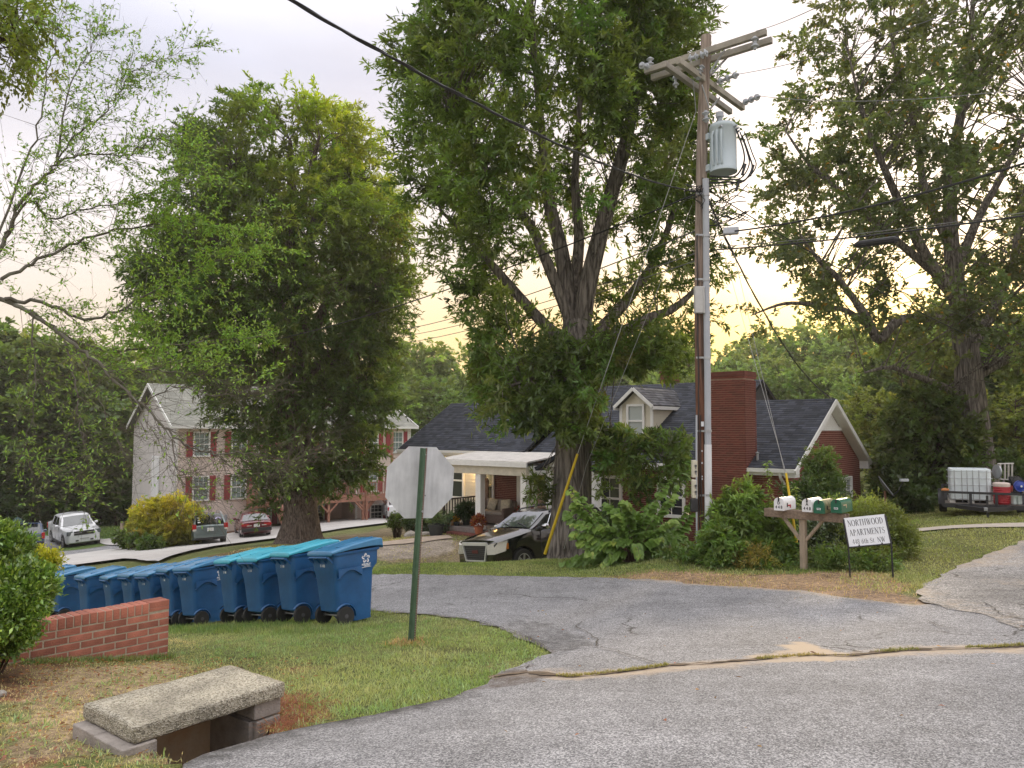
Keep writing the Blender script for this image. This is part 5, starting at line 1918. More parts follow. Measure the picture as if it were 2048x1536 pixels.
WIN2 = (4.98, 5.98, -1.75, 0.02)
def gclip(x, z):
 o = x + 0.30
 return z < EC + slope_c * min(o, WC - o) - 0.14 and z < 1.62
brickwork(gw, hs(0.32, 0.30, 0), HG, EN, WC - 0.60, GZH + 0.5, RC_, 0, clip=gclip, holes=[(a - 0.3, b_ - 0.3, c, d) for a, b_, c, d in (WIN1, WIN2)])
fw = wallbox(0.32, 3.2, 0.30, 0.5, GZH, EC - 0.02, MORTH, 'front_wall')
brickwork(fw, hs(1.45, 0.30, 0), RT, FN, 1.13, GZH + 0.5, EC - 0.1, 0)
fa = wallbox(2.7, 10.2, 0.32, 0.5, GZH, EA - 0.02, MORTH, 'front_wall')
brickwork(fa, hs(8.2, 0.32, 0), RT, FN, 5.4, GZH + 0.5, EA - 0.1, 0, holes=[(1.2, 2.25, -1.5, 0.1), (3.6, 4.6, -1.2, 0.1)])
wallbox(2.95, 3.15, 0.3, WA - 0.3, EC, EA + 0.1, MORTH, 'side_wall')
ga = [hs(3.1, 0.3, EA), hs(3.1, WA - 0.3, EA), hs(3.1, WA / 2, RA_ - 0.12)]
b = MB()
b.prism(ga, HF * 0.12)
b.build('gable_wall', M('grey shingled end', (0.10, 0.10, 0.11), 0.9, var=0.2, scale=8), house, 0)
wallbox(0.3, 10, WC - 0.4, WC - 0.3, GZH, EC, MORTH, 'rear_wall')
wallbox(9.9, 17, WB - 0.4, WB - 0.3, GZH, EB, SIDW, 'rear_wall')
gv = MB()
zt, zb_ = RC_ - 0.24, 1.66
gtop = hs(0.29, WC / 2, zt)
gv.prism([gtop, hs(0.29, WC / 2 - (zt - zb_) / slope_c, zb_), hs(0.29, WC / 2 + (zt - zb_) / slope_c, zb_)], HF * 0.03)
vent = gv.build('gable_vent', TRIM, house, 0)
for k in range(8):
 z = zb_ + 0.06 + k * 0.085
 wv = (zt - z) / slope_c - 0.10
 if wv < 0.05:
  break
 b = MB()
 b.beam(hs(0.27, WC / 2 - wv, z), hs(0.27, WC / 2 + wv, z), 0.05, 0.018)
 b.build('slat', TRIM, vent, 0)
b = MB()
b.beam(hs(0.275, WC / 2 - (zt - zb_) / slope_c - 0.1, zb_ - 0.02), hs(0.275, WC / 2 + (zt - zb_) / slope_c + 0.1, zb_ - 0.02), 0.05, 0.12)
b.build('vent_sill', TRIM, vent, 0)
def rake(sx, half, e, r_, w, sides=(0, 1), thick=0.15):
 for q in sides:
  o0 = -0.03 if q == 0 else w + 0.03
  b = MB()
  b.beam(hs(sx, o0, e - 0.12), hs(sx, w / 2, r_ - 0.10), 0.035, thick, upv=(0, 0, 1))
  b.build('rake_board', TRIM, house, 0)
  b = MB()
  b.beam(hs(sx + 0.16, o0, e - 0.20), hs(sx + 0.16, w / 2, r_ - 0.20), 0.30, 0.02)
  b.build('soffit', TRIM, house, 0)
rake(-0.02, 0, EC, RC_, WC)
rake(17.02, 0, EB, RB_, WB)
b = MB()
b.prism([hs(0.0, -0.02, EC - 0.05), hs(0.0, -0.02, EC - 0.26), hs(0.0, 0.34, EC - 0.26), hs(0.0, 0.34, EC + 0.1)], HF * 0.32)
b.prism([hs(0.0, WC + 0.02, EC - 0.05), hs(0.0, WC + 0.02, EC - 0.26), hs(0.0, WC - 0.34, EC - 0.26), hs(0.0, WC - 0.34, EC + 0.1)], HF * 0.32)
b.build('eave_return', TRIM, house, 0, kind='stuff')
for s0, s1, e in ((0.0, 1.42, EC), (2.95, 8.6, EA), (10.1, 17.0, EB)):
 b = MB()
 for off_, zz, w_, hgt in ((-0.05, -0.07, 0.10, 0.11),):
  b.box(hs((s0 + s1) / 2, off_, e + zz), (s1 - s0, w_, hgt), rot=HROT)
 b.box(hs((s0 + s1) / 2, 0.02, e - 0.13), (s1 - s0, 0.03, 0.18), rot=HROT)
 b.box(hs((s0 + s1) / 2, 0.17, e - 0.21), (s1 - s0, 0.30, 0.02), rot=HROT)
 b.build('gutter', TRIM, house, 0, kind='stuff')
b = MB()
dsx = 0.42
b.tube(smooth_path([hs(dsx, -0.04, EC - 0.12), hs(dsx, 0.0, EC - 0.28), hs(dsx, 0.22, EC - 0.45), hs(dsx, 0.25, EC - 0.7), hs(dsx, 0.25, GZH)], 4), 0.045, 8)
b.build('downspout', TRIM, house)
b = MB()
b.tube([hs(1.25, 0.35, EC + 0.15), hs(1.25, 0.35, EC + 0.40)], 0.04, 8)
b.lathe([(0.05, 0), (0.07, 0.02), (0.0, 0.06)], hs(1.25, 0.35, EC + 0.40), n=8)
b.build('roof_pipe', STEEL, house)
def window(par, c, right, up_, nrm_, w, hgt, panes=(2, 2), blind=0.5, frame=0.06, mat=TRIM, glass=GLASS, name='window', reveal=0.03):
 """Double hung window: frame, two sashes of panes, blind behind the glass."""
 c, right, up_, nrm_ = Vector(c), Vector(right), Vector(up_), Vector(nrm_)
 rot = Matrix((right, -nrm_, up_)).transposed()
 f = MB()
 for sx in (-1, 1):
  f.box(c + right * sx * (w / 2 - frame / 2) + nrm_ * 0.02, (frame, 0.07, hgt), rot=rot)
 f.box(c + up_ * (hgt / 2 - frame / 2) + nrm_ * 0.021, (w - 2 * frame, 0.07, frame), rot=rot)
 f.box(c - up_ * (hgt / 2 - frame / 2) + nrm_ * 0.03, (w + 0.04, 0.10, frame), rot=rot)
 f.box(c + nrm_ * 0.018, (w - 2 * frame, 0.05, frame * 0.75), rot=rot)
 iw, ih = w - 2 * frame, (hgt - 2.75 * frame) / 2
 for half in (-1, 1):
  cc = c + up_ * half * (ih / 2 + frame * 0.375)
  for i in range(1, panes[0]):
   f.box(cc + right * (-iw / 2 + iw * i / panes[0]) + nrm_ * 0.004, (0.018, 0.02, ih), rot=rot)
  for j in range(1, panes[1]):
   f.box(cc + up_ * (-ih / 2 + ih * j / panes[1]) + nrm_ * 0.003, (iw, 0.016, 0.018), rot=rot)
 fo = f.build(name, mat, par, 0, kind=None)
 for half in (-1, 1):
  cc = c + up_ * half * (ih / 2 + frame * 0.375)
  g = MB()
  g.box(cc - nrm_ * 0.012, (iw, 0.006, ih), rot=rot)
  if blind:
   pass
  g.build('pane', glass, fo, 0)
 return fo
def glassm(name, c, r=0.08):
 return M(name, c, r, spec=0.7, var=0.06, scale=1.2)
GL_BLIND = glassm('glass over closed blind', (0.36, 0.41, 0.40), 0.14)
GL_CURT = glassm('glass over grey curtain', (0.24, 0.26, 0.26), 0.12)
GL_DARK = glassm('dark glass', (0.03, 0.035, 0.04), 0.05)
for (o0, o1, z0, z1) in (WIN1, WIN2):
 c = hs(0.30, (o0 + o1) / 2, (z0 + z1) / 2)
 window(house, c, HG, (0, 0, 1), EN, o1 - o0, z1 - z0, (2, 2), glass=GL_CURT, frame=0.10)
window(house, hs(6.45, 0.29, -0.72), RT, (0, 0, 1), FN, 1.0, 1.55, (2, 2), glass=GL_DARK, frame=0.10)
window(house, hs(4.1, 0.29, -0.55), RT, (0, 0, 1), FN, 1.0, 1.3, (2, 2), glass=GL_DARK, frame=0.10)
DSc, DW, DO = 6.15, 1.25, 1.55
dz0 = EA + (RA_ - EA) / (WA / 2) * DO
dmr = MB()
dzt, dzr = 2.56, 3.02
def dtri(o):
 return [hs(DSc + DW / 2, o, dz0 - 0.1), hs(DSc - DW / 2, o, dz0 - 0.1), hs(DSc - DW / 2, o, dzt), hs(DSc, o, dzr), hs(DSc + DW / 2, o, dzt)]
dmr.loft([dtri(DO), dtri(DO + 2.6)])
dorm = dmr.build('dormer', SIDW, house, 0)
for sg in (-1, 1):
 k = 0
 z = dz0 + 0.05
 while z < dzt - 0.02:
  b = MB()
  sx = DSc + sg * (DW / 2 + 0.008)
  b.add([hs(sx, DO, z), hs(sx, DO + 2.4, z), hs(sx - sg * 0.014, DO + 2.4, z + 0.118), hs(sx - sg * 0.014, DO, z + 0.118), hs(sx - sg * 0.02, DO, z), hs(sx - sg * 0.02, DO + 2.4, z)], [(0, 1, 2, 3), (4, 5, 1, 0)])
  b.build('siding_board', SIDW, dorm, 0, fix=False)
  z += 0.118
z = dz0
while z < dzt:
 b = MB()
 b.add([hs(DSc + DW / 2, DO - 0.014, z), hs(DSc - DW / 2, DO - 0.014, z), hs(DSc - DW / 2, DO - 0.002, z + 0.118), hs(DSc + DW / 2, DO - 0.002, z + 0.118), hs(DSc + DW / 2, DO, z), hs(DSc - DW / 2, DO, z)], [(0, 1, 2, 3), (4, 5, 1, 0)])
 b.build('siding_board', SIDW, dorm, 0, fix=False)
 z += 0.118
window(dorm, hs(DSc, DO - 0.03, (dz0 + dzt) / 2 - 0.08), RT, (0, 0, 1), FN, 0.72, 1.18, (1, 1), glass=GL_BLIND, frame=0.075)
ov = 0.16
for sg in (-1, 1):
 e0 = hs(DSc + sg * (DW / 2 + ov), DO - 0.22, dzt - 0.10)
 e1 = hs(DSc + sg * (DW / 2 + ov), DO + 2.7, dzt - 0.10)
 r0, r1 = hs(DSc, DO - 0.22, dzr + 0.09), hs(DSc, DO + 2.7, dzr + 0.09)
 a_, b_, c_, d_ = (e1, e0, r0, r1) if sg < 0 else (e0, e1, r1, r0)
 roof_slope(a_, b_, c_, d_, SHO, dorm, 'dormer_roof')
 b = MB()
 b.beam(hs(DSc + sg * (DW / 2 + ov), DO - 0.23, dzt - 0.16), hs(DSc, DO - 0.23, dzr + 0.03), 0.03, 0.11)
 b.build('rake_board', TRIM, dorm, 0)
 b = MB()
 b.beam(e0 - Vector((0, 0, 0.09)), e1 - Vector((0, 0, 0.09)), 0.04, 0.12)
 b.build('fascia', TRIM, dorm, 0)
for sx in (DSc - DW / 2, DSc + DW / 2):
 b = MB()
 b.box(hs(sx, DO, (dz0 + dzt) / 2), (0.10, 0.06, dzt - dz0), rot=HROT)
 b.build('corner_board', TRIM, dorm, 0)
sw = wallbox(12.25, 16.8, 0.32, 0.46, GZH, EB - 0.03, SIDW, 'front_wall')
z = -1.9
while z < EB - 0.15:
 b = MB()
 b.add([hs(16.8, 0.30, z), hs(12.25, 0.30, z), hs(12.25, 0.317, z + 0.13), hs(16.8, 0.317, z + 0.13), hs(16.8, 0.319, z), hs(12.25, 0.319, z)], [(0, 1, 2, 3), (4, 5, 1, 0)])
 b.build('siding_board', SIDW, sw, 0, fix=False)
 z += 0.13
bwall = wallbox(9.6, 12.25, 0.34, 0.46, GZH, EB - 0.03, MORTH, 'porch_wall')
brickwork(bwall, hs(12.25, 0.34, 0), RT, FN, 2.6, -1.9, EB - 0.2, 0, holes=[(1.75, 2.7, -2, 0.35)])
wallbox(16.7, 16.85, 0.3, WB - 0.3, GZH, EB, SIDW, 'end_wall')
gb_ = MB()
gb_.prism([hs(16.8, 0.3, EB), hs(16.8, WB - 0.3, EB), hs(16.8, WB / 2, RB_ - 0.1)], HF * 0.05)
gb_.build('gable_wall', SIDW, house, 0)
window(house, hs(13.75, 0.285, -0.42), RT, (0, 0, 1), FN, 0.85, 1.45, (1, 1), glass=GL_DARK, frame=0.085)
window(house, hs(12.0, 0.29, -0.55), RT, (0, 0, 1), FN, 0.55, 1.7, (1, 1), glass=GL_CURT, frame=0.09)
b = MB()
b.box(hs(10.1, 0.28, -0.80), (0.95, 0.06, 2.1), rot=HROT)
dr = b.build('door', TRIM, house, 0)
b = MB()
b.box(hs(10.1, 0.245, -0.45), (0.50, 0.02, 1.1), rot=HROT)
b.build('pane', GL_DARK, dr, 0)
b = MB()
b.lathe([(0.03, 0), (0.03, 0.03)], hs(9.75, 0.22, -0.9), n=8)
b.build('handle', STEEL, dr)
b = MB()
b.box(hs(12.45, 0.29, -0.6), (0.09, 0.05, 2.6), rot=HROT)
b.build('corner_board', M('tan corner board', (0.48, 0.36, 0.18), 0.6), house, 0)
porch = MB()
PZ0 = -1.86
porch.box(hs(10.3, -0.85, PZ0 - 0.08), (4.0, 2.3, 0.16), rot=HROT)
porch.box(hs(10.3, -0.85, PZ0 - 0.45), (3.9, 2.2, 0.6), rot=HROT)
porch.build('porch_floor', M('grey porch boards', (0.22, 0.19, 0.175), 0.8, var=0.2, scale=4, stretch=(1, 5, 1)), house, 0)
BRSTEP = M('dark brick step', (0.20, 0.07, 0.055), 0.9, var=0.25, scale=12, bump=0.3)
for k in range(2):
 b = MB()
 b.box(hs(10.7, -2.15 - 0.30 * k, PZ0 - 0.26 - 0.17 * k), (2.0, 0.32, 0.17), rot=HROT)
 b.build('step', BRSTEP, house, 0)
pr = MB()
PE, PR_ = 0.50, 0.74
pr.prism([hs(12.3, -2.25, PE), hs(8.0, -2.25, PE), hs(8.0, 0.1, PR_), hs(12.3, 0.1, PR_)], Vector((0, 0, 0.05)))
pr.build('porch_roof', M('pale worn roof metal', (0.55, 0.52, 0.48), 0.7, var=0.18, scale=3), house, 0)
for s0, s1, o0, o1, z, hg, mt_ in ((8.0, 12.3, -2.28, -2.28, PE - 0.06, 0.16, TRIM), (8.1, 12.2, -2.12, -2.12, PE - 0.28, 0.30, M('cream porch beam', (0.60, 0.55, 0.44), 0.6)), ):
 b = MB()
 b.beam(hs(s0, o0, z), hs(s1, o1, z), 0.06 if mt_ is TRIM else 0.16, hg)
 b.build('porch_beam', mt_, house, 0)
for s in (12.2, 8.1):
 b = MB()
 b.beam(hs(s, -2.05, PE - 0.26), hs(s, 0.3, PE - 0.26), 0.12, 0.30)
 b.build('porch_beam', TRIM, house, 0)
b = MB()
b.box(hs(10.2, -0.9, PE - 0.12), (4.1, 2.3, 0.03), rot=HROT)
b.build('porch_ceiling', TRIM, house, 0)
for s in (10.3, 8.25):
 b = MB()
 b.box(hs(s, -2.05, (PE - 0.42 + PZ0) / 2), (0.24, 0.24, PE - 0.42 - PZ0), rot=HROT)
 b.box(hs(s, -2.05, PZ0 + 0.08), (0.30, 0.30, 0.16), rot=HROT)
 b.build('column', TRIM, house, 0)
b = MB()
b.prism([hs(7.35, -2.3, 0.42), hs(5.25, -2.3, 0.42), hs(6.3, -2.3, 0.95)], HG * 2.3)
b.build('entry_gable', TRIM, house, 0)
for sg in (-1, 1):
 a_ = (hs(6.3 + 1.2 * sg, -2.5, 0.38), hs(6.3 + 1.2 * sg, 0.4, 0.38), hs(6.3, 0.4, 1.0), hs(6.3, -2.5, 1.0))
 roof_slope(*(a_ if sg > 0 else (a_[1], a_[0], a_[3], a_[2])), SHN, house, 'entry_roof')
for s in (5.4, 7.2):
 b = MB()
 b.box(hs(s, -2.05, -0.75), (0.22, 0.22, 2.3), rot=HROT)
 b.build('column', TRIM, house, 0)
b = MB()
b.box(hs(6.4, -1.0, PZ0 - 0.3), (2.4, 2.4, 0.7), rot=HROT)
b.build('entry_floor', BRSTEP, house, 0)
RAILM = M('dark stained railing', (0.075, 0.055, 0.045), 0.6, var=0.2)
def railing(a, c, hgt, label, n=None, mat=RAILM, sp=0.14, ext=0.0):
 t = thing('porch_railing', label, 'railing', group='porch railings')
 a, c = Vector(a), Vector(c)
 L_ = (c - a).length
 n = n or int(L_ / sp)
 b = MB()
 b.beam(a + Vector((0, 0, hgt)), c + Vector((0, 0, hgt)), 0.06, 0.05)
 b.build('top_rail', mat, t, 0)
 b = MB()
 b.beam(a + Vector((0, 0, 0.12)), c + Vector((0, 0, 0.12)), 0.04, 0.05)
 b.build('bottom_rail', mat, t, 0)
 for k in range(n + 1):
  p = a.lerp(c, k / n)
  b = MB()
  w = 0.07 if k in (0, n) else 0.032
  b.box(p + Vector((0, 0, (hgt + 0.1) / 2)), (w, w, hgt - 0.06 if k not in (0, n) else hgt + 0.06), rot=HROT)
  b.build('post' if k in (0, n) else 'baluster', mat, t, 0)
 return t
railing(hs(12.2, -1.95, PZ0), hs(12.2, 0.2, PZ0), 0.92, 'dark porch railing at the end with the big fern')
railing(hs(8.0, -2.0, PZ0), hs(5.9, -2.0, PZ0), 0.85, 'brown porch railing seen between column and oak trunk', mat=M('red brown railing', (0.16, 0.06, 0.045), 0.7))
tn = MB()
tn.box(hs(12.0, 0.12, PZ0 + 0.75), (0.22, 0.06, 1.5), rot=HROT)
tn.cyl(hs(12.0, 0.15, PZ0 + 1.5), hs(12.0, 0.09, PZ0 + 1.5), 0.11, n=16)
tag(tn.build('leaning_board', M('brown carved board', (0.14, 0.085, 0.06), 0.7, var=0.3, scale=10), None, 30), 'tall round topped brown board leaning on the porch siding', 'board')
LAMPM = M('lit porch lamp glass', (0.9, 0.7, 0.35), 0.4, emit=((1.0, 0.62, 0.22), 9.0))
lm = thing('porch_lamp', 'small lit yellow wall lamp on the porch siding', 'lamp')
b = MB()
lp = hs(11.5, 0.16, 0.18)
lp = hs(12.36, 0.12, 0.20)
b.lathe([(0.05, -0.09), (0.075, -0.05), (0.075, 0.05), (0.04, 0.09)], lp, n=10)
b.build('lamp_glass', LAMPM, lm)
b = MB()
b.lathe([(0.09, 0.085), (0.03, 0.14), (0.0, 0.15)], lp, n=10)
b.beam(lp + Vector((0, 0, 0.1)), lp + HG * 0.15 + Vector((0, 0, 0.1)), 0.03, 0.03)
b.build('lamp_cap', BLKMETAL, lm)
pl_ = bpy.data.lights.new('porch_lamp_light', 'POINT')
pl_.energy = 14
pl_.color = (1.0, 0.66, 0.30)
pl_.shadow_soft_size = 0.08
plo_ = bpy.data.objects.new('porch_lamp_light', pl_)
COL.objects.link(plo_)
plo_.location = lp - HG * 0.16
plo_.parent = lm
sofa = thing('porch_sofa', 'brown wicker two seat sofa on the porch against the brick wall', 'sofa')
SOF = M('brown wicker', (0.15, 0.105, 0.085), 0.8, var=0.3, scale=30, bump=0.5, bscale=80)
CUSH = M('taupe seat cushion', (0.30, 0.26, 0.22), 0.9, var=0.1)
sc0, so0 = 10.95, -0.55
def sb_(s, o, z, sx, sy, sz, nm, mt_, bev=0.02, tilt=0.0):
 b = MB()
 b.box((0, 0, 0), (sx, sy, sz))
 o_ = b.build(nm, mt_, sofa, 0)
 o_.location = hs(s, o, PZ0 + z)
 o_.rotation_euler = (HROT @ Matrix.Rotation(tilt, 3, 'X')).to_euler()
 bevel(o_, bev, 3)
 return o_
sb_(sc0, so0, 0.22, 1.5, 0.72, 0.30, 'base', SOF)
sb_(sc0, so0 + 0.34, 0.60, 1.5, 0.14, 0.52, 'backrest', SOF, 0.05)
for s in (-1, 1):
 sb_(sc0 + s * 0.70, so0, 0.45, 0.13, 0.72, 0.36, 'arm', SOF, 0.05)
sb_(sc0, so0 - 0.03, 0.43, 1.24, 0.62, 0.13, 'seat_cushion', CUSH, 0.04)
sb_(sc0, so0 + 0.25, 0.68, 1.22, 0.12, 0.42, 'back_cushion', CUSH, 0.05)
PILM = M('cream patterned pillow', (0.52, 0.46, 0.34), 0.9, var=0.3, scale=16)
for k, (s, lab) in enumerate(((0.22, 'cream patterned pillow nearer the white column on the wicker sofa'), (-0.42, 'cream patterned pillow at the sofa end by the red flowers'))):
 bm = bmesh.new()
 bmesh.ops.create_cube(bm, size=1)
 bmesh.ops.subdivide_edges(bm, edges=bm.edges[:], cuts=6, use_grid_fill=True)
 for v in bm.verts:
  f = max(0.0, 1 - (2 * v.co.x) ** 4) * max(0.0, 1 - (2 * v.co.z) ** 4)
  v.co = Vector((v.co.x * 0.42, v.co.y * (0.02 + 0.13 * f), v.co.z * 0.42))
 me = bpy.data.meshes.new('pillow')
 bm.to_mesh(me)
 bm.free()
 me.polygons.foreach_set('use_smooth', [True] * len(me.polygons))
 me.materials.append(PILM)
 o = link('pillow', me)
 o.location = hs(sc0 + s, so0 + 0.10, PZ0 + 0.70)
 o.rotation_euler = (HROT @ Matrix.Rotation(R(-18), 3, 'X') @ Matrix.Rotation(R(8 - 18 * k), 3, 'Y')).to_euler()
 tag(o, lab, 'pillow', 'pillows on the porch sofa')
bx = MB()
bx.box(hs(12.0, -1.75, PZ0 + 0.09), (0.42, 0.34, 0.18), rot=HROT)
tag(bx.build('cardboard_box', M('orange brown cardboard', (0.50, 0.24, 0.10), 0.8), None, 0), 'small orange brown cardboard box on the porch edge by the railing', 'box')
AF, AB = Vector((0.80, 0.60, 0)), Vector((-0.60, 0.80, 0))      # along the front to the right, and into the depth
A0 = P(355, 860, 47.0)
A0 = Vector((A0.x, A0.y, 0))
AROT = Matrix((AF, AB, Vector((0, 0, 1)))).transposed()
AL, AD, AE, ARZ, AGZ = 16.1, 12.7, 1.95, 4.75, -5.6
def ap(x, o, z):
 return A0 + AF * x + AB * o + Vector((0, 0, z))
SIDA = M('beige vinyl siding', (0.66, 0.55, 0.49), 0.6, var=0.05, scale=1.0)
SIDE2 = M('greyish vinyl siding', (0.60, 0.56, 0.54), 0.6, var=0.05, scale=1.0)
SHUT = M('dark red shutter', (0.30, 0.035, 0.045), 0.5, var=0.1)
DECK = M('stained deck timber', (0.33, 0.16, 0.11), 0.75, var=0.2, scale=5)
ABL = glassm('glass over white blind', (0.20, 0.26, 0.25), 0.12)
apt = thing('apartment_building', 'beige sided three storey apartment block with red shutters and brown decks', 'apartment building')
def lap(org, dirx, nrm_, length, z0, z1, mat, name, step=0.15, clip=None, par=None):
 """Lap siding: each course a board tilted out at its lower edge."""
 b = MB()
 z = z0
 while z < z1 - 0.01:
  a, c = (0, length) if clip is None else clip(z + step)
  if c > a:
   p0, p1 = org + dirx * a, org + dirx * c
   zz = Vector((0, 0, z))
   z2 = Vector((0, 0, z + step))
   b.add([p0 + nrm_ * 0.05 + zz, p1 + nrm_ * 0.05 + zz, p1 + nrm_ * 0.004 + z2, p0 + nrm_ * 0.004 + z2, p0 + zz, p1 + zz], [(0, 1, 2, 3), (4, 5, 1, 0)])
  z += step
 return b.build(name, mat, par or apt, 0, fix=False, kind='stuff')
def abox(x0, x1, o0, o1, z0, z1, mat, name, par=None):
 b = MB()
 b.box(ap((x0 + x1) / 2, (o0 + o1) / 2, (z0 + z1) / 2), (abs(x1 - x0), abs(o1 - o0), z1 - z0), rot=AROT)
 return b.build(name, mat, par or apt, 0)
AW = -AF
AN = -AB
BX0, BX1 = 4.9, 11.9           # recessed middle bay with the decks
w1 = abox(0, BX0, 0, 0.2, AGZ, AE, SIDA, 'front_wall')
lap(ap(0, 0, 0), AF, AN, BX0, AGZ + 0.3, AE, SIDA, 'siding', par=w1)
w2 = abox(BX1, AL, 0, 0.2, AGZ, AE, SIDA, 'front_wall')
lap(ap(BX1, 0, 0), AF, AN, AL - BX1, AGZ + 0.3, AE, SIDA, 'siding', par=w2)
w3 = abox(BX0, BX1, 2.4, 2.6, AGZ, AE, SIDA, 'front_wall')
lap(ap(BX0, 2.4, 0), AF, AN, BX1 - BX0, AGZ + 0.3, AE, SIDA, 'siding', par=w3)
abox(BX0 - 0.1, BX0 + 0.02, 0.05, 2.5, AGZ, AE, SIDA, 'side_wall')
abox(BX1 - 0.02, BX1 + 0.1, 0.05, 2.5, AGZ, AE, SIDA, 'side_wall')
gpl = [ap(0.02, 0.0, AGZ), ap(0.02, AD, AGZ), ap(0.02, AD, AE), ap(0.02, AD / 2, ARZ - 0.15), ap(0.02, 0.0, AE)]
b = MB()
b.prism(gpl, AF * 0.15)
w4 = b.build('gable_wall', SIDE2, apt, 0)
sl_ = (ARZ - AE) / (AD / 2)
def aclip(z):
 if z < AE:
  return (0.0, AD)
 q = (z - AE) / sl_ + 0.1
 return (q, AD - q)
lap(ap(0.02, 0, 0), AB, AW, AD, AGZ + 0.3, ARZ - 0.3, SIDE2, 'siding', clip=aclip, par=w4)
b = MB()
b.prism([ap(AL - 0.15, 0.0, AGZ), ap(AL - 0.15, AD, AGZ), ap(AL - 0.15, AD, AE), ap(AL - 0.15, AD / 2, ARZ - 0.15), ap(AL - 0.15, 0.0, AE)], AF * 0.13)
b.build('gable_wall', SIDE2, apt, 0)
abox(0, AL, AD - 0.2, AD, AGZ, AE, SIDA, 'rear_wall')
roof_slope(ap(-0.45, -0.45, AE - 0.1), ap(AL + 0.45, -0.45, AE - 0.1), ap(AL + 0.45, AD / 2, ARZ), ap(-0.45, AD / 2, ARZ), SHB, apt, 'roof', 0.2)
roof_slope(ap(AL + 0.45, AD + 0.45, AE - 0.1), ap(-0.45, AD + 0.45, AE - 0.1), ap(-0.45, AD / 2, ARZ), ap(AL + 0.45, AD / 2, ARZ), SHB, apt, 'roof', 0.2)
for x in (-0.46, AL + 0.46):
 for o0 in (-0.46, AD + 0.46):
  b = MB()
  b.beam(ap(x, o0, AE - 0.2), ap(x, AD / 2, ARZ - 0.1), 0.04, 0.22)
  b.build('rake_board', TRIM, apt, 0)
abox(-0.45, AL + 0.45, -0.52, -0.42, AE - 0.26, AE - 0.10, TRIM, 'gutter')
abox(-0.4, AL + 0.4, -0.41, -0.02, AE - 0.27, AE - 0.24, TRIM, 'soffit')
for x in (0.0, BX0, BX1, AL):
 abox(x - 0.07, x + 0.07, -0.035, 0.05, AGZ + 0.2, AE - 0.1, TRIM, 'corner_board')
b = MB()
b.tube([ap(BX0 + 0.05, -0.1, AE - 0.2), ap(BX0 + 0.05, -0.1, AGZ + 0.8)], 0.05, 8)
b.build('downspout', TRIM, apt)
b = MB()
b.tube([ap(AL - 0.2, -0.08, AE - 0.2), ap(AL - 0.2, -0.08, AGZ + 0.8)], 0.05, 8)
b.build('downspout', TRIM, apt)
def awin(x, z, w=1.0, hgt=1.55, o=0.0, shut=True, glass=ABL, panes=(3, 2), sw=0.36):
 c = ap(x, o - 0.075, z)
 window(apt, c, AF, (0, 0, 1), AN, w, hgt, panes, glass=glass, frame=0.085)
 if shut:
  for s in (-1, 1):
   b = MB()
   cx_ = x + s * (w / 2 + sw / 2 + 0.03)
   b.box(ap(cx_, o - 0.075, z), (sw, 0.04, hgt), rot=AROT)
   sh = b.build('shutter', SHUT, apt, 0)
   for zz, hh_ in ((0.26, 0.42), (-0.22, 0.40)):
    b = MB()
    b.box(ap(cx_, o - 0.096, z + zz * hgt), (sw - 0.12, 0.02, hh_ * hgt), rot=AROT)
    b.build('raised_panel', SHUT, sh, 0)
awin(1.42, 0.72)
awin(3.72, 0.72)
awin(1.42, -2.0)
awin(3.72, -2.0)
awin(13.0, 0.72)
awin(15.0, 0.72)
awin(13.0, -2.0)
awin(15.0, -2.0)
b = MB()
b.box(ap(3.72, -0.12, 0.25), (0.62, 0.36, 0.38), rot=AROT)
acm = bevel(b.build('window_air_conditioner', M('dark air conditioner', (0.06, 0.06, 0.065), 0.5), None, 0), 0.02)
tag(acm, 'dark air conditioner hanging from an upper left apartment window', 'air conditioner')
awin(6.4, -2.0, o=2.4, glass=GL_DARK)
awin(10.6, -2.0, o=2.4)
awin(6.4, 0.72, o=2.4, glass=GL_DARK)
awin(10.6, 0.72, o=2.4)
awin(9.6, -4.25, 1.9, 1.15, 2.4, True, GL_DARK, (4, 2))
awin(6.2, -4.25, 1.1, 1.15, 2.4, True, GL_DARK, (3, 2))
awin(13.4, -4.2, 1.0, 1.15, 0, True, GL_DARK, (3, 2))
awin(15.0, -4.2, 1.0, 1.15, 0, False, GL_DARK, (3, 2))
for k, (x, z) in enumerate(((7.9, -2.2), (9.0, -2.2), (7.9, 0.5), (9.0, 0.5))):
 abox(x - 0.45, x + 0.45, 2.33, 2.42, z - 1.05, z + 1.0, TRIM, 'door')
lap(ap(-0.012, 4.3, 0), AB, AW, 2.2, AGZ + 1.0, -0.2, M('pale faded siding', (0.72, 0.71, 0.71), 0.6, var=0.06, scale=2), 'faded_siding', par=w4)
def dpost(x, o, z0, z1, w=0.15):
 b = MB()
 b.box(ap(x, o, (z0 + z1) / 2), (w, w, z1 - z0), rot=AROT)
 b.build('deck_post', DECK, apt, 0)
def drail(x0, o0, x1, o1, z, hgt=0.95, z1=None):
 z1 = z if z1 is None else z1
 p, q = ap(x0, o0, z), ap(x1, o1, z1)
 L_ = (q - p).length
 b = MB()
 b.beam(p + Vector((0, 0, hgt)), q + Vector((0, 0, hgt)), 0.10, 0.05)
 b.beam(p + Vector((0, 0, 0.12)), q + Vector((0, 0, 0.12)), 0.05, 0.08)
 rl = b.build('deck_rail', DECK, apt, 0, kind='stuff')
 n = max(2, int(L_ / 0.17))
 for k in range(n + 1):
  m_ = p.lerp(q, k / n)
  b = MB()
  b.box(m_ + Vector((0, 0, 0.14 + (hgt - 0.12) / 2)), (0.045, 0.045, hgt - 0.12), rot=AROT)
  b.build('baluster', DECK, rl, 0)
DZ = -2.95
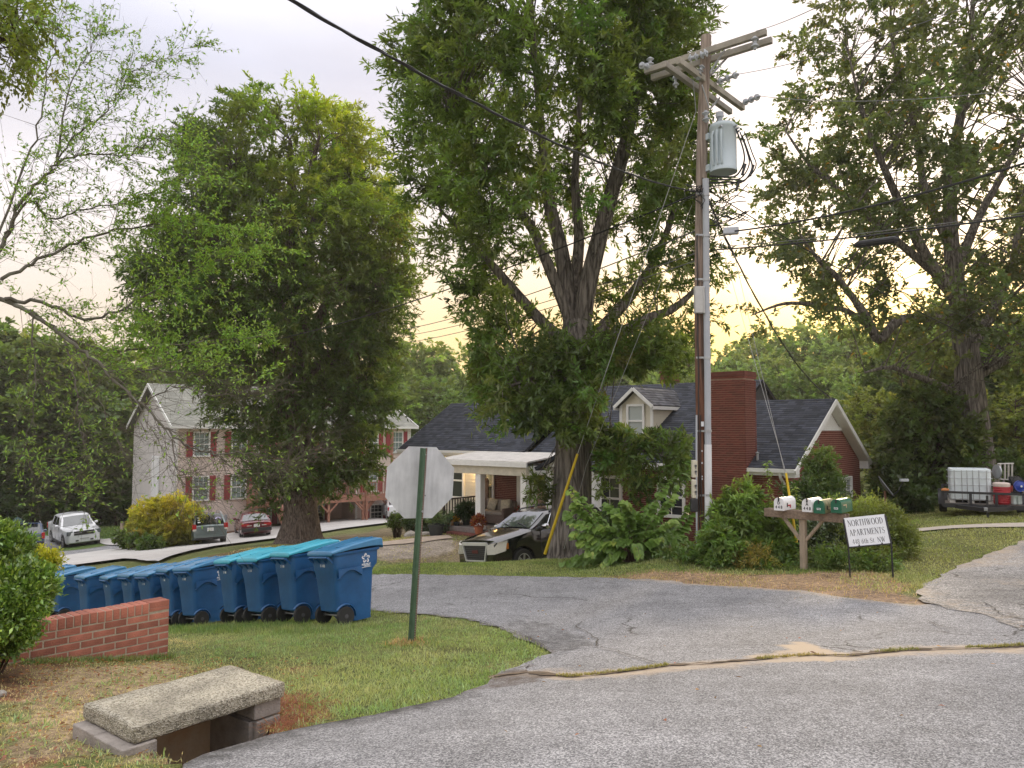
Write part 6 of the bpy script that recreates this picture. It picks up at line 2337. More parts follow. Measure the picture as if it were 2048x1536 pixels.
for z in (DZ, DZ + 2.75):
 abox(BX0, BX1, 0.0 if z > DZ else -1.3, 2.35, z - 0.06, z, DECK, 'deck_floor')
 abox(BX0 - 0.05, BX1 + 0.05, -0.06 if z > DZ else -1.38, 0.0 if z > DZ else -1.30, z - 0.30, z + 0.0, DECK, 'deck_beam')
for x in (BX0 + 0.15, 7.0, 9.3, BX1 - 0.1):
 dpost(x, -1.25, AGZ + 0.3, DZ if x in (7.0,) else DZ + 0.0)
for x in (BX0 + 0.2, 9.6, BX1):
 dpost(x, 0.05, DZ, AE - 0.3)
dpost(12.0, -1.4, AGZ + 0.3, AE - 0.3)
dpost(13.9, -1.4, AGZ + 0.3, AE - 0.3)
abox(BX1, 14.0, -1.45, 0.0, DZ - 0.06, DZ, DECK, 'deck_floor')
abox(BX1, 14.0, -1.5, -1.43, DZ - 0.30, DZ, DECK, 'deck_beam')
for x in (7.0, 9.3, 12.0, 13.9, BX1 - 0.1):
 for s in (-1, 1):
  b = MB()
  b.beam(ap(x, -1.3, DZ - 0.95), ap(x + 0.65 * s, -1.3, DZ - 0.28), 0.10, 0.10)
  b.build('knee_brace', DECK, apt, 0)
drail(BX0 + 1.9, -1.3, BX1, -1.3, DZ)
drail(BX1, -1.4, 13.9, -1.4, DZ)
drail(BX0, 0.0, BX1, 0.0, DZ + 2.75)
abox(4.25, BX0, -0.9, 0, DZ - 0.3, DZ + 1.0, DECK, 'deck_screen')
abox(4.25, BX0 + 0.1, -0.95, 0, DZ - 0.4, DZ - 0.25, DECK, 'deck_beam')
nst = 9
sx0, sx1 = 5.6, 6.7
for k in range(nst):
 z = DZ - 0.2 * (k + 1)
 abox(sx0, sx1, -1.35 - 0.26 * (k + 1), -1.35 - 0.26 * k + 0.02, z - 0.04, z, DECK, 'stair_tread')
for x in (sx0, sx1):
 b = MB()
 b.beam(ap(x, -1.35, DZ - 0.15), ap(x, -1.35 - 0.26 * nst, DZ - 0.2 * nst - 0.12), 0.05, 0.28)
 b.build('stringer', DECK, apt, 0)
 drail(x, -1.4, x, -1.35 - 0.26 * nst, DZ, 0.92, DZ - 0.2 * nst)
 dpost(x, -1.35 - 0.26 * nst, DZ - 0.2 * nst - 0.3, DZ - 0.2 * nst + 1.0, 0.1)
abox(2.9, 3.05, -0.14, -0.02, AGZ + 1.55, AGZ + 1.9, PVCG, 'utility_meter')
abox(12.6, 12.8, -0.14, -0.02, AGZ + 1.5, AGZ + 1.75, PVCG, 'utility_meter')
orf = MB()
orf.box(ap(8.3, -0.6, DZ + 0.45), (1.5, 0.6, 0.5), rot=AROT)
orf.box(ap(8.3, -0.32, DZ + 0.75), (1.5, 0.12, 0.5), rot=AROT)
tag(orf.build('deck_bench', M('orange red deck bench', (0.42, 0.10, 0.05), 0.7), None, 0), 'orange red bench on the apartment deck behind the railing', 'bench')
ac = thing('outdoor_condenser', 'grey air conditioning unit at the apartment corner behind the yellow bush', 'air conditioner', tuple(ap(-0.5, 4.6, h(*ap(-0.5, 4.6, 0).xy))), 0.64)
b = MB()
b.box((0, 0, 0.45), (0.8, 0.8, 0.85))
bevel(b.build('housing', M('pale grey unit', (0.45, 0.47, 0.50), 0.5), ac, 0), 0.03)
b = MB()
b.lathe([(0.32, 0), (0.32, 0.03), (0.0, 0.04)], (0, 0, 0.875), n=16)
b.build('fan_guard', STEEL, ac)
CHROME = M('chrome', (0.75, 0.76, 0.78), 0.12, metal=1.0, var=0.02)
TINT = M('tinted car glass', (0.012, 0.014, 0.015), 0.03, spec=0.9, var=0.1)
WSH = M('windscreen glass', (0.05, 0.06, 0.065), 0.02, spec=1.0, var=0.1, coat=0.6)
LAMPW = M('clear lamp lens', (0.62, 0.60, 0.52), 0.12, var=0.1, scale=12, spec=0.7)
LAMPR = M('red lamp lens', (0.42, 0.015, 0.02), 0.15, var=0.1, scale=12)
AMBER = M('amber lens', (0.65, 0.22, 0.03), 0.2)
ALLOY = M('alloy wheel', (0.42, 0.42, 0.43), 0.35, metal=0.7, var=0.1)
BPLAST = M('black car plastic', (0.022, 0.022, 0.024), 0.55, var=0.15, scale=20)
PLATE = M('number plate', (0.68, 0.68, 0.66), 0.5, var=0.15, scale=30)
def paint(name, c, rough=0.22, metal=0.0):
 return M(name, c, rough, metal=metal, var=0.04, scale=2, coat=0.8)
def make_car(name, label, spec, body, group='parked vehicles'):
 """spec: L, W, H and the outlines of the side view: x runs from the nose (0) to the tail (L).
 low: (x, z) under-edge, belt: (x, z) bonnet / belt line, top: (x, z) roof line where there is a cabin."""
 t = thing(name, label, spec.get('cat', 'car'), group=group)
 L_, W_ = spec['L'], spec['W']
 xs = sorted(set([round(x, 3) for x in np.linspace(0, L_, 46)] + [round(q[0], 3) for q in spec['belt']] + [round(q[0], 3) for q in spec['top']]))
 bx, bz = zip(*spec['belt'])
 tx, tz = zip(*spec['top'])
 lx, lz = zip(*spec['low'])
 wheels = spec['wheels']
 wr_ = spec['wr']
 def halfw(x):
  f = min(1.0, 0.80 + 0.20 * math.sqrt(max(0, min(1, x / (0.16 * L_)))))
  g = min(1.0, 0.86 + 0.14 * math.sqrt(max(0, min(1, (L_ - x) / (0.10 * L_)))))
  return W_ / 2 * min(f, g)
 def belt(x):
  return float(np.interp(x, bx, bz))
 def top(x):
  if x < tx[0] or x > tx[-1]:
   return belt(x)
  return max(belt(x), float(np.interp(x, tx, tz)))
 def arch(x, z):
  for wx in wheels:
   d = abs(x - wx)
   if d < wr_ * 1.17:
    z = max(z, math.sqrt((wr_ * 1.17) ** 2 - d * d) + wr_ * 0.98)
  return z
 tumble = spec.get('tumble', 0.16)
 secs = []
 for x in xs:
  w, zb, zt = halfw(x), belt(x), top(x)
  zl = arch(x, float(np.interp(x, lx, lz)))
  zl = min(zl, zb - 0.12)
  zm = max(zl + 0.02, zl + (zb - zl) * 0.55)
  hgt = zt - zb
  wt = w - tumble * min(1.0, hgt / 0.45) - 0.02
  if hgt < 0.02:
   crown = [(w * 0.94, zb - 0.02), (w * 0.86, zb + 0.012), (w * 0.45, zb + 0.03 + hgt), (0, zb + 0.035 + hgt)]
  else:
   crown = [(w - 0.03, zb + 0.02), (wt + 0.01, zt - min(0.07, hgt * 0.3)), (wt * 0.86, zt - 0.012), (0, zt + 0.02)]
  half = [(w * 0.93, zl), (w * 0.985, min(zl + 0.06, zm)), (w, zm), (w * 0.985, zb - 0.04)] + crown
  ring = [Vector((x, -y, z)) for y, z in half] + [Vector((x, y, z)) for y, z in half[-2::-1]]
  secs.append(ring)
 b = MB()
 b.loft(secs, closed=True, caps=True)
 bo = b.build('body', body, t, spec.get('sharp', 38))
 def side(x, f, s, off=0.006):
  """a point on the cabin side: f from the belt (0) to the roof edge (1)"""
  w, zb, zt = halfw(x), belt(x), top(x)
  hgt = zt - zb
  wt = w - tumble * min(1.0, hgt / 0.45) - 0.02
  y0, z0, y1, z1 = w - 0.03, zb + 0.02, wt + 0.01, zt - min(0.07, hgt * 0.3)
  return Vector((x, s * (y0 + (y1 - y0) * f + off), z0 + (z1 - z0) * f))
 for s in (-1, 1):
  for (xa0, xb0, xb1, xa1) in spec['windows']:       # bottom front, bottom rear, top rear, top front
   b = MB()
   n = 6
   lo = [side(xa0 + (xb0 - xa0) * k / n, 0.08, s) for k in range(n + 1)]
   hi = [side(xa1 + (xb1 - xa1) * k / n, 0.90, s) for k in range(n + 1)]
   b.loft([lo, hi], closed=False, caps=False)
   b.build('side_window', TINT, t, 60, fix=False)
  if spec.get('chrome_line'):
   b = MB()
   x0, x1 = spec['windows'][0][0], spec['windows'][-1][1]
   b.tube([side(x0 + (x1 - x0) * k / 10, 0.03, s, 0.012) for k in range(11)], 0.012, 5)
   xs_, xe_ = spec['windows'][0], spec['windows'][-1]
   pa = [side(xs_[0] - 0.04, 0.05, s, 0.01), side(xs_[3] - 0.03, 0.93, s, 0.01)]
   m_ = [side(xs_[3] + (xe_[2] - xs_[3]) * k / 8, 0.95, s, 0.01) for k in range(9)]
   b.tube(pa + m_, 0.010, 5)
   b.build('window_trim', CHROME, t, kind='stuff')
  for hx in spec.get('handles', ()):
   b = MB()
   w, zb = halfw(hx), belt(hx)
   b.box((hx, s * (w * 0.985 + 0.018), zb - 0.10), (0.18, 0.03, 0.03))
   bevel(b.build('door_handle', spec.get('handlemat', body), t, 0), 0.008)
  for sx in spec.get('seams', ()):
   b = MB()
   w = halfw(sx)
   b.box((sx, s * (w * 0.992), (belt(sx) + 0.34) / 2 + 0.05), (0.010, 0.02, belt(sx) - 0.42))
   b.build('door_seam', BPLAST, t, 0)
  mx_ = spec['mirror']
  b = MB()
  bmx = Vector((mx_, s * (halfw(mx_) + 0.10), belt(mx_) + 0.10))
  b.lathe([(0.02, -0.10), (0.075, -0.085), (0.085, 0), (0.075, 0.085), (0.02, 0.10)], bmx, 'Y', 10)
  b.box(bmx + Vector((0, -s * 0.10, -0.04)), (0.06, 0.12, 0.05))
  b.build('mirror', spec.get('mirrormat', body), t, 40)
  if spec.get('cladding'):
   b = MB()
   b.box(((wheels[0] + wheels[1]) / 2, s * (W_ / 2 * 0.99), 0.33), (wheels[1] - wheels[0] - 2.3 * wr_, 0.05, 0.14))
   b.build('sill_trim', spec['cladding'], t, 0)
  if spec.get('roofrail'):
   b = MB()
   x0, x1 = spec['roofrail']
   pts_ = [side(x0, 1.0, s, -0.06) + Vector((0, 0, 0.04)), side(x0 + 0.18, 1.0, s, -0.08) + Vector((0, 0, 0.115)), side((x0 + x1) / 2, 1.0, s, -0.08) + Vector((0, 0, 0.125)), side(x1 - 0.18, 1.0, s, -0.08) + Vector((0, 0, 0.115)), side(x1, 1.0, s, -0.06) + Vector((0, 0, 0.04))]
   b.tube(pts_, 0.022, 6)
   b.build('roof_rail', spec.get('railmat', BPLAST), t)
 for nm, (x0, x1) in spec['screens'].items():
  b = MB()
  rows = []
  for k in range(7):
   x = x0 + (x1 - x0) * (0.05 + 0.88 * k / 6)
   w, zb, zt = halfw(x), belt(x), top(x)
   hgt = max(zt - zb, 0.0)
   wt = w - tumble * min(1.0, hgt / 0.45) - 0.02
   y2, z2, y1, z1 = wt * 0.86, zt - 0.012, wt + 0.01, zt - min(0.07, hgt * 0.3)
   n_ = Vector((-(top(x + 0.02) - top(x - 0.02)), 0, 0.04)).normalized() * 0.010
   yy = y2 * 1.02
   rows.append([Vector((x, -yy, z2)) + n_, Vector((x, -yy * 0.5, zt + 0.006)) + n_, Vector((x, 0, zt + 0.02)) + n_, Vector((x, yy * 0.5, zt + 0.006)) + n_, Vector((x, yy, z2)) + n_])
  b.loft(rows, closed=False, caps=False)
  b.build(nm, spec.get('glass', WSH), t, 60, fix=False)
 for wx in wheels:
  for s in (-1, 1):
   yw = s * (W_ / 2 - 0.115)
   b = MB()
   b.lathe([(wr_ * 0.64, 0), (wr_ * 0.66, -0.105), (wr_ * 0.94, -0.11), (wr_, -0.08), (wr_, 0.08), (wr_ * 0.94, 0.11), (wr_ * 0.66, 0.105), (wr_ * 0.64, 0.001)], (wx, yw, wr_), 'Y', 28)
   wo2 = b.build('wheel', RUBBER, t, 40)
   b = MB()
   sg = s
   b.lathe([(wr_ * 0.66, 0.02 * sg), (wr_ * 0.68, 0.095 * sg), (wr_ * 0.60, 0.10 * sg), (wr_ * 0.56, 0.06 * sg), (wr_ * 0.2, 0.055 * sg), (0.0, 0.055 * sg)], (wx, yw, wr_), 'Y', 28)
   rim = b.build('rim', [BPLAST], wo2, 40)
   b = MB()
   b.lathe([(wr_ * 0.60, 0.100 * sg), (wr_ * 0.68, 0.100 * sg), (wr_ * 0.67, 0.106 * sg), (wr_ * 0.61, 0.106 * sg), (wr_ * 0.60, 0.100 * sg)], (wx, yw, wr_), 'Y', 28, caps=False)
   b.lathe([(wr_ * 0.17, 0.07 * sg), (wr_ * 0.15, 0.10 * sg), (0, 0.105 * sg)], (wx, yw, wr_), 'Y', 14)
   for k in range(spec.get('spokes', 6)):
    a = 2 * math.pi * k / spec.get('spokes', 6) + 0.3
    dv = Vector((math.cos(a), 0, math.sin(a)))
    c0_ = Vector((wx, yw + sg * 0.088, wr_))
    b.beam(c0_ + dv * wr_ * 0.10, c0_ + dv * wr_ * 0.62, wr_ * 0.17, 0.02, upv=(0, 1, 0))
   b.build('spokes', spec.get('rimmat', ALLOY), wo2, 30, kind='stuff')
   b = MB()
   n = 18
   arc = [Vector((wx + wr_ * 1.17 * math.cos(a), 0, wr_ * 0.98 + wr_ * 1.17 * math.sin(a))) for a in np.linspace(0.0, math.pi, n)]
   b.loft([[p + Vector((0, s * (W_ / 2 * 0.955), 0)) for p in arc], [p + Vector((0, s * (W_ / 2 - 0.42), 0)) for p in arc]], closed=False, caps=False)
   b.build('wheel_arch', BPLAST, t, 60, fix=False)
 b = MB()
 b.box((L_ / 2, 0, float(np.mean(lz)) + 0.06), (L_ * 0.9, W_ * 0.70, 0.10))
 b.build('underbody', BPLAST, t, 0)
 return t, halfw, belt, top, side
def place(t, nose_or_centre, heading, L_, z=None, slope=True, centre=True):
 """Set a vehicle built with its nose at x = 0: heading is the plan direction its nose points to."""
 hd = Vector((heading[0], heading[1], 0)).normalized()
 c = Vector((nose_or_centre[0], nose_or_centre[1], 0))
 xax = -hd                                        # local +x runs from nose to tail
 org = c - xax * (L_ / 2) if centre else c
 rz = math.atan2(xax.y, xax.x)
 zf, zr = h(*(org + xax * L_ * 0.2).xy), h(*(org + xax * L_ * 0.8).xy)
 yax = Vector((-xax.y, xax.x, 0))
 zl, zr2 = h(*(c + yax * 0.75).xy), h(*(c - yax * 0.75).xy)
 zc = (zf + zr) / 2 if z is None else z
 pitch = -math.atan2(zr - zf, L_ * 0.6) if slope else 0
 roll = math.atan2(zl - zr2, 1.5) if slope else 0
 t.rotation_euler = (Matrix.Rotation(rz, 3, 'Z') @ Matrix.Rotation(pitch, 3, 'Y') @ Matrix.Rotation(roll, 3, 'X')).to_euler()
 t.location = (org.x, org.y, zc + math.sin(pitch) * L_ * 0.5 + 0.02)
def cbox(t, name, c, s, mat, bev=0.01, rot=None, lab=None):
 b = MB()
 b.box(c, s, rot=rot)
 o = b.build(name, mat, t, 0)
 if bev:
  bevel(o, bev, 2)
 return o
SUV = dict(L=4.70, W=1.85, cat='SUV', wr=0.36, wheels=(0.92, 3.78), tumble=0.17,
           low=[(0, 0.34), (0.15, 0.26), (0.5, 0.24), (4.3, 0.26), (4.7, 0.38)],
           belt=[(0, 0.80), (0.03, 0.96), (0.10, 1.01), (0.45, 1.075), (1.32, 1.20), (1.6, 1.14), (3.9, 1.18), (4.55, 1.14), (4.7, 0.95)],
           top=[(1.28, 1.20), (2.05, 1.605), (2.4, 1.655), (3.2, 1.675), (3.9, 1.65), (4.25, 1.60), (4.62, 1.12)],
           windows=[(1.92, 2.72, 2.66, 2.24), (2.80, 3.58, 3.46, 2.75), (3.64, 4.18, 3.98, 3.54)], screens={'windscreen': (1.32, 2.12), 'rear_window': (4.56, 4.24)},
           handles=(2.62, 3.52), handlemat=CHROME, seams=(1.62, 2.74, 3.62), mirror=1.74, mirrormat=CHROME, chrome_line=True, roofrail=(2.25, 4.15), cladding=BPLAST, spokes=6)
BLACKC = paint('black car paint', (0.004, 0.004, 0.005), 0.10)
t, hw, bl, tp, sd = make_car('parked_car', 'black SUV with chrome grille parked nose out beside the big oak trunk', SUV, BLACKC)
b = MB()
gq = [(-0.52, 0.95), (0.52, 0.95), (0.40, 0.50), (-0.40, 0.50)]
b.prism([Vector((-0.005 - (0.0), y, z)) for y, z in gq], (0.10, 0, 0))
b.build('grille', BPLAST, t, 0)
b = MB()
for (y0, z0), (y1, z1), th_ in ((gq[0], gq[1], 0.085), (gq[1], gq[2], 0.04), (gq[2], gq[3], 0.035), (gq[3], gq[0], 0.04)):
 b.beam((-0.02, y0, z0), (-0.02, y1, z1), 0.035, th_, upv=(1, 0, 0)) if False else b.beam((-0.02, y0, z0), (-0.02, y1, z1), th_, 0.05, upv=(1, 0, 0))
b.build('grille_surround', M('satin bright trim', (0.62, 0.62, 0.60), 0.35, metal=0.35, var=0.05), t, 0, kind='stuff')
for k in range(7):
 z = 0.55 + k * 0.053
 cbox(t, 'grille_bar', (-0.015, 0, z), (0.02, 0.74 + k * 0.024, 0.014), M('dark grille bar', (0.06, 0.06, 0.065), 0.4), 0)
cbox(t, 'emblem', (-0.028, 0, 0.74), (0.012, 0.26, 0.09), M('dim red emblem', (0.10, 0.02, 0.02), 0.4), 0.02)
for s in (-1, 1):
 b = MB()
 P_ = [(0.02, s * 0.56, 0.93), (0.10, s * 0.68, 0.96), (0.32, s * 0.885, 1.0), (0.44, s * 0.905, 1.0), (0.36, s * 0.90, 0.74), (0.10, s * 0.76, 0.68), (0.0, s * 0.58, 0.68)]
 P_ = [(x - 0.105, y * 1.05, z) for x, y, z in P_]
 b.loft([[Vector(p) for p in P_], [Vector(p) + Vector((0.16, -s * 0.12, 0)) for p in P_]])
 b.build('headlight', LAMPW, t, 20)
 cbox(t, 'turn_signal', (0.36, s * 0.915, 0.86), (0.10, 0.04, 0.16), AMBER, 0.015, Matrix.Rotation(s * -0.35, 3, 'Z'))
 cbox(t, 'fog_lamp', (0.10, s * 0.76, 0.42), (0.05, 0.06, 0.16), CHROME, 0.015)
 cbox(t, 'tail_light', (4.62, s * 0.80, 1.02), (0.10, 0.12, 0.30), LAMPR, 0.02)
cbox(t, 'bumper', (0.07, 0, 0.40), (0.16, 1.15, 0.14), BPLAST, 0.03)
cbox(t, 'licence_plate', (4.70, 0, 0.80), (0.02, 0.31, 0.16), PLATE, 0)
for k in range(2):
 b = MB()
 x0, y0 = 1.36, -0.62 + 0.62 * k
 b.tube([(x0, y0, tp(x0) + 0.03), (x0 + 0.17, y0 + 0.52, tp(x0 + 0.17) + 0.045)], 0.012, 5)
 b.build('wiper', BPLAST, t)
for k in range(2):
 cbox(t, 'cross_rail', (2.8 + 0.8 * k, 0, 1.79), (0.06, 1.24, 0.03), BPLAST, 0.01)
hd = (-0.74, -0.67)
nose = P(956, 1050, 21.2)
place(t, (nose.x, nose.y), hd, SUV['L'], centre=False)
PK = dict(L=5.6, W=2.0, cat='pickup truck', wr=0.40, wheels=(1.0, 4.35), tumble=0.18,
          low=[(0, 0.42), (0.2, 0.32), (5.2, 0.36), (5.6, 0.5)],
          belt=[(0, 0.80), (0.03, 1.0), (0.12, 1.12), (1.45, 1.20), (1.9, 1.20), (4.3, 1.24), (4.4, 1.27), (5.5, 1.27), (5.6, 1.1)],
          top=[(1.45, 1.20), (2.15, 1.78), (2.5, 1.88), (3.6, 1.90), (3.9, 1.85), (4.45, 1.27)],
          windows=[(2.1, 2.92, 2.86, 2.42), (3.0, 3.72, 3.6, 2.95)], screens={'windscreen': (1.48, 2.22), 'rear_window': (4.40, 3.95)}, handles=(2.8, 3.7), seams=(1.85, 2.96, 3.8), mirror=1.92, cladding=BPLAST, spokes=5)
WPAINT = paint('white car paint', (0.72, 0.73, 0.74))
t, hw, bl, tp, sd = make_car('parked_car', 'white pickup truck facing the road in the lower parking lot', PK, WPAINT)
cbox(t, 'grille', (0.0, 0, 0.90), (0.05, 1.10, 0.11), BPLAST, 0)
cbox(t, 'grille', (0.01, 0, 1.04), (0.05, 1.10, 0.08), BPLAST, 0)
cbox(t, 'emblem', (-0.03, 0, 0.985), (0.03, 0.24, 0.07), BPLAST, 0.01)
for s in (-1, 1):
 cbox(t, 'headlight', (0.08, s * 0.76, 0.98), (0.14, 0.34, 0.25), M('smoked lamp lens', (0.10, 0.12, 0.12), 0.1, spec=0.8), 0.03, Matrix.Rotation(s * 0.3, 3, 'Z'))
 cbox(t, 'fog_lamp', (0.04, s * 0.72, 0.58), (0.05, 0.14, 0.07), LAMPW, 0.02)
 cbox(t, 'tow_hook', (0.0, s * 0.40, 0.52), (0.05, 0.16, 0.08), BPLAST, 0.01)
 cbox(t, 'tail_light', (5.58, s * 0.88, 1.02), (0.08, 0.14, 0.36), LAMPR, 0.02)
cbox(t, 'licence_plate', (-0.01, 0, 0.62), (0.02, 0.5, 0.06), M('pale grey slot', (0.4, 0.4, 0.4), 0.5), 0)
pcn = P(147, 1080, 47.0)
place(t, (pcn.x - 1.2, pcn.y + 2.2), (0.66, -0.75), PK['L'])
BS = dict(L=4.35, W=1.8, cat='SUV', wr=0.36, wheels=(0.85, 3.5), tumble=0.14,
          low=[(0, 0.38), (0.3, 0.32), (4.0, 0.34), (4.35, 0.5)], belt=[(0, 0.8), (0.1, 1.0), (1.2, 1.08), (4.2, 1.12), (4.35, 0.9)],
          top=[(1.15, 1.08), (1.75, 1.66), (2.1, 1.74), (3.9, 1.74), (4.3, 1.12)], windows=[(1.65, 2.4, 2.35, 1.95), (2.5, 3.2, 3.12, 2.45), (3.3, 4.0, 3.8, 3.25)], screens={'windscreen': (1.2, 1.8), 'rear_window': (4.28, 3.93)},
          handles=(2.3, 3.1), mirror=1.5, roofrail=(2.0, 3.9), railmat=STEEL)
t, hw, bl, tp, sd = make_car('parked_car', 'blue SUV seen from behind, half hidden by the leafy bush', BS, paint('blue car paint', (0.03, 0.06, 0.14)))
for s in (-1, 1):
 cbox(t, 'tail_light', (4.30, s * 0.80, 1.02), (0.10, 0.16, 0.34), LAMPR, 0.02)
cbox(t, 'bumper', (4.30, 0, 0.58), (0.16, 1.74, 0.22), BPLAST, 0.04)
cbox(t, 'spoiler', (4.05, 0, 1.74), (0.24, 1.1, 0.04), paint('blue car paint', (0, 0, 0)), 0.01)
pcn = P(40, 1090, 43.5)
place(t, (pcn.x - 0.9, pcn.y + 1.9), (-0.55, 0.83), BS['L'])
FW = dict(L=4.55, W=1.78, cat='car', wr=0.34, wheels=(0.9, 3.55), tumble=0.16,
          low=[(0, 0.34), (0.3, 0.28), (4.2, 0.30), (4.55, 0.44)], belt=[(0, 0.7), (0.1, 0.92), (1.25, 1.04), (4.3, 1.06), (4.5, 0.98), (4.55, 0.8)],
          top=[(1.2, 1.04), (1.95, 1.58), (2.4, 1.66), (3.7, 1.64), (4.05, 1.58), (4.46, 1.02)], windows=[(1.75, 2.5, 2.45, 2.1), (2.58, 3.3, 3.2, 2.55), (3.4, 4.05, 3.8, 3.3)], screens={'windscreen': (1.25, 2.0), 'rear_window': (4.44, 4.04)},
          handles=(2.4, 3.2), mirror=1.6, roofrail=(2.2, 3.9), railmat=STEEL, glass=TINT)
FWP = paint('grey green car paint', (0.15, 0.19, 0.19), 0.3, 0.4)
t, hw, bl, tp, sd = make_car('parked_car', 'grey green wagon with white stickers on the rear window by the yellow bush', FW, FWP)
for s in (-1, 1):
 cbox(t, 'tail_light', (4.47, s * 0.77, 0.98), (0.14, 0.20, 0.30), LAMPR, 0.03)
 cbox(t, 'reversing_lamp', (4.50, s * 0.76, 0.84), (0.10, 0.18, 0.10), LAMPW, 0.02)
cbox(t, 'bumper', (4.50, 0, 0.55), (0.14, 1.60, 0.20), FWP, 0.05)
cbox(t, 'bumper_underside', (4.48, 0, 0.40), (0.12, 1.5, 0.12), BPLAST, 0.03)
cbox(t, 'licence_plate', (4.575, 0, 0.84), (0.02, 0.32, 0.17), PLATE, 0)
rot_ = Matrix.Rotation(R(-38), 3, 'Y')
for k in range(3):
 cbox(t, 'window_sticker', (4.33 - 0.085 * k + 0.03, -0.52, 1.22 + 0.11 * k), (0.004, 0.13 - 0.02 * k, 0.07), WHITE, 0, rot_)
b = MB()
for k in range(5):
 a = R(20 + 35 * k)
 b.cyl((4.245 + 0.0 - 0.07 * math.sin(a), 0.42 + 0.12 * math.cos(a), 1.32 + 0.09 * math.sin(a)), (4.26 - 0.07 * math.sin(a), 0.42 + 0.12 * math.cos(a), 1.33 + 0.09 * math.sin(a)), 0.035, n=8)
b.build('window_sticker', M('lilac decal', (0.50, 0.45, 0.66), 0.6), t, 0, kind='stuff')
b = MB()
b.tube([(3.9, 0, 1.64), (4.0, 0, 1.86)], 0.008, 4)
b.build('antenna', BPLAST, t)
pcn = P(422, 1060, 40.0)
place(t, (pcn.x - 1.15, pcn.y + 2.0), (-0.50, 0.866), FW['L'])
RSD = dict(L=4.5, W=1.70, cat='car', wr=0.30, wheels=(0.85, 3.45), tumble=0.20,
           low=[(0, 0.34), (0.3, 0.24), (4.2, 0.28), (4.5, 0.42)], belt=[(0, 0.62), (0.1, 0.78), (1.3, 0.90), (3.6, 0.95), (4.35, 0.96), (4.48, 0.90), (4.5, 0.7)],
           top=[(1.3, 0.90), (2.0, 1.34), (2.3, 1.39), (3.1, 1.38), (3.35, 1.34), (3.95, 0.955)], windows=[(1.85, 2.5, 2.45, 2.12), (2.58, 3.35, 3.1, 2.55)], screens={'windscreen': (1.35, 2.05), 'rear_window': (3.92, 3.36)},
           handles=(2.4, 3.2), mirror=1.75, seams=(1.75, 2.54))
RP_ = paint('dark red car paint', (0.13, 0.014, 0.022))
t, hw, bl, tp, sd = make_car('parked_car', 'dark red saloon car seen from behind, left of the thick oak trunk', RSD, RP_)
for s in (-1, 1):
 cbox(t, 'tail_light', (4.46, s * 0.60, 0.80), (0.08, 0.42, 0.13), LAMPR, 0.02)
 cbox(t, 'reversing_lamp', (4.49, s * 0.40, 0.76), (0.04, 0.26, 0.04), LAMPW, 0)
cbox(t, 'bumper', (4.47, 0, 0.53), (0.14, 1.62, 0.20), BPLAST, 0.03)
cbox(t, 'licence_plate', (4.525, 0, 0.76), (0.02, 0.32, 0.17), PLATE, 0)
pcn = P(517, 1050, 43.8)
place(t, (pcn.x - 1.0, pcn.y + 2.0), (-0.42, 0.907), RSD['L'])
WSD = dict(L=4.6, W=1.8, cat='car', wr=0.32, wheels=(0.9, 3.6), tumble=0.20,
           low=[(0, 0.3), (0.3, 0.24), (4.3, 0.28), (4.6, 0.45)], belt=[(0, 0.60), (0.1, 0.76), (1.2, 0.90), (3.7, 0.98), (4.45, 1.02), (4.56, 0.94), (4.6, 0.7)],
           top=[(1.15, 0.90), (2.0, 1.36), (2.4, 1.42), (3.0, 1.40), (3.5, 1.28), (4.2, 1.03)], windows=[(1.8, 2.5, 2.45, 2.15), (2.58, 3.5, 3.1, 2.55)], screens={'windscreen': (1.2, 2.05), 'rear_window': (4.15, 3.38)},
           handles=(2.4, 3.3), mirror=1.7, seams=(1.75, 2.54))
t, hw, bl, tp, sd = make_car('parked_car', 'white saloon car with red tail lamp half hidden behind the stop sign', WSD, WPAINT)
for s in (-1, 1):
 cbox(t, 'tail_light', (4.50, s * 0.72, 0.86), (0.12, 0.30, 0.12), LAMPR, 0.02)
 cbox(t, 'tail_light', (4.44, s * 0.84, 0.80), (0.16, 0.10, 0.22), LAMPR, 0.02)
cbox(t, 'bumper_underside', (4.56, 0, 0.40), (0.12, 1.5, 0.16), BPLAST, 0.03)
cbox(t, 'licence_plate', (4.60, 0, 0.80), (0.03, 0.32, 0.17), PLATE, 0)
pcn = P(792, 1030, 52.5)
place(t, (pcn.x - 0.3, pcn.y + 2.2), (-0.30, 0.954), WSD['L'])
TRD = 21.0
trc = P(1968, 1030, TRD)
TRZ = h(trc.x + 0.75, trc.y + 1.3) - 0.10
tr = thing('utility_trailer', 'black open utility trailer carrying a caged white water tank on the lawn', 'trailer', (trc.x, trc.y, TRZ), R(-29))
BK = BLKMETAL
W2_, L2_ = 1.92, 3.2
for y in (-0.0, L2_):
 for z in (0.42, 0.78):
  b = MB()
  b.box((0, y, z), (W2_, 0.06, 0.06 if z > 0.5 else 0.11))
  b.build('frame_rail', BK, tr, 0)
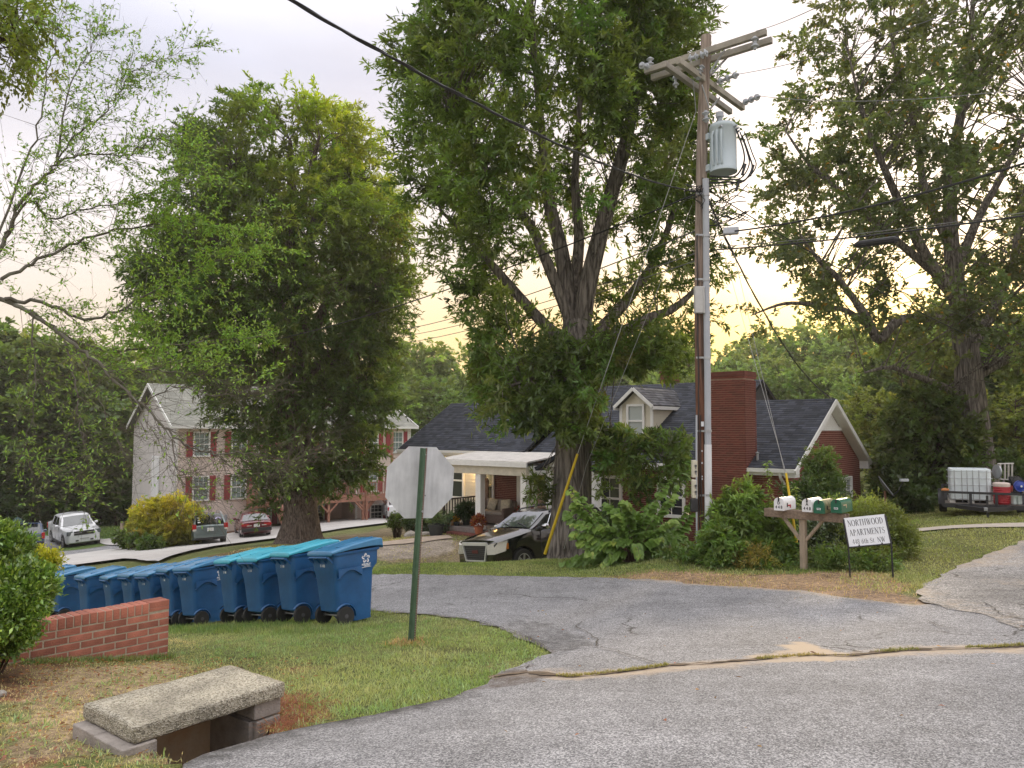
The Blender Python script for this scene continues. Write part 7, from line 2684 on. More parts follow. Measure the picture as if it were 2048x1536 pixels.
for x in (-W2_ / 2, W2_ / 2):
 for z in (0.42, 0.78):
  b = MB()
  b.box((x, L2_ / 2, z), (0.06, L2_, 0.06))
  b.build('frame_rail', BK, tr, 0)
 for y in (0, L2_ / 2, L2_):
  b = MB()
  b.box((x, y, 0.6), (0.06, 0.06, 0.38))
  b.build('upright', BK, tr, 0)
 b = MB()
 b.lathe([(0.18, -0.10), (0.27, -0.10), (0.29, -0.07), (0.29, 0.07), (0.27, 0.10), (0.18, 0.10)], (x, 1.5, 0.39), 'X', 20)
 wl2 = b.build('wheel', RUBBER, tr, 40)
 b = MB()
 b.lathe([(0.2, -0.04), (0.19, 0.05), (0.05, 0.06), (0.0, 0.06)], (x, 1.5, 0.39), 'X', 16)
 b.build('rim', ALLOY, wl2)
 b = MB()
 arc = [Vector((x, 1.5 + 0.42 * math.cos(a), 0.36 + 0.42 * math.sin(a))) for a in np.linspace(0, math.pi, 9)]
 b.loft([[p + Vector((-0.12, 0, 0)) for p in arc], [p + Vector((0.12, 0, 0)) for p in arc]], closed=False, caps=False)
 b.build('fender', BK, tr, 60, fix=False)
for x in (-0.30, 0.30):
 b = MB()
 b.box((x, 0, 0.6), (0.07, 0.06, 0.32))
 b.build('upright', BK, tr, 0)
b = MB()
b.box((0, L2_ / 2, 0.46), (W2_ - 0.1, L2_ - 0.1, 0.04))
b.build('deck', M('grey trailer deck', (0.16, 0.14, 0.12), 0.9), tr, 0)
for s in (-1, 1):
 b = MB()
 b.beam((s * 0.65, 0, 0.40), (0, -1.05, 0.42), 0.07, 0.10)
 b.build('tongue', BK, tr, 0)
b = MB()
b.tube([(0.05, -0.85, 0.0), (0.05, -0.85, 0.78)], 0.028, 8)
b.build('jack', BK, tr)
b = MB()
b.box((0, -1.08, 0.45), (0.08, 0.25, 0.07))
b.build('coupler', STEEL, tr, 0)
for x in (-0.22, 0.36):
 b = MB()
 b.box((x, -0.05, 0.36), (0.36, 0.03, 0.07))
 b.build('licence_plate', PLATE, tr, 0)
trR = Matrix.Rotation(R(-29), 3, 'Z')
def trp(x, y, z):
 return trR @ Vector((x, y, z)) + Vector((trc.x, trc.y, TRZ))
ibc = thing('water_tank', 'translucent white square water tank in a wire cage on the trailer', 'water tank', trp(-0.30, 0.75, 0.46), R(-26))
ibc.scale = (0.98, 0.98, 0.82)
b = MB()
b.loft([rrect(-0.50, 0.50, -0.5, 0.55, 0.08, z) for z in (0.12, 0.16, 1.10, 1.16)])
bevel(b.build('tank', M('translucent white plastic', (0.70, 0.76, 0.78), 0.4, var=0.04), ibc, 40), 0.02)
for z in (0.16, 0.40, 0.62, 0.85, 1.08):
 b = MB()
 b.tube([(p[0] * 1.03, p[1] * 1.03, z) for p in rrect(-0.52, 0.52, -0.52, 0.57, 0.08, z)] + [(rrect(-0.52, 0.52, -0.52, 0.57, 0.08, z)[0][0] * 1.03, rrect(-0.52, 0.52, -0.52, 0.57, 0.08, z)[0][1] * 1.03, z)], 0.009, 4)
 b.build('cage_bar', STEEL, ibc)
for x in (-0.40, -0.22, -0.09, 0.05, 0.20, 0.38):
 b = MB()
 b.tube([(x, -0.545, 0.06), (x, -0.545, 1.12)], 0.009, 4)
 b.build('cage_bar', STEEL, ibc)
for x in (-0.5, 0.0, 0.5):
 b = MB()
 b.box((x * 0.92, 0, 0.05), (0.14, 1.05, 0.10))
 b.build('pallet_foot', M('pale pallet', (0.55, 0.53, 0.48), 0.8), ibc, 0)
rc = thing('red_drum', 'red ribbed drum with a white band standing on the trailer', 'drum', trp(0.44, 0.25, 0.49), 0)
b = MB()
pr_ = []
for k in range(8):
 z = 0.03 + 0.055 * k
 pr_ += [(0.195, z), (0.205, z + 0.012), (0.205, z + 0.03), (0.195, z + 0.042)]
b.lathe([(0.18, 0)] + pr_ + [(0.19, 0.50)], (0, 0, 0), n=20)
b.build('body', M('red plastic', (0.38, 0.02, 0.03), 0.45), rc, 30)
b = MB()
b.lathe([(0.20, 0.47), (0.205, 0.48), (0.205, 0.56), (0.15, 0.58), (0.0, 0.585)], (0, 0, 0), n=20)
b.build('lid', M('cream drum lid', (0.70, 0.58, 0.52), 0.5), rc, 30)
hr = thing('hose_reel', 'grey hose reel on a stand at the back of the trailer load', 'hose reel', trp(0.58, 1.2, 0.49), 0)
b = MB()
for x in (-0.13, 0.0, 0.10, 0.20):
 b.tube([(x, 0, 0.62), (x, -0.03, 1.04)], 0.026, 7)
b.tube([(-0.19, 0, 1.05), (0.26, 0, 1.06)], 0.022, 6)
b.tube([(-0.15, 0, 0.62), (0.22, 0, 0.60)], 0.02, 6)
b.tube([(0, 0.05, 0), (0, 0.05, 0.62)], 0.03, 6)
b.build('frame', M('pale reel frame', (0.50, 0.48, 0.44), 0.5, metal=0.4), hr, kind='stuff')
b = MB()
b.lathe([(0.05, -0.03), (0.20, -0.02), (0.20, 0.02), (0.05, 0.03)], (-0.16, 0.08, 0.83), 'X', 18)
b.build('reel_flange', STEEL, hr)
eng = thing('pump_engine', 'dark pump engine under the hose reel on the trailer', 'engine', trp(0.62, 0.9, 0.49), 0)
b = MB()
b.box((0, 0, 0.28), (0.44, 0.4, 0.5))
b.box((0.12, -0.1, 0.62), (0.2, 0.2, 0.2))
bevel(b.build('block', BPLAST, eng, 0), 0.03)
b = MB()
b.box((-0.12, -0.24, 0.40), (0.16, 0.10, 0.16))
b.build('fuel_cap', M('dull red metal', (0.30, 0.04, 0.03), 0.5), eng, 0)
for k, (x, y, z, r, mt_, lab) in enumerate(((0.86, 0.35, 0.98, 0.15, M('blue hose reel plastic', (0.02, 0.05, 0.30), 0.3), 'round dark blue reel at the right end of the trailer'), (0.84, 0.75, 1.08, 0.16, BPLAST, 'round black reel behind the blue one on the trailer'))):
 t = thing('cable_reel', lab, 'reel', trp(x, y, z), 0)
 b = MB()
 b.lathe([(0.02, -0.06), (r * 0.3, -0.05), (r * 0.85, -0.02), (r, -0.03), (r, 0.03), (0.04, 0.05)], (0, 0, 0), 'Y', 22)
 b.build('disc', mt_, t, 40)
 b = MB()
 b.tube([(0, 0.05, 0), (0, 0.25, -0.1), (0, 0.3, 0.49 - z)], 0.02, 6)
 b.build('stand', BK, t)
 b = MB()
 b.lathe([(0.03, -0.075), (0.0, -0.08)], (0, 0, 0), 'Y', 8)
 b.build('hub', PLATE, t)
og = MB()
og.lathe([(0.03, -0.1), (0.05, 0), (0.03, 0.1)], trp(-0.90, 0.02, 0.84), 'X', 8)
tag(og.build('work_glove', M('orange glove', (0.50, 0.20, 0.07), 0.8), None), 'orange glove lying on the left corner of the trailer rail', 'glove')
jg = MB()
for x in (0.70, 0.82):
 jg.box(trp(x, 0.12, 0.63), (0.10, 0.14, 0.26))
tag(bevel(jg.build('plastic_jug', M('pale teal jug', (0.55, 0.62, 0.60), 0.5), None, 0), 0.03), 'pale plastic jugs at the right of the red drum on the trailer', 'jug')
LEAF = leafmat('leaf', 0.48, 0.04)
LEAFG = leafmat('glossy leaf', 0.30, 0.10)
def barkmat(name, c1, c2, sx=14, sz=1.6):
 m, nt, out = newmat(name)
 N, L = nt.nodes, nt.links
 bs = N.new('ShaderNodeBsdfPrincipled')
 bs.inputs['Roughness'].default_value = 0.95
 bs.inputs['Specular IOR Level'].default_value = 0.15
 L.new(bs.outputs[0], out.inputs[0])
 t = N.new('ShaderNodeTexCoord')
 mp = N.new('ShaderNodeMapping')
 mp.inputs['Scale'].default_value = (sx, sx, sz)
 L.new(t.outputs['Object'], mp.inputs[0])
 nz = N.new('ShaderNodeTexNoise')
 nz.inputs['Scale'].default_value = 1.0
 nz.inputs['Detail'].default_value = 6
 nz.inputs['Roughness'].default_value = 0.6
 L.new(mp.outputs[0], nz.inputs['Vector'])
 v = N.new('ShaderNodeTexVoronoi')
 v.feature = 'DISTANCE_TO_EDGE'
 v.inputs['Scale'].default_value = 1.0
 wv = N.new('ShaderNodeVectorMath')
 wv.operation = 'MULTIPLY_ADD'
 L.new(nz.outputs['Color'], wv.inputs[0])
 wv.inputs[1].default_value = (1.6, 1.6, 1.6)
 L.new(mp.outputs[0], wv.inputs[2])
 L.new(wv.outputs[0], v.inputs['Vector'])
 mu = N.new('ShaderNodeMath')
 mu.operation = 'MULTIPLY_ADD'
 mu.inputs[1].default_value = 1.3
 L.new(v.outputs['Distance'], mu.inputs[0])
 L.new(nz.outputs[0], mu.inputs[2])
 rp = N.new('ShaderNodeValToRGB')
 e = rp.color_ramp.elements
 e[0].position, e[1].position = 0.42, 0.85
 e[0].color, e[1].color = (*c1, 1), (*c2, 1)
 L.new(mu.outputs[0], rp.inputs[0])
 L.new(rp.outputs[0], bs.inputs['Base Color'])
 bp = N.new('ShaderNodeBump')
 bp.inputs['Strength'].default_value = 1.0
 bp.inputs['Distance'].default_value = 0.06
 L.new(mu.outputs[0], bp.inputs['Height'])
 L.new(bp.outputs[0], bs.inputs['Normal'])
 return m
BARK = barkmat('furrowed oak bark', (0.055, 0.042, 0.034), (0.22, 0.175, 0.145))
BARKG = barkmat('pale grey oak bark', (0.07, 0.06, 0.052), (0.30, 0.265, 0.235), 10, 1.2)
BARKD = barkmat('dark brown bark', (0.035, 0.024, 0.018), (0.12, 0.08, 0.06), 8, 1.5)
TWIG = M('grey twig', (0.16, 0.13, 0.105), 0.9, var=0.25, scale=10)
LICH = M('lichen grey branch', (0.21, 0.20, 0.16), 0.95, var=0.35, scale=9, c2=(0.08, 0.062, 0.05))
def flared(path, radii, flare=1.6, n=20):
 """trunk with root flare and a slightly fluted outline"""
 return path, radii
def px_env(env, d, n, seed, inner=0.45, up_bias=0.0, squash=0.85):
 """Cluster centres in a crown whose outline is given as (y, left x, right x) pixels at distance d."""
 rs = np.random.RandomState(seed)
 ys = np.array([e[0] for e in env], float)
 xl = np.array([e[1] for e in env], float)
 xr = np.array([e[2] for e in env], float)
 w = (xr - xl)
 yy = np.linspace(ys[0], ys[-1], 400)
 ww = np.interp(yy, ys, w) ** 1.5
 cdf = np.cumsum(ww) / ww.sum()
 y = np.interp(rs.rand(n), cdf, yy)
 rad = np.interp(y, ys, w) / 2
 xc = (np.interp(y, ys, xl) + np.interp(y, ys, xr)) / 2
 rr = np.sqrt(inner ** 2 + (1 - inner ** 2) * rs.rand(n))
 a = rs.rand(n) * 2 * np.pi
 k = d / FPX
 out = []
 for i in range(n):
  off = rad[i] * k
  dy = d + off * rr[i] * math.sin(a[i]) * squash
  p = P(xc[i], y[i], d)
  out.append((p.x + off * rr[i] * math.cos(a[i]), dy, p.z))
 out = np.array(out)
 cen = np.array([P(x_, y_, d) for x_, y_ in zip(xc, y)])
 od = out - cen
 od[:, 2] += 0.3
 return out, norm(od)
def build_tree(name, label, cat, group, trunks, clusters, outd, cols, K, Mn, tl, droop, spread, LL, WW, bark, leafm=LEAF, twigr=0.012, branch_r=0.035, nodes_from=0.25, wide=0.45, twigs=True, sides=14, colf=None, base=None, limbmat=None, cut=None):
 """trunks: list of (path points, radii). Each cluster gets a branch from the nearest limb, twigs and leaves."""
 t = thing(name, label, cat, group=group)
 o0 = Vector(trunks[0][0][0]) if base is None else Vector(base)
 t.location = o0
 tb = MB()
 nodes, nrad = [], []
 for i, (path, radii) in enumerate(trunks):
  sp_ = smooth_path(path, 5)
  rr = np.interp(np.linspace(0, 1, len(sp_)), np.linspace(0, 1, len(radii)), radii)
  q = [p - o0 for p in sp_]
  tb.tube(q, list(rr), sides if i == 0 else max(6, sides - 5))
  lo = nodes_from if i == 0 else 0.15
  for p, r_ in list(zip(sp_, rr))[int(len(sp_) * lo):]:
   nodes.append(p)
   nrad.append(r_)
 nodes = np.array(nodes)
 nrad = np.array(nrad)
 n = len(clusters)
 if branch_r > 0:
  for i in range(n):
   c = clusters[i]
   if cut is not None and not cut(*[np.array([q]) for q in (CX + FPX * c[0] / c[1], HORIZON - FPX * (c[2] - CAM_H) / c[1], c[1])])[0]:
    continue
   v = c - nodes
   dist = np.linalg.norm(v, axis=1) - 0.35 * v[:, 2] * (v[:, 2] > 0)
   j = int(np.argmin(dist))
   a = Vector(nodes[j]) - o0
   b_ = Vector(c) - o0
   L_ = (b_ - a).length
   mid = a.lerp(b_, 0.5) + Vector((0, 0, 0.12 * L_)) + Vector(RS.normal(size=3)) * 0.06 * L_
   r0 = min(branch_r * (0.5 + 0.35 * L_), nrad[j] * 0.7)
   tb.tube(smooth_path([a, mid, b_], 3), list(np.linspace(r0, twigr, 7)), 5, caps=False)
 pos, ax, nn, L2, cc, b0, b1 = spray(clusters - np.array(o0), outd, cols, K, Mn, tl, droop, spread, LL)
 if colf is not None:
  cc = colf(pos + np.array(o0), cc)
 if cut is not None:
  def vis(q):
   q = q + np.array(o0)
   return cut(CX + FPX * q[:, 0] / q[:, 1], HORIZON - FPX * (q[:, 2] - CAM_H) / q[:, 1], q[:, 1])
  kp = vis(pos)
  pos, ax, nn, L2, cc = pos[kp], ax[kp], nn[kp], L2[kp], cc[kp]
  kb = vis(b1) & vis(b0)
  b0, b1 = b0[kb], b1[kb]
 tb.build('trunk', bark, t, 60, fix=False)
 if twigs:
  k = len(b0)
  s = norm(np.cross(b1 - b0, RS.normal(size=b0.shape))) * twigr * 0.7
  V = np.stack([b0 - s, b0 + s, b1], 1).reshape(-1, 3)
  F = np.arange(3 * k).reshape(k, 3)
  me = raw_mesh('twigs', V, F, None, limbmat or TWIG)
  link('twigs', me, t, kind='stuff')
 me = leaf_mesh('crown', pos, ax, nn, L2, L2 * (WW / LL), cc, leafm, wide)
 link('crown', me, t)
 return t
def shades(n, base, dv=0.35, hue=0.12, seed=0):
 rs = np.random.RandomState(seed)
 b = np.array(base) * (1 + dv * rs.normal(size=(n, 1)) * 0.6)
 b = b * (1 + hue * rs.normal(size=(n, 3)) * 0.5)
 return np.clip(b, 0.004, 0.6)
def PP(lst, d, dd=None):
 """pixel path -> points, distance d or one per point"""
 return [P(x, y, (d if dd is None else dd[i])) for i, (x, y) in enumerate(lst)]
D1 = 33.6
g = G(600, 1086)
bs1 = Vector((g.x, g.y, g.z - 0.2))
env1 = [(205, 500, 615), (225, 440, 680), (265, 408, 745), (330, 380, 778), (430, 335, 800), (540, 292, 815), (640, 305, 805), (740, 385, 785), (820, 440, 765), (900, 490, 750), (960, 515, 730), (1000, 545, 675)]
c1, o1 = px_env(env1, D1, 900, 3, 0.5)
tr1 = [bs1, bs1 + Vector((0, 0, 0.5)), bs1 + Vector((0.02, 0, 1.4)), P(597, 930, D1), P(596, 800, D1), P(592, 600, D1), P(585, 420, D1), P(580, 280, D1)]
limbs1 = [(tr1, [1.32, 0.95, 0.72, 0.66, 0.58, 0.42, 0.26, 0.08])]
for a, b_, c_ in (((597, 880), (540, 780), (450, 680)), ((597, 850), (660, 740), (740, 640)), ((594, 760), (500, 620), (400, 500)), ((594, 720), (680, 560), (750, 430)), ((590, 600), (520, 450), (470, 330)), ((588, 560), (640, 420), (680, 310))):
 limbs1.append(([P(*a, D1), P(*b_, D1 + random.uniform(-1.5, 1.5)), P(*c_, D1 + random.uniform(-2.5, 2.5))], [0.30, 0.2, 0.08]))
for k in range(6):
 z0 = random.uniform(0.3, 0.8)
 a = k * 1.05
 limbs1.append(([P(595, 850 - 80 * k, D1), P(595, 820 - 80 * k, D1) + Vector((1.6 * math.cos(a), 1.8 * math.sin(a), 0.6)), P(595, 760 - 80 * k, D1) + Vector((3.4 * math.cos(a), 3.6 * math.sin(a), 0.8))], [0.24, 0.15, 0.06]))
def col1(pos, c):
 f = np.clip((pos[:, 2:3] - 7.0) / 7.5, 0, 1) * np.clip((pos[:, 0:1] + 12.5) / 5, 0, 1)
 return c * (1 + f * np.array([2.2, 1.55, 0.3]))          # low sun's gold painted into the leaves towards the top right
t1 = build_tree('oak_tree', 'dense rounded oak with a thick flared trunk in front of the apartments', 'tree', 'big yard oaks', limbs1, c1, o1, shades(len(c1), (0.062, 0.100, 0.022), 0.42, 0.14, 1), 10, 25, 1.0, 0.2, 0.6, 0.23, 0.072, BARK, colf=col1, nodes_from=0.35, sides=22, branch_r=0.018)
D2 = 18.8
g = G(1143, 1113)
g = P(1143, 1113, 18.2)
D2 = 18.2
bs2 = Vector((g.x, D2, h(g.x, D2) - 0.15))
env2 = [(-330, 1000, 1200), (-200, 900, 1340), (-60, 850, 1390), (60, 812, 1400), (160, 795, 1405), (300, 800, 1405), (400, 805, 1425), (500, 830, 1440), (570, 880, 1430), (640, 925, 1405), (700, 930, 1370), (740, 945, 1320), (780, 965, 1260), (810, 1000, 1215), (830, 1060, 1190)]
c2_, o2_ = px_env(env2, D2, 800, 5, 0.5, squash=0.72)
pxs = np.array([(CX + FPX * (p[0] / p[1]), HORIZON - FPX * ((p[2] - CAM_H) / p[1])) for p in c2_])
rs = np.random.RandomState(4)
cor = (np.abs(pxs[:, 0] - np.interp(pxs[:, 1], [250, 420, 560, 720], [1230, 1180, 1150, 1150])) < np.interp(pxs[:, 1], [250, 420, 560, 720], [60, 90, 75, 40])) & (pxs[:, 1] > 250) & (pxs[:, 1] < 715) & (c2_[:, 1] < D2 + 0.6)
gap = (pxs[:, 1] > 430) & (pxs[:, 1] < 700) & (rs.rand(len(c2_)) < 0.62)
gap |= (pxs[:, 0] < 930) & (pxs[:, 1] > 600)
keep = ~(cor & (rs.rand(len(c2_)) < 0.93)) & ~gap
c2_, o2_ = c2_[keep], o2_[keep]
ex_c, ex_o = [], []
for (cx_, cy_, rx, ry, n_, dd) in ((1290, 922, 85, 50, 19, 17.4), (1230, 880, 40, 30, 9, 17.6), (1225, 950, 25, 40, 5, 18.0), (1078, 970, 18, 18, 4, 18.4), (1080, 830, 70, 40, 14, 17.2), (1060, 770, 90, 60, 22, 17.0), (1160, 740, 60, 50, 16, 17.0), (1340, 900, 40, 35, 9, 17.4), (1040, 700, 80, 50, 14, 18.0), (1265, 700, 80, 50, 14, 18.0)):
 for k in range(n_):
  a, r_ = rs.rand() * 6.28, math.sqrt(rs.rand())
  p = P(cx_ + rx * r_ * math.cos(a), cy_ + ry * r_ * math.sin(a), dd + rs.normal() * 0.5)
  ex_c.append(p)
  ex_o.append((math.cos(a) * 0.8, rs.normal() * 0.5, 0.1 + math.sin(-a) * 0.3))
c2_ = np.vstack([c2_, np.array(ex_c)])
o2_ = norm(np.vstack([o2_, np.array(ex_o)]))
tr2 = [bs2, bs2 + Vector((0, 0, 0.3)), bs2 + Vector((0, 0, 1.0)), P(1147, 900, D2), P(1151, 760, D2), P(1152, 690, D2), P(1150, 640, D2)]
L2_ = [(tr2, [0.66, 0.54, 0.48, 0.43, 0.39, 0.40, 0.26])]
def lm(pts_, rad, dz=0.0):
 n_ = len(pts_)
 L2_.append(([P(x, y, D2 + dz * i / (n_ - 1)) for i, (x, y) in enumerate(pts_)], rad))
lm([(1147, 700), (1138, 600), (1122, 500), (1098, 400), (1085, 280), (1070, 120), (1060, -60)], [0.20, 0.20, 0.18, 0.15, 0.11, 0.07, 0.03], 0.8)
lm([(1158, 700), (1172, 590), (1195, 490), (1222, 390), (1250, 290), (1268, 200), (1285, 60), (1290, -100)], [0.24, 0.22, 0.20, 0.18, 0.16, 0.13, 0.07, 0.03], -0.4)
lm([(1150, 660), (1152, 560), (1158, 470), (1150, 360), (1160, 200), (1165, 0)], [0.17, 0.15, 0.13, 0.10, 0.07, 0.03], 1.6)
lm([(1140, 640), (1100, 540), (1060, 450), (1010, 390), (960, 320), (900, 240)], [0.15, 0.13, 0.11, 0.09, 0.06, 0.03], -0.8)
lm([(1135, 690), (1080, 640), (1010, 560), (940, 480), (880, 420)], [0.17, 0.14, 0.11, 0.08, 0.03], 1.0)
lm([(1165, 700), (1210, 650), (1262, 590), (1310, 520), (1345, 430), (1370, 330)], [0.17, 0.15, 0.13, 0.10, 0.07, 0.03], 0.8)
lm([(1168, 720), (1220, 680), (1290, 640), (1350, 615), (1410, 560)], [0.17, 0.14, 0.12, 0.09, 0.03], -0.5)
lm([(1150, 820), (1190, 850), (1240, 880), (1300, 905), (1350, 915)], [0.10, 0.08, 0.06, 0.04, 0.02], -1.4)
lm([(1148, 780), (1110, 760), (1060, 760), (1000, 780)], [0.10, 0.08, 0.05, 0.02], -1.6)
def cut2(x, y, d):
 w = 14 * np.sin(x * 0.09) + 9 * np.sin(y * 0.13 + x * 0.05)
 bad = (x > 1196 + w) & (x < 1420) & (y > 752 + w) & (y < 862 + w * 0.6)          # roof and dormer stay clear
 bad |= (x > 1104) & (x < 1188) & (y > 885 + w)                                    # the foot of the trunk
 bad |= (x < 1110) & (y > 872 + w) & ~((x > 1050) & (y > 935) & (y < 1005))
 bad |= (x < 935 + w) & (y > 640 + w)
 bad |= (x > 1180) & (x < 1290) & (y > 1000 + w)
 bad |= (x > 1385 + w) & (y > 740)
 bad |= d > 20.8
 return ~bad
t2 = build_tree('oak_tree', 'tall willow oak with forked grey trunk rising behind the black SUV', 'tree', 'big yard oaks', L2_, c2_, o2_, shades(len(c2_), (0.096, 0.142, 0.036), 0.42, 0.14, 2), 9, 27, 0.72, 0.08, 0.6, 0.165, 0.048, BARKG, nodes_from=0.7, sides=22, branch_r=0.014, twigr=0.006, cut=cut2)
D3 = 27.5
g3 = P(1962, 985, D3)
bs3 = Vector((g3.x, D3, h(g3.x, D3) - 0.2))
env3 = [(-300, 1850, 2200), (-150, 1740, 2350), (0, 1665, 2420), (70, 1600, 2440), (180, 1548, 2450), (300, 1545, 2450), (420, 1510, 2440), (520, 1490, 2420), (600, 1500, 2400), (660, 1560, 2380), (720, 1720, 2300), (790, 1760, 2200)]
c3, o3 = px_env(env3, D3, 860, 9, 0.35, squash=0.75)
px3 = np.array([(CX + FPX * (p[0] / p[1]), HORIZON - FPX * ((p[2] - CAM_H) / p[1])) for p in c3])
cl = np.array([[math.sin(x * 0.021 + 1.3) * math.cos(y * 0.026 + 0.4) + 0.5 * math.sin(x * 0.05 + y * 0.043)] for x, y in px3])[:, 0]
keep = (cl > -0.55) & ~((np.abs(px3[:, 0] - 1930) < 45) & (px3[:, 1] > 640) & (c3[:, 1] < D3 + 0.5) & (rs.rand(len(c3)) < 0.85)) & ~((px3[:, 0] < 1720) & (px3[:, 1] > 640))
c3, o3 = c3[keep], o3[keep]
L3_ = [([bs3, bs3 + Vector((0, 0, 0.5)), P(1952, 900, D3), P(1942, 800, D3), P(1932, 700, D3), P(1920, 600, D3)], [0.80, 0.64, 0.56, 0.50, 0.42, 0.38])]
def lm3(pts_, rad, dz=0.0):
 n_ = len(pts_)
 L3_.append(([P(x, y, D3 + dz * i / (n_ - 1)) for i, (x, y) in enumerate(pts_)], rad))
lm3([(1925, 640), (1908, 540), (1900, 440), (1905, 320), (1930, 180), (1945, 20), (1950, -150)], [0.34, 0.29, 0.25, 0.2, 0.14, 0.08, 0.03], 0.6)
lm3([(1915, 600), (1862, 530), (1810, 430), (1770, 340), (1730, 240), (1700, 120)], [0.24, 0.2, 0.16, 0.12, 0.08, 0.03], -0.8)
lm3([(1930, 665), (1880, 640), (1800, 640), (1758, 680), (1734, 635), (1707, 597), (1669, 549), (1642, 525), (1600, 470)], [0.22, 0.19, 0.17, 0.15, 0.14, 0.12, 0.10, 0.07, 0.03], -1.5)
lm3([(1758, 672), (1700, 625), (1640, 612), (1570, 607), (1502, 631)], [0.13, 0.10, 0.08, 0.06, 0.02], -1.0)
lm3([(1945, 690), (1975, 640), (2000, 590), (2028, 515), (2045, 400), (2090, 280)], [0.22, 0.19, 0.16, 0.13, 0.1, 0.04], 0.8)
lm3([(1938, 800), (1890, 775), (1830, 752), (1780, 735), (1730, 745)], [0.17, 0.13, 0.1, 0.07, 0.03], -1.4)
lm3([(1940, 760), (2010, 720), (2090, 690), (2200, 640)], [0.2, 0.16, 0.11, 0.04], 1.0)
lm3([(1910, 560), (1950, 450), (2010, 340), (2080, 200)], [0.2, 0.15, 0.11, 0.04], 1.5)
lm3([(1905, 500), (1850, 380), (1830, 250), (1790, 120), (1780, 0)], [0.18, 0.14, 0.11, 0.07, 0.03], 1.2)
lm3([(1880, 555), (1780, 470), (1690, 390), (1620, 330), (1570, 260)], [0.16, 0.13, 0.1, 0.07, 0.03], 0.4)
def col3(pos, c):
 r_ = RS.rand(len(pos), 1)
 return np.where(r_ > 0.98, c * np.array([2.4, 1.15, 0.6]), c)
t3 = build_tree('oak_tree', 'wide spreading oak with open crown standing behind the trailer', 'tree', 'big yard oaks', L3_, c3, o3, shades(len(c3), (0.094, 0.120, 0.050), 0.38, 0.10, 6), 9, 21, 0.95, 0.12, 0.65, 0.19, 0.095, BARKG, nodes_from=0.8, sides=18, branch_r=0.016, colf=col3, twigr=0.008)
D4 = 8.2
N4 = []
def lm4(pts_, rad, d0=D4, d1=None):
 n_ = len(pts_)
 d1 = d0 if d1 is None else d1
 N4.append(([P(x, y, d0 + (d1 - d0) * i / (n_ - 1)) for i, (x, y) in enumerate(pts_)], rad))
tb4 = P(-330, 1120, 7.6)
N4.append(([Vector((tb4.x, 7.6, h(tb4.x, 7.6) - 0.2)), P(-320, 1000, 7.6), P(-270, 820, 7.7), P(-190, 690, 7.9), P(-60, 600, 8.1)], [0.17, 0.14, 0.12, 0.10, 0.07]))
lm4([(-60, 600), (10, 600), (80, 640), (150, 690), (215, 745), (285, 810), (335, 860), (375, 893), (430, 906), (500, 905), (560, 925), (640, 894)], [0.06, 0.05, 0.042, 0.036, 0.03, 0.026, 0.022, 0.018, 0.014, 0.011, 0.008, 0.004], 8.1, 7.6)
lm4([(375, 893), (440, 915), (470, 935), (545, 952), (580, 925)], [0.012, 0.009, 0.007, 0.005, 0.003], 7.8, 7.6)
lm4([(-200, 690), (-60, 560), (0, 500), (30, 430), (70, 375), (112, 325), (125, 250), (140, 170), (175, 110), (205, 60)], [0.09, 0.06, 0.045, 0.04, 0.034, 0.028, 0.02, 0.014, 0.009, 0.004], 7.9, 8.4)
lm4([(112, 325), (150, 312), (210, 308), (255, 310), (290, 290), (315, 276), (350, 290), (385, 310)], [0.022, 0.02, 0.017, 0.014, 0.011, 0.009, 0.006, 0.003], 8.2, 8.0)
lm4([(112, 325), (160, 262), (205, 232), (240, 180), (275, 140), (340, 110), (405, 84)], [0.02, 0.016, 0.014, 0.011, 0.008, 0.006, 0.003], 8.2, 8.5)
lm4([(10, 470), (60, 400), (100, 440), (170, 420), (260, 400), (330, 370), (400, 350)], [0.03, 0.024, 0.02, 0.016, 0.011, 0.008, 0.003], 8.0, 8.6)
lm4([(0, 560), (80, 520), (170, 480), (260, 455), (350, 450), (440, 450), (520, 470)], [0.04, 0.033, 0.027, 0.02, 0.015, 0.009, 0.003], 8.0, 8.9)
lm4([(10, 600), (100, 608), (180, 640), (260, 610), (350, 560), (440, 520), (540, 500)], [0.045, 0.036, 0.03, 0.022, 0.016, 0.010, 0.003], 8.0, 9.2)
lm4([(60, 620), (160, 690), (260, 700), (360, 690), (450, 685), (540, 670)], [0.04, 0.03, 0.023, 0.016, 0.009, 0.003], 8.1, 9.0)
lm4([(215, 745), (300, 740), (380, 745), (450, 765), (510, 790)], [0.02, 0.016, 0.011, 0.007, 0.003], 7.9, 8.3)
lm4([(285, 810), (350, 770), (420, 790), (470, 788), (510, 780)], [0.016, 0.012, 0.008, 0.005, 0.002], 7.9, 8.0)
lm4([(120, 660), (150, 760), (160, 850), (172, 900), (145, 930), (150, 970), (175, 988)], [0.022, 0.016, 0.012, 0.009, 0.007, 0.005, 0.003], 8.0, 7.5)
lm4([(70, 630), (70, 740), (66, 820), (50, 880), (50, 910), (82, 940)], [0.018, 0.013, 0.009, 0.007, 0.005, 0.002], 8.0, 7.7)
lm4([(150, 690), (200, 800), (230, 870), (260, 910)], [0.014, 0.010, 0.006, 0.002], 8.0, 7.6)
lm4([(-20, 520), (60, 300), (90, 180), (110, 90), (120, 10)], [0.03, 0.02, 0.014, 0.009, 0.003], 8.3, 8.8)
lm4([(335, 860), (355, 930), (380, 960), (418, 985)], [0.010, 0.007, 0.005, 0.002], 7.7, 7.5)
lm4([(260, 780), (300, 850), (340, 930), (360, 965), (410, 990)], [0.010, 0.007, 0.005, 0.004, 0.002], 7.7, 7.4)
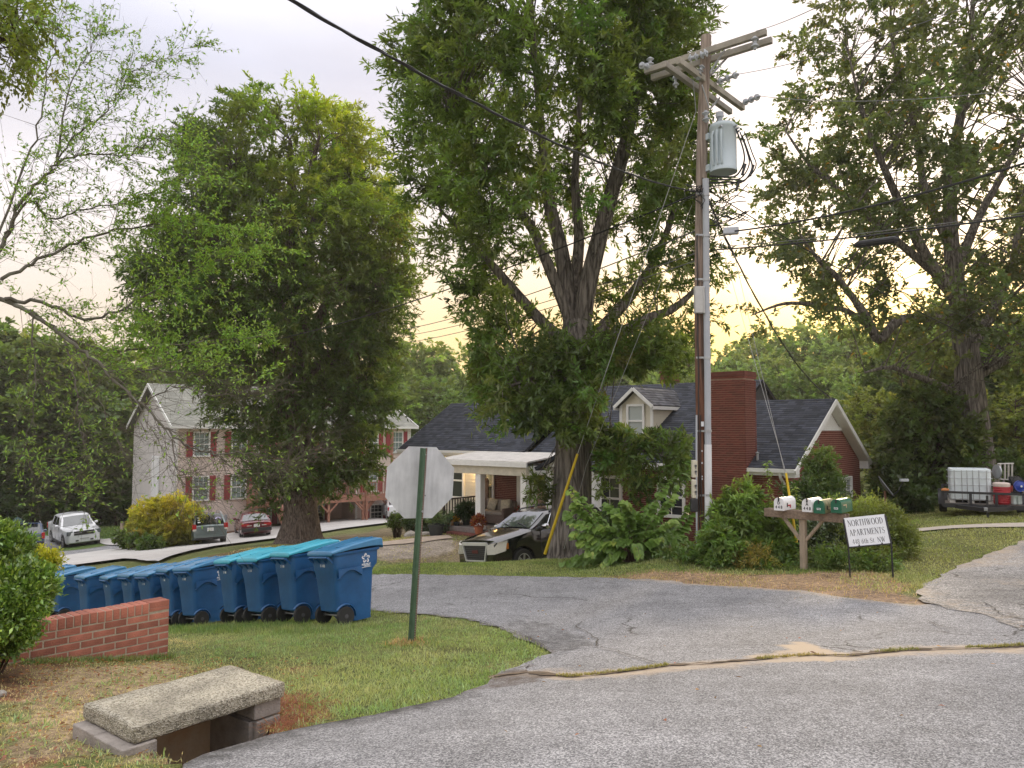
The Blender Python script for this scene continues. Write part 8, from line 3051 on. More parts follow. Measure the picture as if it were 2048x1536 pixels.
t4 = thing('leaning_tree', 'sparse small leaved tree reaching in from the left, lichen grey branches', 'tree', tuple(N4[0][0][0]))
o4 = Vector(N4[0][0][0])
tb_, tw_ = MB(), MB()
tips, tdir, bare = [], [], []
for i, (path, radii) in enumerate(N4):
 sp_ = smooth_path(path, 6)
 rr = np.interp(np.linspace(0, 1, len(sp_)), np.linspace(0, 1, len(radii)), radii)
 sp2 = [p + Vector(RS.normal(size=3)) * 0.012 for p in sp_]
 tb_.tube([p - o4 for p in sp2], list(rr * (0.5 if i else 1.0)), 7 if i else 12)
 if i == 0:
  continue
 L_ = len(sp2)
 for j in range(int(L_ * 0.12), L_ - 1):
  d = (sp2[min(j + 1, L_ - 1)] - sp2[j - 1]).normalized()
  for q in range(random.choice([1, 2, 3, 4])):
   side_ = Vector(RS.normal(size=3))
   side_ = (side_ - d * side_.dot(d)).normalized()
   tw = (d * random.uniform(0.1, 1.5) + side_ * random.uniform(0.4, 1.1) + Vector((0.25, 0, random.uniform(-0.35, 0.45)))).normalized()
   ln = random.choice([0.12, 0.2, 0.3, 0.4, 0.6, 0.75]) * random.uniform(0.8, 1.2) * (1.15 if rr[j] > 0.012 else 0.8)
   a = sp2[j]
   m_ = a + tw * ln * 0.5 + Vector(RS.normal(size=3)) * 0.13 * ln
   e = a + tw * ln + Vector((0, 0, -0.08 * ln)) + Vector(RS.normal(size=3)) * 0.16 * ln
   tw_.tube([a - o4, m_ - o4, e - o4], [max(0.0018, min(rr[j] * 0.3, 0.0035)), 0.0019, 0.0010], 3, caps=False)
   py = HORIZON - FPX * (e.z - CAM_H) / e.y
   px = CX + FPX * e.x / e.y
   dense = 1.0 if (py < 330) else 0.9
   if 230 < px < 620 and 380 < py < 720:
    dense = 2.6
   if py > 740:
    dense = 0.10 if px > 235 else 0.40
   if px < 130 and 330 < py < 740:
    dense = 0.8
   tips.append((m_, e, dense))
   for _q in range(random.choice([1, 2, 3, 4])):
    s3 = (tw + Vector(RS.normal(size=3)) * 0.8).normalized()
    m0 = a.lerp(e, random.uniform(0.3, 0.9))
    e2 = m0 + s3 * random.uniform(0.10, 0.34)
    tw_.tube([m0 - o4, e2 - o4], [0.0014, 0.0008], 3, caps=False)
    tips.append((m0, e2, dense))
tb_.build('trunk', LICH, t4, 60, fix=False)
tw_.build('twigs', M('thin brown twig', (0.12, 0.10, 0.075), 0.9, var=0.3), t4, 0, fix=False, kind='stuff')
pos, ax, colr = [], [], []
for m_, e, dn in tips:
 k = RS.poisson(5.2 * dn)
 for q in range(k):
  tt = random.random()
  pos.append(tuple(m_.lerp(e, tt) - o4))
  d = (e - m_).normalized() * 0.6 + Vector(RS.normal(size=3)) * 0.6
  ax.append(tuple(d))
pos, ax = np.array(pos), np.array(ax)
nl = len(pos)
cc = shades(nl, (0.15, 0.24, 0.05), 0.30, 0.15, 8)
me = leaf_mesh('crown', pos, ax, RS.normal(size=(nl, 3)) * 0.6 + np.array([0, 0, 1.0]), RS.uniform(0.032, 0.066, nl), RS.uniform(0.014, 0.024, nl), cc, LEAF, 0.5)
link('crown', me, t4)
print('NEAR', nl)
c5 = []
for k in range(26):
 p = P(random.uniform(-60, 100), random.uniform(-30, 150) + 0, 9.6 + random.uniform(-0.5, 0.6))
 c5.append(p)
for k in range(70):
 c5.append(P(random.uniform(-640, -90), random.uniform(-420, 260), 10.0 + random.uniform(-1.6, 1.6)))
c5 = np.array(c5)
tk5 = P(-420, 1150, 10.4)
L5 = [([Vector((tk5.x, 10.4, h(tk5.x, 10.4) - 0.2)), P(-420, 800, 10.4), P(-400, 400, 10.3), P(-300, 150, 10.0), P(-120, 60, 9.8), P(40, 90, 9.6)], [0.22, 0.19, 0.15, 0.11, 0.06, 0.015])]
build_tree('walnut_tree', 'tree with yellow green leaflets hanging into the top left corner', 'tree', None, L5, c5, norm(RS.normal(size=c5.shape) + np.array([0.5, 0, -0.2])), shades(len(c5), (0.13, 0.155, 0.030), 0.4, 0.15, 4), 7, 20, 0.42, 0.25, 0.7, 0.085, 0.032, BARKD, branch_r=0.012, twigr=0.004, nodes_from=0.75)
def wood_tree(name, label, hgt, wid, base_c, seed, nclu=150, LLf=0.42, WWf=0.26, low=0.12, group='woods behind the houses', K=6, Mn=14):
 rs_ = np.random.RandomState(seed)
 lob = []
 for k in range(11):
  z = hgt * (low + (1 - low) * rs_.beta(1.5, 1.3))
  rmax = wid / 2 * math.sin(math.pi * np.clip(0.12 + 0.88 * z / hgt, 0, 1)) ** 0.7
  a = rs_.rand() * 6.28
  rr = rmax * 0.62 * math.sqrt(rs_.rand())
  lob.append((rr * math.cos(a), rr * math.sin(a), z * 0.94, wid * rs_.uniform(0.19, 0.31)))
 cl_, od = [], []
 for k in range(nclu):
  x, y, z, r = lob[rs_.randint(len(lob))]
  v = rs_.normal(size=3)
  v /= np.linalg.norm(v)
  cl_.append((x + v[0] * r, y + v[1] * r, max(hgt * low * 0.6, z + v[2] * r * 0.8)))
  od.append(v + np.array([0, 0, 0.25]))
 cl_, od = np.array(cl_), norm(np.array(od))
 trunk = [Vector((0, 0, -0.5)), Vector((0, 0, hgt * 0.2)), Vector((0.2, 0.1, hgt * 0.5)), Vector((0.1, 0, hgt * 0.85))]
 return build_tree(name, label, 'tree', group, [(trunk, [hgt * 0.022, hgt * 0.018, hgt * 0.013, 0.05])], cl_, od, shades(nclu, base_c, 0.30, 0.10, seed), K, Mn, 1.25, 0.12, 0.7, LLf, WWf, BARKD, branch_r=0.03, twigs=False, sides=8, base=(0, 0, 0), wide=0.5)
KIND = {}
VAR = {'dark': ((0.066, 0.102, 0.026), 21), 'mid': ((0.100, 0.150, 0.036), 22), 'pale': ((0.16, 0.215, 0.065), 23), 'olive': ((0.135, 0.155, 0.034), 24), 'understorey': ((0.060, 0.095, 0.028), 25)}
WL = {'left': ('tree in the woods left of the apartments', 'woods left of the apartments'),
      'mid': ('tree in the wood beyond the apartments and house roofs', 'woods beyond the roofs'),
      'pale': ('tree on the rise behind the brick house', 'woods beyond the roofs'),
      'right': ('tree in the wood behind the trailer', 'woods behind the trailer'),
      'edge': ('tree at the wood edge outside the frame', 'woods behind the trailer')}
def put(kind, px, top_y, d, where, wide=1.0):
 """a wood tree whose crown top is seen at (px, top_y) at distance d"""
 top = P(px, top_y + 14, d)
 gz = h(top.x, d)
 hgt = max(2.0, top.z - gz)
 sc = hgt / 14.0
 lab, grp = WL[where]
 lab = {'dark': 'dark green', 'mid': 'mid green', 'pale': 'pale green', 'olive': 'yellowish green', 'understorey': 'low bushy'}[kind] + ' ' + lab
 if kind not in KIND:
  c, sd_ = VAR[kind]
  o = wood_tree('wood_tree', lab, 14.0, 9.5, c, sd_, nclu=165 if kind != 'understorey' else 120, low=0.10 if kind != 'understorey' else 0.03)
  KIND[kind] = o
  o['group'] = grp
 else:
  o = dup(KIND[kind], (0, 0, 0), 0, lab, grp)
 o.location = (top.x, d, gz)
 o.rotation_euler = (0, 0, random.uniform(0, 6.28))
 o.scale = (sc * wide, sc * wide, sc)
 return o
for q in (('dark', -60, 640, 60), ('olive', 20, 668, 66), ('mid', 95, 662, 70), ('dark', 165, 682, 64), ('mid', 235, 680, 72), ('dark', 300, 700, 76), ('dark', -20, 760, 58), ('dark', 60, 790, 60), ('dark', 140, 800, 61), ('dark', 205, 790, 63), ('dark', 255, 820, 66), ('mid', 350, 720, 82), ('mid', -120, 690, 56),
          ('dark', -200, 650, 62), ('mid', -330, 660, 60), ('dark', -470, 640, 64), ('mid', -620, 650, 66), ('understorey', -160, 900, 58), ('understorey', -300, 900, 60), ('understorey', 10, 930, 57), ('understorey', 70, 945, 59), ('understorey', 130, 950, 60), ('understorey', 190, 945, 61), ('understorey', 235, 930, 62), ('understorey', -50, 920, 56)):
 put(*q, 'left', 1.25)
for q in (('mid', 420, 700, 88), ('dark', 500, 690, 90), ('mid', 580, 700, 92), ('dark', 660, 705, 90), ('mid', 735, 715, 86), ('pale', 790, 715, 84), ('mid', 845, 672, 86), ('pale', 890, 700, 92), ('mid', 930, 735, 84), ('dark', 970, 720, 88), ('mid', 870, 745, 76), ('pale', 1020, 700, 95), ('mid', 1080, 690, 92), ('pale', 1150, 690, 98), ('mid', 1210, 700, 90),
          ('mid', 800, 770, 72), ('dark', 900, 790, 70)):
 put(*q, 'mid', 1.1)
for q in (('pale', 1270, 690, 88), ('mid', 1320, 655, 92), ('pale', 1375, 680, 86), ('pale', 1440, 700, 84), ('pale', 1500, 690, 92), ('pale', 1560, 655, 98), ('mid', 1610, 645, 92), ('pale', 1660, 650, 88), ('pale', 1710, 665, 84), ('mid', 1640, 720, 70), ('pale', 1560, 715, 74), ('mid', 1480, 730, 72), ('pale', 1700, 730, 66), ('mid', 1400, 735, 74)):
 put(*q, 'pale', 1.15)
for q in (('olive', 1760, 770, 44), ('dark', 1800, 700, 52), ('mid', 1860, 640, 58), ('dark', 1930, 600, 60), ('mid', 2000, 620, 56), ('dark', 2070, 600, 52), ('olive', 2030, 760, 40), ('dark', 1985, 820, 42), ('mid', 2140, 640, 48), ('understorey', 1790, 915, 38), ('understorey', 1820, 925, 38), ('understorey', 1885, 900, 40), ('understorey', 1945, 915, 40), ('understorey', 2010, 900, 38), ('understorey', 2080, 890, 36), ('dark', 1900, 760, 50), ('dark', 1790, 820, 46), ('dark', 2060, 760, 46)):
 put(*q, 'right', 1.2)
D6 = 27.5
gb6 = P(1846, 1030, D6)
b6 = Vector((gb6.x, D6, h(gb6.x, D6) - 0.1))
c6, o6 = px_env([(790, 1800, 1860), (830, 1775, 1905), (880, 1770, 1935), (930, 1768, 1940), (975, 1780, 1915), (1000, 1800, 1885)], D6 - 0.5, 150, 12, 0.4)
build_tree('small_tree', 'small bushy tree with forked brown trunk left of the trailer', 'tree', None, [([b6, P(1836, 1000, D6), P(1828, 960, D6), P(1810, 890, D6)], [0.20, 0.15, 0.13, 0.05]), ([b6 + Vector((0.1, 0, 0.1)), P(1850, 990, D6), P(1862, 940, D6), P(1880, 880, D6)], [0.17, 0.13, 0.11, 0.04])],
           c6, o6, shades(len(c6), (0.070, 0.100, 0.030), 0.3, 0.12, 14), 7, 14, 0.7, 0.15, 0.65, 0.20, 0.10, BARKD, branch_r=0.02)
def blob_clusters(blobs, n, seed, shell=0.55):
 """blobs: (px, py, d, rx px, ry px[, depth factor]). Cluster centres through each ellipsoid, more towards its skin."""
 rs_ = np.random.RandomState(seed)
 w = np.array([b[3] * b[4] for b in blobs], float)
 w /= w.sum()
 out, od = [], []
 for k in range(n):
  b = blobs[rs_.choice(len(blobs), p=w)]
  v = rs_.normal(size=3)
  v /= np.linalg.norm(v)
  r = shell + (1 - shell) * rs_.rand() ** 0.7
  kx = b[2] / FPX
  c = P(b[0], b[1], b[2])
  out.append((c.x + v[0] * r * b[3] * kx, c.y + v[1] * r * b[3] * kx * (b[5] if len(b) > 5 else 0.8), c.z + v[2] * r * b[4] * kx))
  od.append(v)
 return np.array(out), np.array(od)
def bush(name, label, cat, blobs, n, K, Mn, tl, droop, spread, LL, WW, base_c, seed, stem=True, group=None, leafm=LEAF, dv=0.3, hue=0.12, wide=0.45, colf=None, foot=None, upb=0.3, lift=0.0):
 c, od = blob_clusters(blobs, n, seed)
 gx_, gy_ = (np.mean(c[:, 0]), np.mean(c[:, 1])) if foot is None else foot
 gz_ = h(gx_, gy_)
 c[:, 2] = np.maximum(c[:, 2], gz_ + 0.03)
 t = thing(name, label, cat, (gx_, gy_, gz_), group=group)
 o = np.array([gx_, gy_, gz_])
 od = od + np.array([0, 0, upb])
 pos, ax, nn, L2, cc, b0, b1 = spray(c - o, norm(od), shades(n, base_c, dv, hue, seed), K, Mn, tl, droop, spread, LL)
 if colf is not None:
  cc = colf(pos + o, cc)
 ok = pos[:, 2] > 0.0
 if stem:
  s = MB()
  for k in range(min(40, n)):
   e = Vector(c[k] - o)
   a = Vector((e.x * 0.25 + random.uniform(-0.05, 0.05), e.y * 0.25, -0.08))
   s.tube(smooth_path([a, a.lerp(e, 0.5) + Vector((0, 0, 0.1 * e.length)), e], 3), [0.012, 0.011, 0.010, 0.009, 0.007, 0.006, 0.004], 4, caps=False)
  s.build('stems', BARKD, t, 60, fix=False, kind='stuff')
 me = leaf_mesh('foliage', pos[ok], ax[ok], nn[ok], L2[ok], L2[ok] * (WW / LL), cc[ok], leafm, wide)
 link('foliage', me, t)
 return t
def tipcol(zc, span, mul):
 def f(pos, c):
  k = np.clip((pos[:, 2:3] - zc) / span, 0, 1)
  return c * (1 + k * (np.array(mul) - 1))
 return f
bush('leafy_bush', 'rounded glossy green bush at the left edge beside the brick wall', 'bush',
     [(-15, 1150, 6.2, 62, 90), (-70, 1120, 6.2, 80, 80), (40, 1190, 6.1, 46, 56), (15, 1240, 6.1, 62, 68), (-50, 1240, 6.0, 80, 75), (72, 1182, 6.2, 28, 30), (14, 1108, 6.3, 34, 40)],
     760, 6, 15, 0.08, -0.25, 0.55, 0.044, 0.019, (0.110, 0.190, 0.028), 31, leafm=LEAFG, foot=(-4.25, 6.25), colf=lambda p, c: c * np.where(RS.rand(len(p), 1) > 0.72, np.array([1.9, 1.6, 1.7]), np.array([0.9, 0.9, 0.9])))
bush('yellow_bush', 'small bright yellow green bush behind the leafy green bush', 'bush', [(88, 1120, 9.5, 20, 16)], 46, 5, 10, 0.10, 0.0, 0.6, 0.05, 0.022, (0.26, 0.28, 0.03), 32)
GOLD = (0.30, 0.255, 0.018)
D_ = 41.0
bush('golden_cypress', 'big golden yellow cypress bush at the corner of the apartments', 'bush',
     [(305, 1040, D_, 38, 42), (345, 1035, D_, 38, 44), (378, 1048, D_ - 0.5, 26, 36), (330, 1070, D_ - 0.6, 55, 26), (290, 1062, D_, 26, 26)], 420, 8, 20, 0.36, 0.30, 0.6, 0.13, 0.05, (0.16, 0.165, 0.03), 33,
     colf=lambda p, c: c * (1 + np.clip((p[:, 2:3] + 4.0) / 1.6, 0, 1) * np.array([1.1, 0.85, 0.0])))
bush('low_hedge', 'low green clipped shrubs before the golden bush on red mulch', 'shrub', [(252, 1077, 40.5, 14, 9), (275, 1083, 39.5, 16, 9), (300, 1088, 38.8, 18, 9), (262, 1070, 42, 16, 8)], 110, 5, 12, 0.3, 0.1, 0.6, 0.17, 0.09, (0.075, 0.115, 0.030), 34)
bush('round_shrub', 'small round green shrub beside the white saloon by the road sign', 'shrub', [(796, 1042, 29.5, 15, 13), (786, 1045, 29.5, 8, 8)], 60, 5, 10, 0.16, 0.0, 0.6, 0.07, 0.03, (0.075, 0.105, 0.025), 35)
bush('dark_shrub', 'dark low shrub on the porch bed right below the road sign', 'shrub', [(830, 1046, 29.2, 22, 9), (858, 1050, 28.8, 16, 8)], 70, 5, 10, 0.2, 0.1, 0.6, 0.09, 0.04, (0.035, 0.055, 0.020), 36)
bush('grey_shrub', 'greyish leaved plant at the porch corner beside the road sign', 'plant', [(885, 1040, 28.4, 18, 12)], 40, 5, 10, 0.2, 0.15, 0.6, 0.10, 0.035, (0.10, 0.14, 0.085), 37)
bush('pokeweed_bush', 'tall light green weedy bush with drooping leaves between pole and mailboxes', 'bush',
     [(1480, 1045, 13.9, 48, 50), (1525, 1060, 14.0, 42, 48), (1470, 1100, 13.7, 50, 30), (1535, 1105, 13.8, 45, 30), (1485, 1005, 14.0, 26, 36), (1440, 1085, 13.6, 26, 34)],
     230, 5, 15, 0.19, 0.30, 0.6, 0.125, 0.036, (0.105, 0.165, 0.038), 38, foot=(4.0, 13.8))
for k, (pts_, lab) in enumerate((([(1490, 1060), (1484, 1010), (1480, 960)], 'tall leafy weed stem rising left of the mailboxes before the chimney'), ([(1535, 1040), (1538, 990), (1534, 925)], 'tallest leafy weed stem rising just left of the white D mailbox'), ([(1440, 1050), (1452, 1000), (1456, 978)], 'leafy weed stem rising beside the white conduit'), ([(1590, 1070), (1592, 1020), (1590, 975)], 'leafy weed stem between the white mailboxes'))):
 pp = smooth_path(PP(pts_, 14.0), 12)
 c = np.array([p for p in pp])
 t = thing('weed_stem', lab, 'weed', tuple(pp[0]), group='tall weeds by the mailboxes')
 o = np.array(pp[0])
 b = MB()
 b.tube([p - pp[0] for p in pp], list(np.linspace(0.010, 0.003, len(pp))), 5)
 b.build('stem', M('green stem', (0.10, 0.14, 0.04), 0.7), t)
 n_ = len(c) * 6
 base = np.repeat(c, 6, 0) - o + RS.normal(size=(n_, 3)) * 0.012
 a_ = RS.rand(n_) * 6.28
 ax = np.column_stack([np.cos(a_), np.sin(a_) * 0.8, 0.25 + RS.normal(size=n_) * 0.25])
 me = leaf_mesh('foliage', base, ax, np.tile([0, 0, 1.0], (n_, 1)), RS.uniform(0.08, 0.16, n_), RS.uniform(0.026, 0.042, n_), shades(n_, (0.15, 0.215, 0.05), 0.25, 0.1, 40 + k), LEAF, 0.4, 0.2, 0.3)
 link('foliage', me, t)
bush('dark_leafy_shrub', 'dark glossy shrub filling the space behind the mailbox post', 'bush', [(1590, 1085, 14.4, 60, 45), (1655, 1090, 14.6, 50, 42), (1545, 1080, 14.6, 40, 40), (1620, 1050, 14.8, 60, 25)], 240, 5, 12, 0.16, 0.15, 0.6, 0.075, 0.035, (0.052, 0.078, 0.026), 42, leafm=LEAFG)
bush('round_olive_bush', 'big rounded olive green bush behind and right of the apartments sign', 'bush', [(1750, 1068, 14.6, 66, 46), (1705, 1062, 15.0, 40, 32), (1782, 1085, 14.2, 38, 38), (1730, 1108, 14.0, 62, 28), (1772, 1040, 15.2, 40, 20), (1690, 1095, 14.4, 34, 32)], 420, 6, 14, 0.20, 0.1, 0.6, 0.058, 0.022, (0.105, 0.130, 0.032), 43, foot=(6.6, 14.3))
bush('spiky_light_shrub', 'light green arching twigs above the olive bush beneath the gable window', 'bush', [(1735, 1022, 15.6, 30, 14), (1680, 1026, 15.4, 22, 14)], 70, 4, 12, 0.24, -0.2, 0.5, 0.07, 0.022, (0.16, 0.20, 0.05), 44)
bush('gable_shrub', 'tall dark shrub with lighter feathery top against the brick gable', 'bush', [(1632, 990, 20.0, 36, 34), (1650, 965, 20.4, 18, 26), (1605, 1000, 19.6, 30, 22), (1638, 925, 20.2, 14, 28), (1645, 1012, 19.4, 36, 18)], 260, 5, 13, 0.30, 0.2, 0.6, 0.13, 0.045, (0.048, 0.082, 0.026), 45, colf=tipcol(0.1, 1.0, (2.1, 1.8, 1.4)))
bush('low_weeds', 'low green weeds at the foot of the utility pole', 'weed', [(1400, 1112, 14.0, 45, 13), (1345, 1112, 14.4, 30, 13), (1450, 1118, 13.6, 60, 16), (1530, 1130, 13.4, 50, 12)], 150, 4, 10, 0.14, 0.0, 0.7, 0.075, 0.032, (0.085, 0.135, 0.035), 46, stem=False)
bush('dry_weeds', 'yellowed weed clump in front of the pokeweed bush', 'weed', [(1500, 1118, 13.4, 36, 22)], 50, 5, 10, 0.2, 0.35, 0.5, 0.09, 0.018, (0.22, 0.19, 0.05), 47)
bush('trailing_weeds', 'low leafy weeds in the lawn right of the mailbox post', 'weed', [(1650, 1120, 13.2, 32, 16), (1700, 1125, 13.0, 26, 12), (1760, 1128, 12.9, 26, 14)], 80, 4, 9, 0.14, 0.0, 0.7, 0.07, 0.028, (0.09, 0.14, 0.035), 48, stem=False)
bush('sapling_bush', 'dark green shrubs at the wood edge behind the satellite dish', 'bush', [(1800, 985, 26, 36, 36), (1785, 975, 29, 28, 36), (1815, 1005, 25, 36, 24)], 150, 5, 12, 0.4, 0.1, 0.6, 0.16, 0.08, (0.050, 0.078, 0.026), 49)
bush('wood_edge_shrub', 'dark green shrub mass behind the trailer load', 'bush', [(1900, 985, 30, 70, 45), (1990, 970, 31, 70, 55), (2050, 980, 30, 60, 50)], 260, 5, 12, 0.5, 0.1, 0.6, 0.22, 0.12, (0.048, 0.078, 0.026), 50)
bush('wall_shrub', 'green shrub against the house wall under the front windows', 'bush', [(1225, 1050, 20.5, 26, 30), (1195, 1070, 20.0, 22, 26)], 60, 5, 12, 0.25, 0.1, 0.6, 0.10, 0.05, (0.055, 0.09, 0.028), 51)
hb = thing('heart_leaved_bush', 'spreading bright green bush with big heart shaped leaves beside the oak trunk', 'bush')
D7 = 15.6
f7 = P(1262, 1128, D7)
f7.z = h(f7.x, f7.y) - 0.03
hb.location = f7
HL = []
for k in range(6):
 m = M(f'heart leaf tone {k}', [(0.13, 0.225, 0.042), (0.16, 0.27, 0.05), (0.20, 0.31, 0.06), (0.25, 0.36, 0.07), (0.33, 0.38, 0.07), (0.11, 0.19, 0.04)][k], 0.45, var=0.15, scale=14)
 nt = m.node_tree
 bs_ = [n_ for n_ in nt.nodes if n_.type == 'BSDF_PRINCIPLED'][0]
 out_ = [n_ for n_ in nt.nodes if n_.type == 'OUTPUT_MATERIAL'][0]
 trn = nt.nodes.new('ShaderNodeBsdfTranslucent')
 trn.inputs[0].default_value = (0.22, 0.36, 0.04, 1)
 mxs = nt.nodes.new('ShaderNodeMixShader')
 mxs.inputs[0].default_value = 0.35
 nt.links.new(bs_.outputs[0], mxs.inputs[1])
 nt.links.new(trn.outputs[0], mxs.inputs[2])
 nt.links.new(mxs.outputs[0], out_.inputs[0])
 outl = [(0, 0), (0.20, -0.10), (0.42, -0.02), (0.52, 0.20), (0.42, 0.48), (0.20, 0.78), (0, 1.02), (-0.20, 0.78), (-0.42, 0.48), (-0.52, 0.20), (-0.42, -0.02), (-0.20, -0.10)]
 vs, fs = [], []
 mids = [(0, 0.0, 0), (0, 0.25, -0.02), (0, 0.5, -0.04), (0, 0.78, -0.10), (0, 1.02, -0.22)]
 vs += mids
 rgt = [(0.20, -0.10, 0.05), (0.44, 0.02, 0.09), (0.50, 0.26, 0.08), (0.36, 0.55, 0.03), (0.17, 0.80, -0.07)]
 vs += rgt + [(-x, y, z) for x, y, z in rgt]
 fs = [(0, 5, 6, 1), (1, 6, 7, 2), (2, 7, 8, 3), (3, 8, 9, 4), (0, 1, 11, 10), (1, 2, 12, 11), (2, 3, 13, 12), (3, 4, 14, 13)]
 me = bpy.data.meshes.new('leaf')
 me.from_pydata(vs, [], fs)
 me.polygons.foreach_set('use_smooth', [True] * len(fs))
 me.materials.append(m)
 HL.append((me, np.array(vs), fs))
BR7 = [((1205, 1040), (1145, 975)), ((1200, 1050), (1150, 1042)), ((1200, 1070), (1168, 1068)), ((1300, 1020), (1338, 962)), ((1315, 1030), (1345, 996)), ((1345, 1060), (1378, 1008)), ((1330, 1050), (1350, 1040)), ((1320, 1070), (1345, 1052)), ((1225, 1020), (1215, 1010)), ((1255, 1020), (1250, 1004)),
       ((1290, 1020), (1305, 1008)), ((1215, 1085), (1160, 1080)), ((1240, 1060), (1195, 1055)), ((1210, 1105), (1150, 1115)), ((1230, 1105), (1205, 1130)), ((1265, 1090), (1270, 1108)), ((1300, 1090), (1330, 1105)), ((1310, 1075), (1355, 1085)), ((1275, 1050), (1280, 1030)), ((1240, 1045), (1235, 1030)), ((1285, 1070), (1300, 1065)),
       ((1225, 1110), (1228, 1135)), ((1280, 1100), (1300, 1120)), ((1190, 1095), (1180, 1108)), ((1335, 1075), (1360, 1100)), ((1250, 1080), (1225, 1085)), ((1170, 1030), (1150, 1010))]
st = MB()
spots = []
for (m_, e_) in BR7:
 for rep in range(2):
  dd = random.uniform(-0.75, 0.7)
  jx, jy = (0, 0) if rep == 0 else (random.uniform(-25, 25), random.uniform(-5, 25))
  a = Vector((0, 0, 0))
  md = P(m_[0] + jx, m_[1] + jy, D7 + dd * 0.7) - f7
  en = P(e_[0] + jx, e_[1] + jy, D7 + dd) - f7
  md.z, en.z = max(md.z, 0.1), max(en.z, 0.06)
  path = smooth_path([a, a.lerp(md, 0.5) + Vector((0, 0, 0.12)), md, en], 8)
  st.tube(path, list(np.linspace(0.013, 0.003, len(path))), 4, caps=False)
  L_ = len(path)
  for j in range(int(L_ * 0.36), L_):
   d = (path[min(j + 1, L_ - 1)] - path[j - 1]).normalized()
   s = d.cross(Vector((0, 0, 1)))
   for sg in (-1, 1):
    spots.append((path[j] + d * random.uniform(-0.03, 0.03), (s * sg * 0.55 + d * 0.5 + Vector((0, -0.25, random.uniform(-0.75, -0.15)))).normalized(), random.uniform(0.13, 0.21) * (0.7 if j > L_ - 4 else 1), j / L_))
st.build('stems', M('reddish stem', (0.13, 0.075, 0.05), 0.8), hb, 60, fix=False, kind='stuff')
spots.sort(key=lambda q: (q[0].y - 0.3 * q[0].z))
rest_v, rest_f, rest_c = [], [], []
for i, (p, ax, sz, fr_) in enumerate(spots):
 nrm_ = Vector((random.gauss(0, 0.35), -0.55 + random.gauss(0, 0.3), 0.85)).normalized()
 y = ax
 x = y.cross(nrm_).normalized()
 z = x.cross(y)
 Mx = Matrix((x, y, z)).transposed()
 tone = random.choice([0, 1, 1, 2, 2, 3, 5]) if fr_ < 0.85 else random.choice([2, 3, 3, 4])
 if i < 300:
  o = link('leaf', HL[tone][0], hb)
  o.location = p
  o.rotation_euler = Mx.to_euler()
  o.scale = (sz, sz, sz)
 else:
  b0_ = len(rest_v)
  rest_v += [tuple(Mx @ Vector(v_) * sz + p) for v_ in HL[0][1]]
  rest_f += [tuple(q + b0_ for q in f_) for f_ in HL[0][2]]
me = bpy.data.meshes.new('leaves')
me.from_pydata(rest_v, [], rest_f)
me.materials.append(HL[1][0].materials[0])
link('leaves', me, hb, 'stuff')
TERRA = M('terracotta', (0.42, 0.13, 0.055), 0.8, var=0.12)
DKPOT = M('dark plastic pot', (0.03, 0.035, 0.035), 0.6)
def pot(t, r, hgt, mat, base=(0, 0, 0)):
 b = MB()
 b.lathe([(r * 0.68, 0), (r * 0.92, hgt * 0.8), (r, hgt * 0.82), (r, hgt), (r * 0.85, hgt), (r * 0.8, hgt * 0.9), (0, hgt * 0.9)], base, n=16)
 b.build('pot', mat, t, 40)
def potted(name, label, loc, r, hgt, mat, n, LL, WW, c, spreadr, up_, seed, droop=0.5, c2=None):
 t = thing(name, label, 'potted plant', tuple(loc))
 pot(t, r, hgt, mat)
 rs_ = np.random.RandomState(seed)
 a = rs_.rand(n) * 6.28
 el = rs_.uniform(0.1, 1.4, n)
 rr = spreadr * rs_.uniform(0.3, 1.0, n)
 pos = np.column_stack([np.cos(a) * np.cos(el) * rr * 0.7, np.sin(a) * np.cos(el) * rr * 0.7, hgt + np.sin(el) * rr * up_])
 ax = np.column_stack([np.cos(a) * np.cos(el), np.sin(a) * np.cos(el), np.sin(el) - droop + rs_.normal(size=n) * 0.3])
 cc = shades(n, c, 0.35, 0.15, seed)
 if c2 is not None:
  k = rs_.rand(n) < 0.5
  cc[k] = shades(int(k.sum()), c2, 0.3, 0.15, seed + 1)
 me = leaf_mesh('foliage', pos, ax, rs_.normal(size=(n, 3)) * 0.5 + np.array([0, 0, 1.0]), rs_.uniform(0.6, 1.3, n) * LL, rs_.uniform(0.7, 1.2, n) * WW, cc, LEAF)
 link('foliage', me, t)
 return t
potted('fern_pot', 'big dark green fern in a pot on the porch before the railing', hs(11.55, -1.45, PZ0), 0.17, 0.26, DKPOT, 900, 0.30, 0.05, (0.022, 0.042, 0.016), 0.50, 1.0, 61, 0.7)
potted('flower_pot', 'terracotta pot of red and orange leaves at the porch corner behind the SUV bonnet', hs(9.9, -2.55, h(*hs(9.9, -2.55, 0).xy) + 0.20), 0.17, 0.26, TERRA, 520, 0.09, 0.06, (0.14, 0.022, 0.018), 0.40, 1.0, 62, 0.2, (0.20, 0.085, 0.025))
potted('mum_pot', 'small pot of orange yellow flowers on the porch beside the cardboard box', hs(11.65, -1.85, PZ0), 0.12, 0.14, DKPOT, 380, 0.05, 0.04, (0.36, 0.19, 0.03), 0.24, 0.9, 63, 0.1, (0.10, 0.11, 0.03))
potted('red_flower_pot', 'pot of dark red flowers at the right end of the porch sofa', hs(9.75, -0.6, PZ0), 0.14, 0.3, DKPOT, 380, 0.07, 0.05, (0.28, 0.02, 0.03), 0.32, 1.3, 64, 0.1, (0.06, 0.07, 0.03))
potted('leafy_pot', 'leafy plant in a dark pot on the porch left of the sofa', hs(11.9, -0.35, PZ0), 0.14, 0.5, DKPOT, 300, 0.12, 0.05, (0.04, 0.06, 0.03), 0.3, 1.2, 65, 0.2)
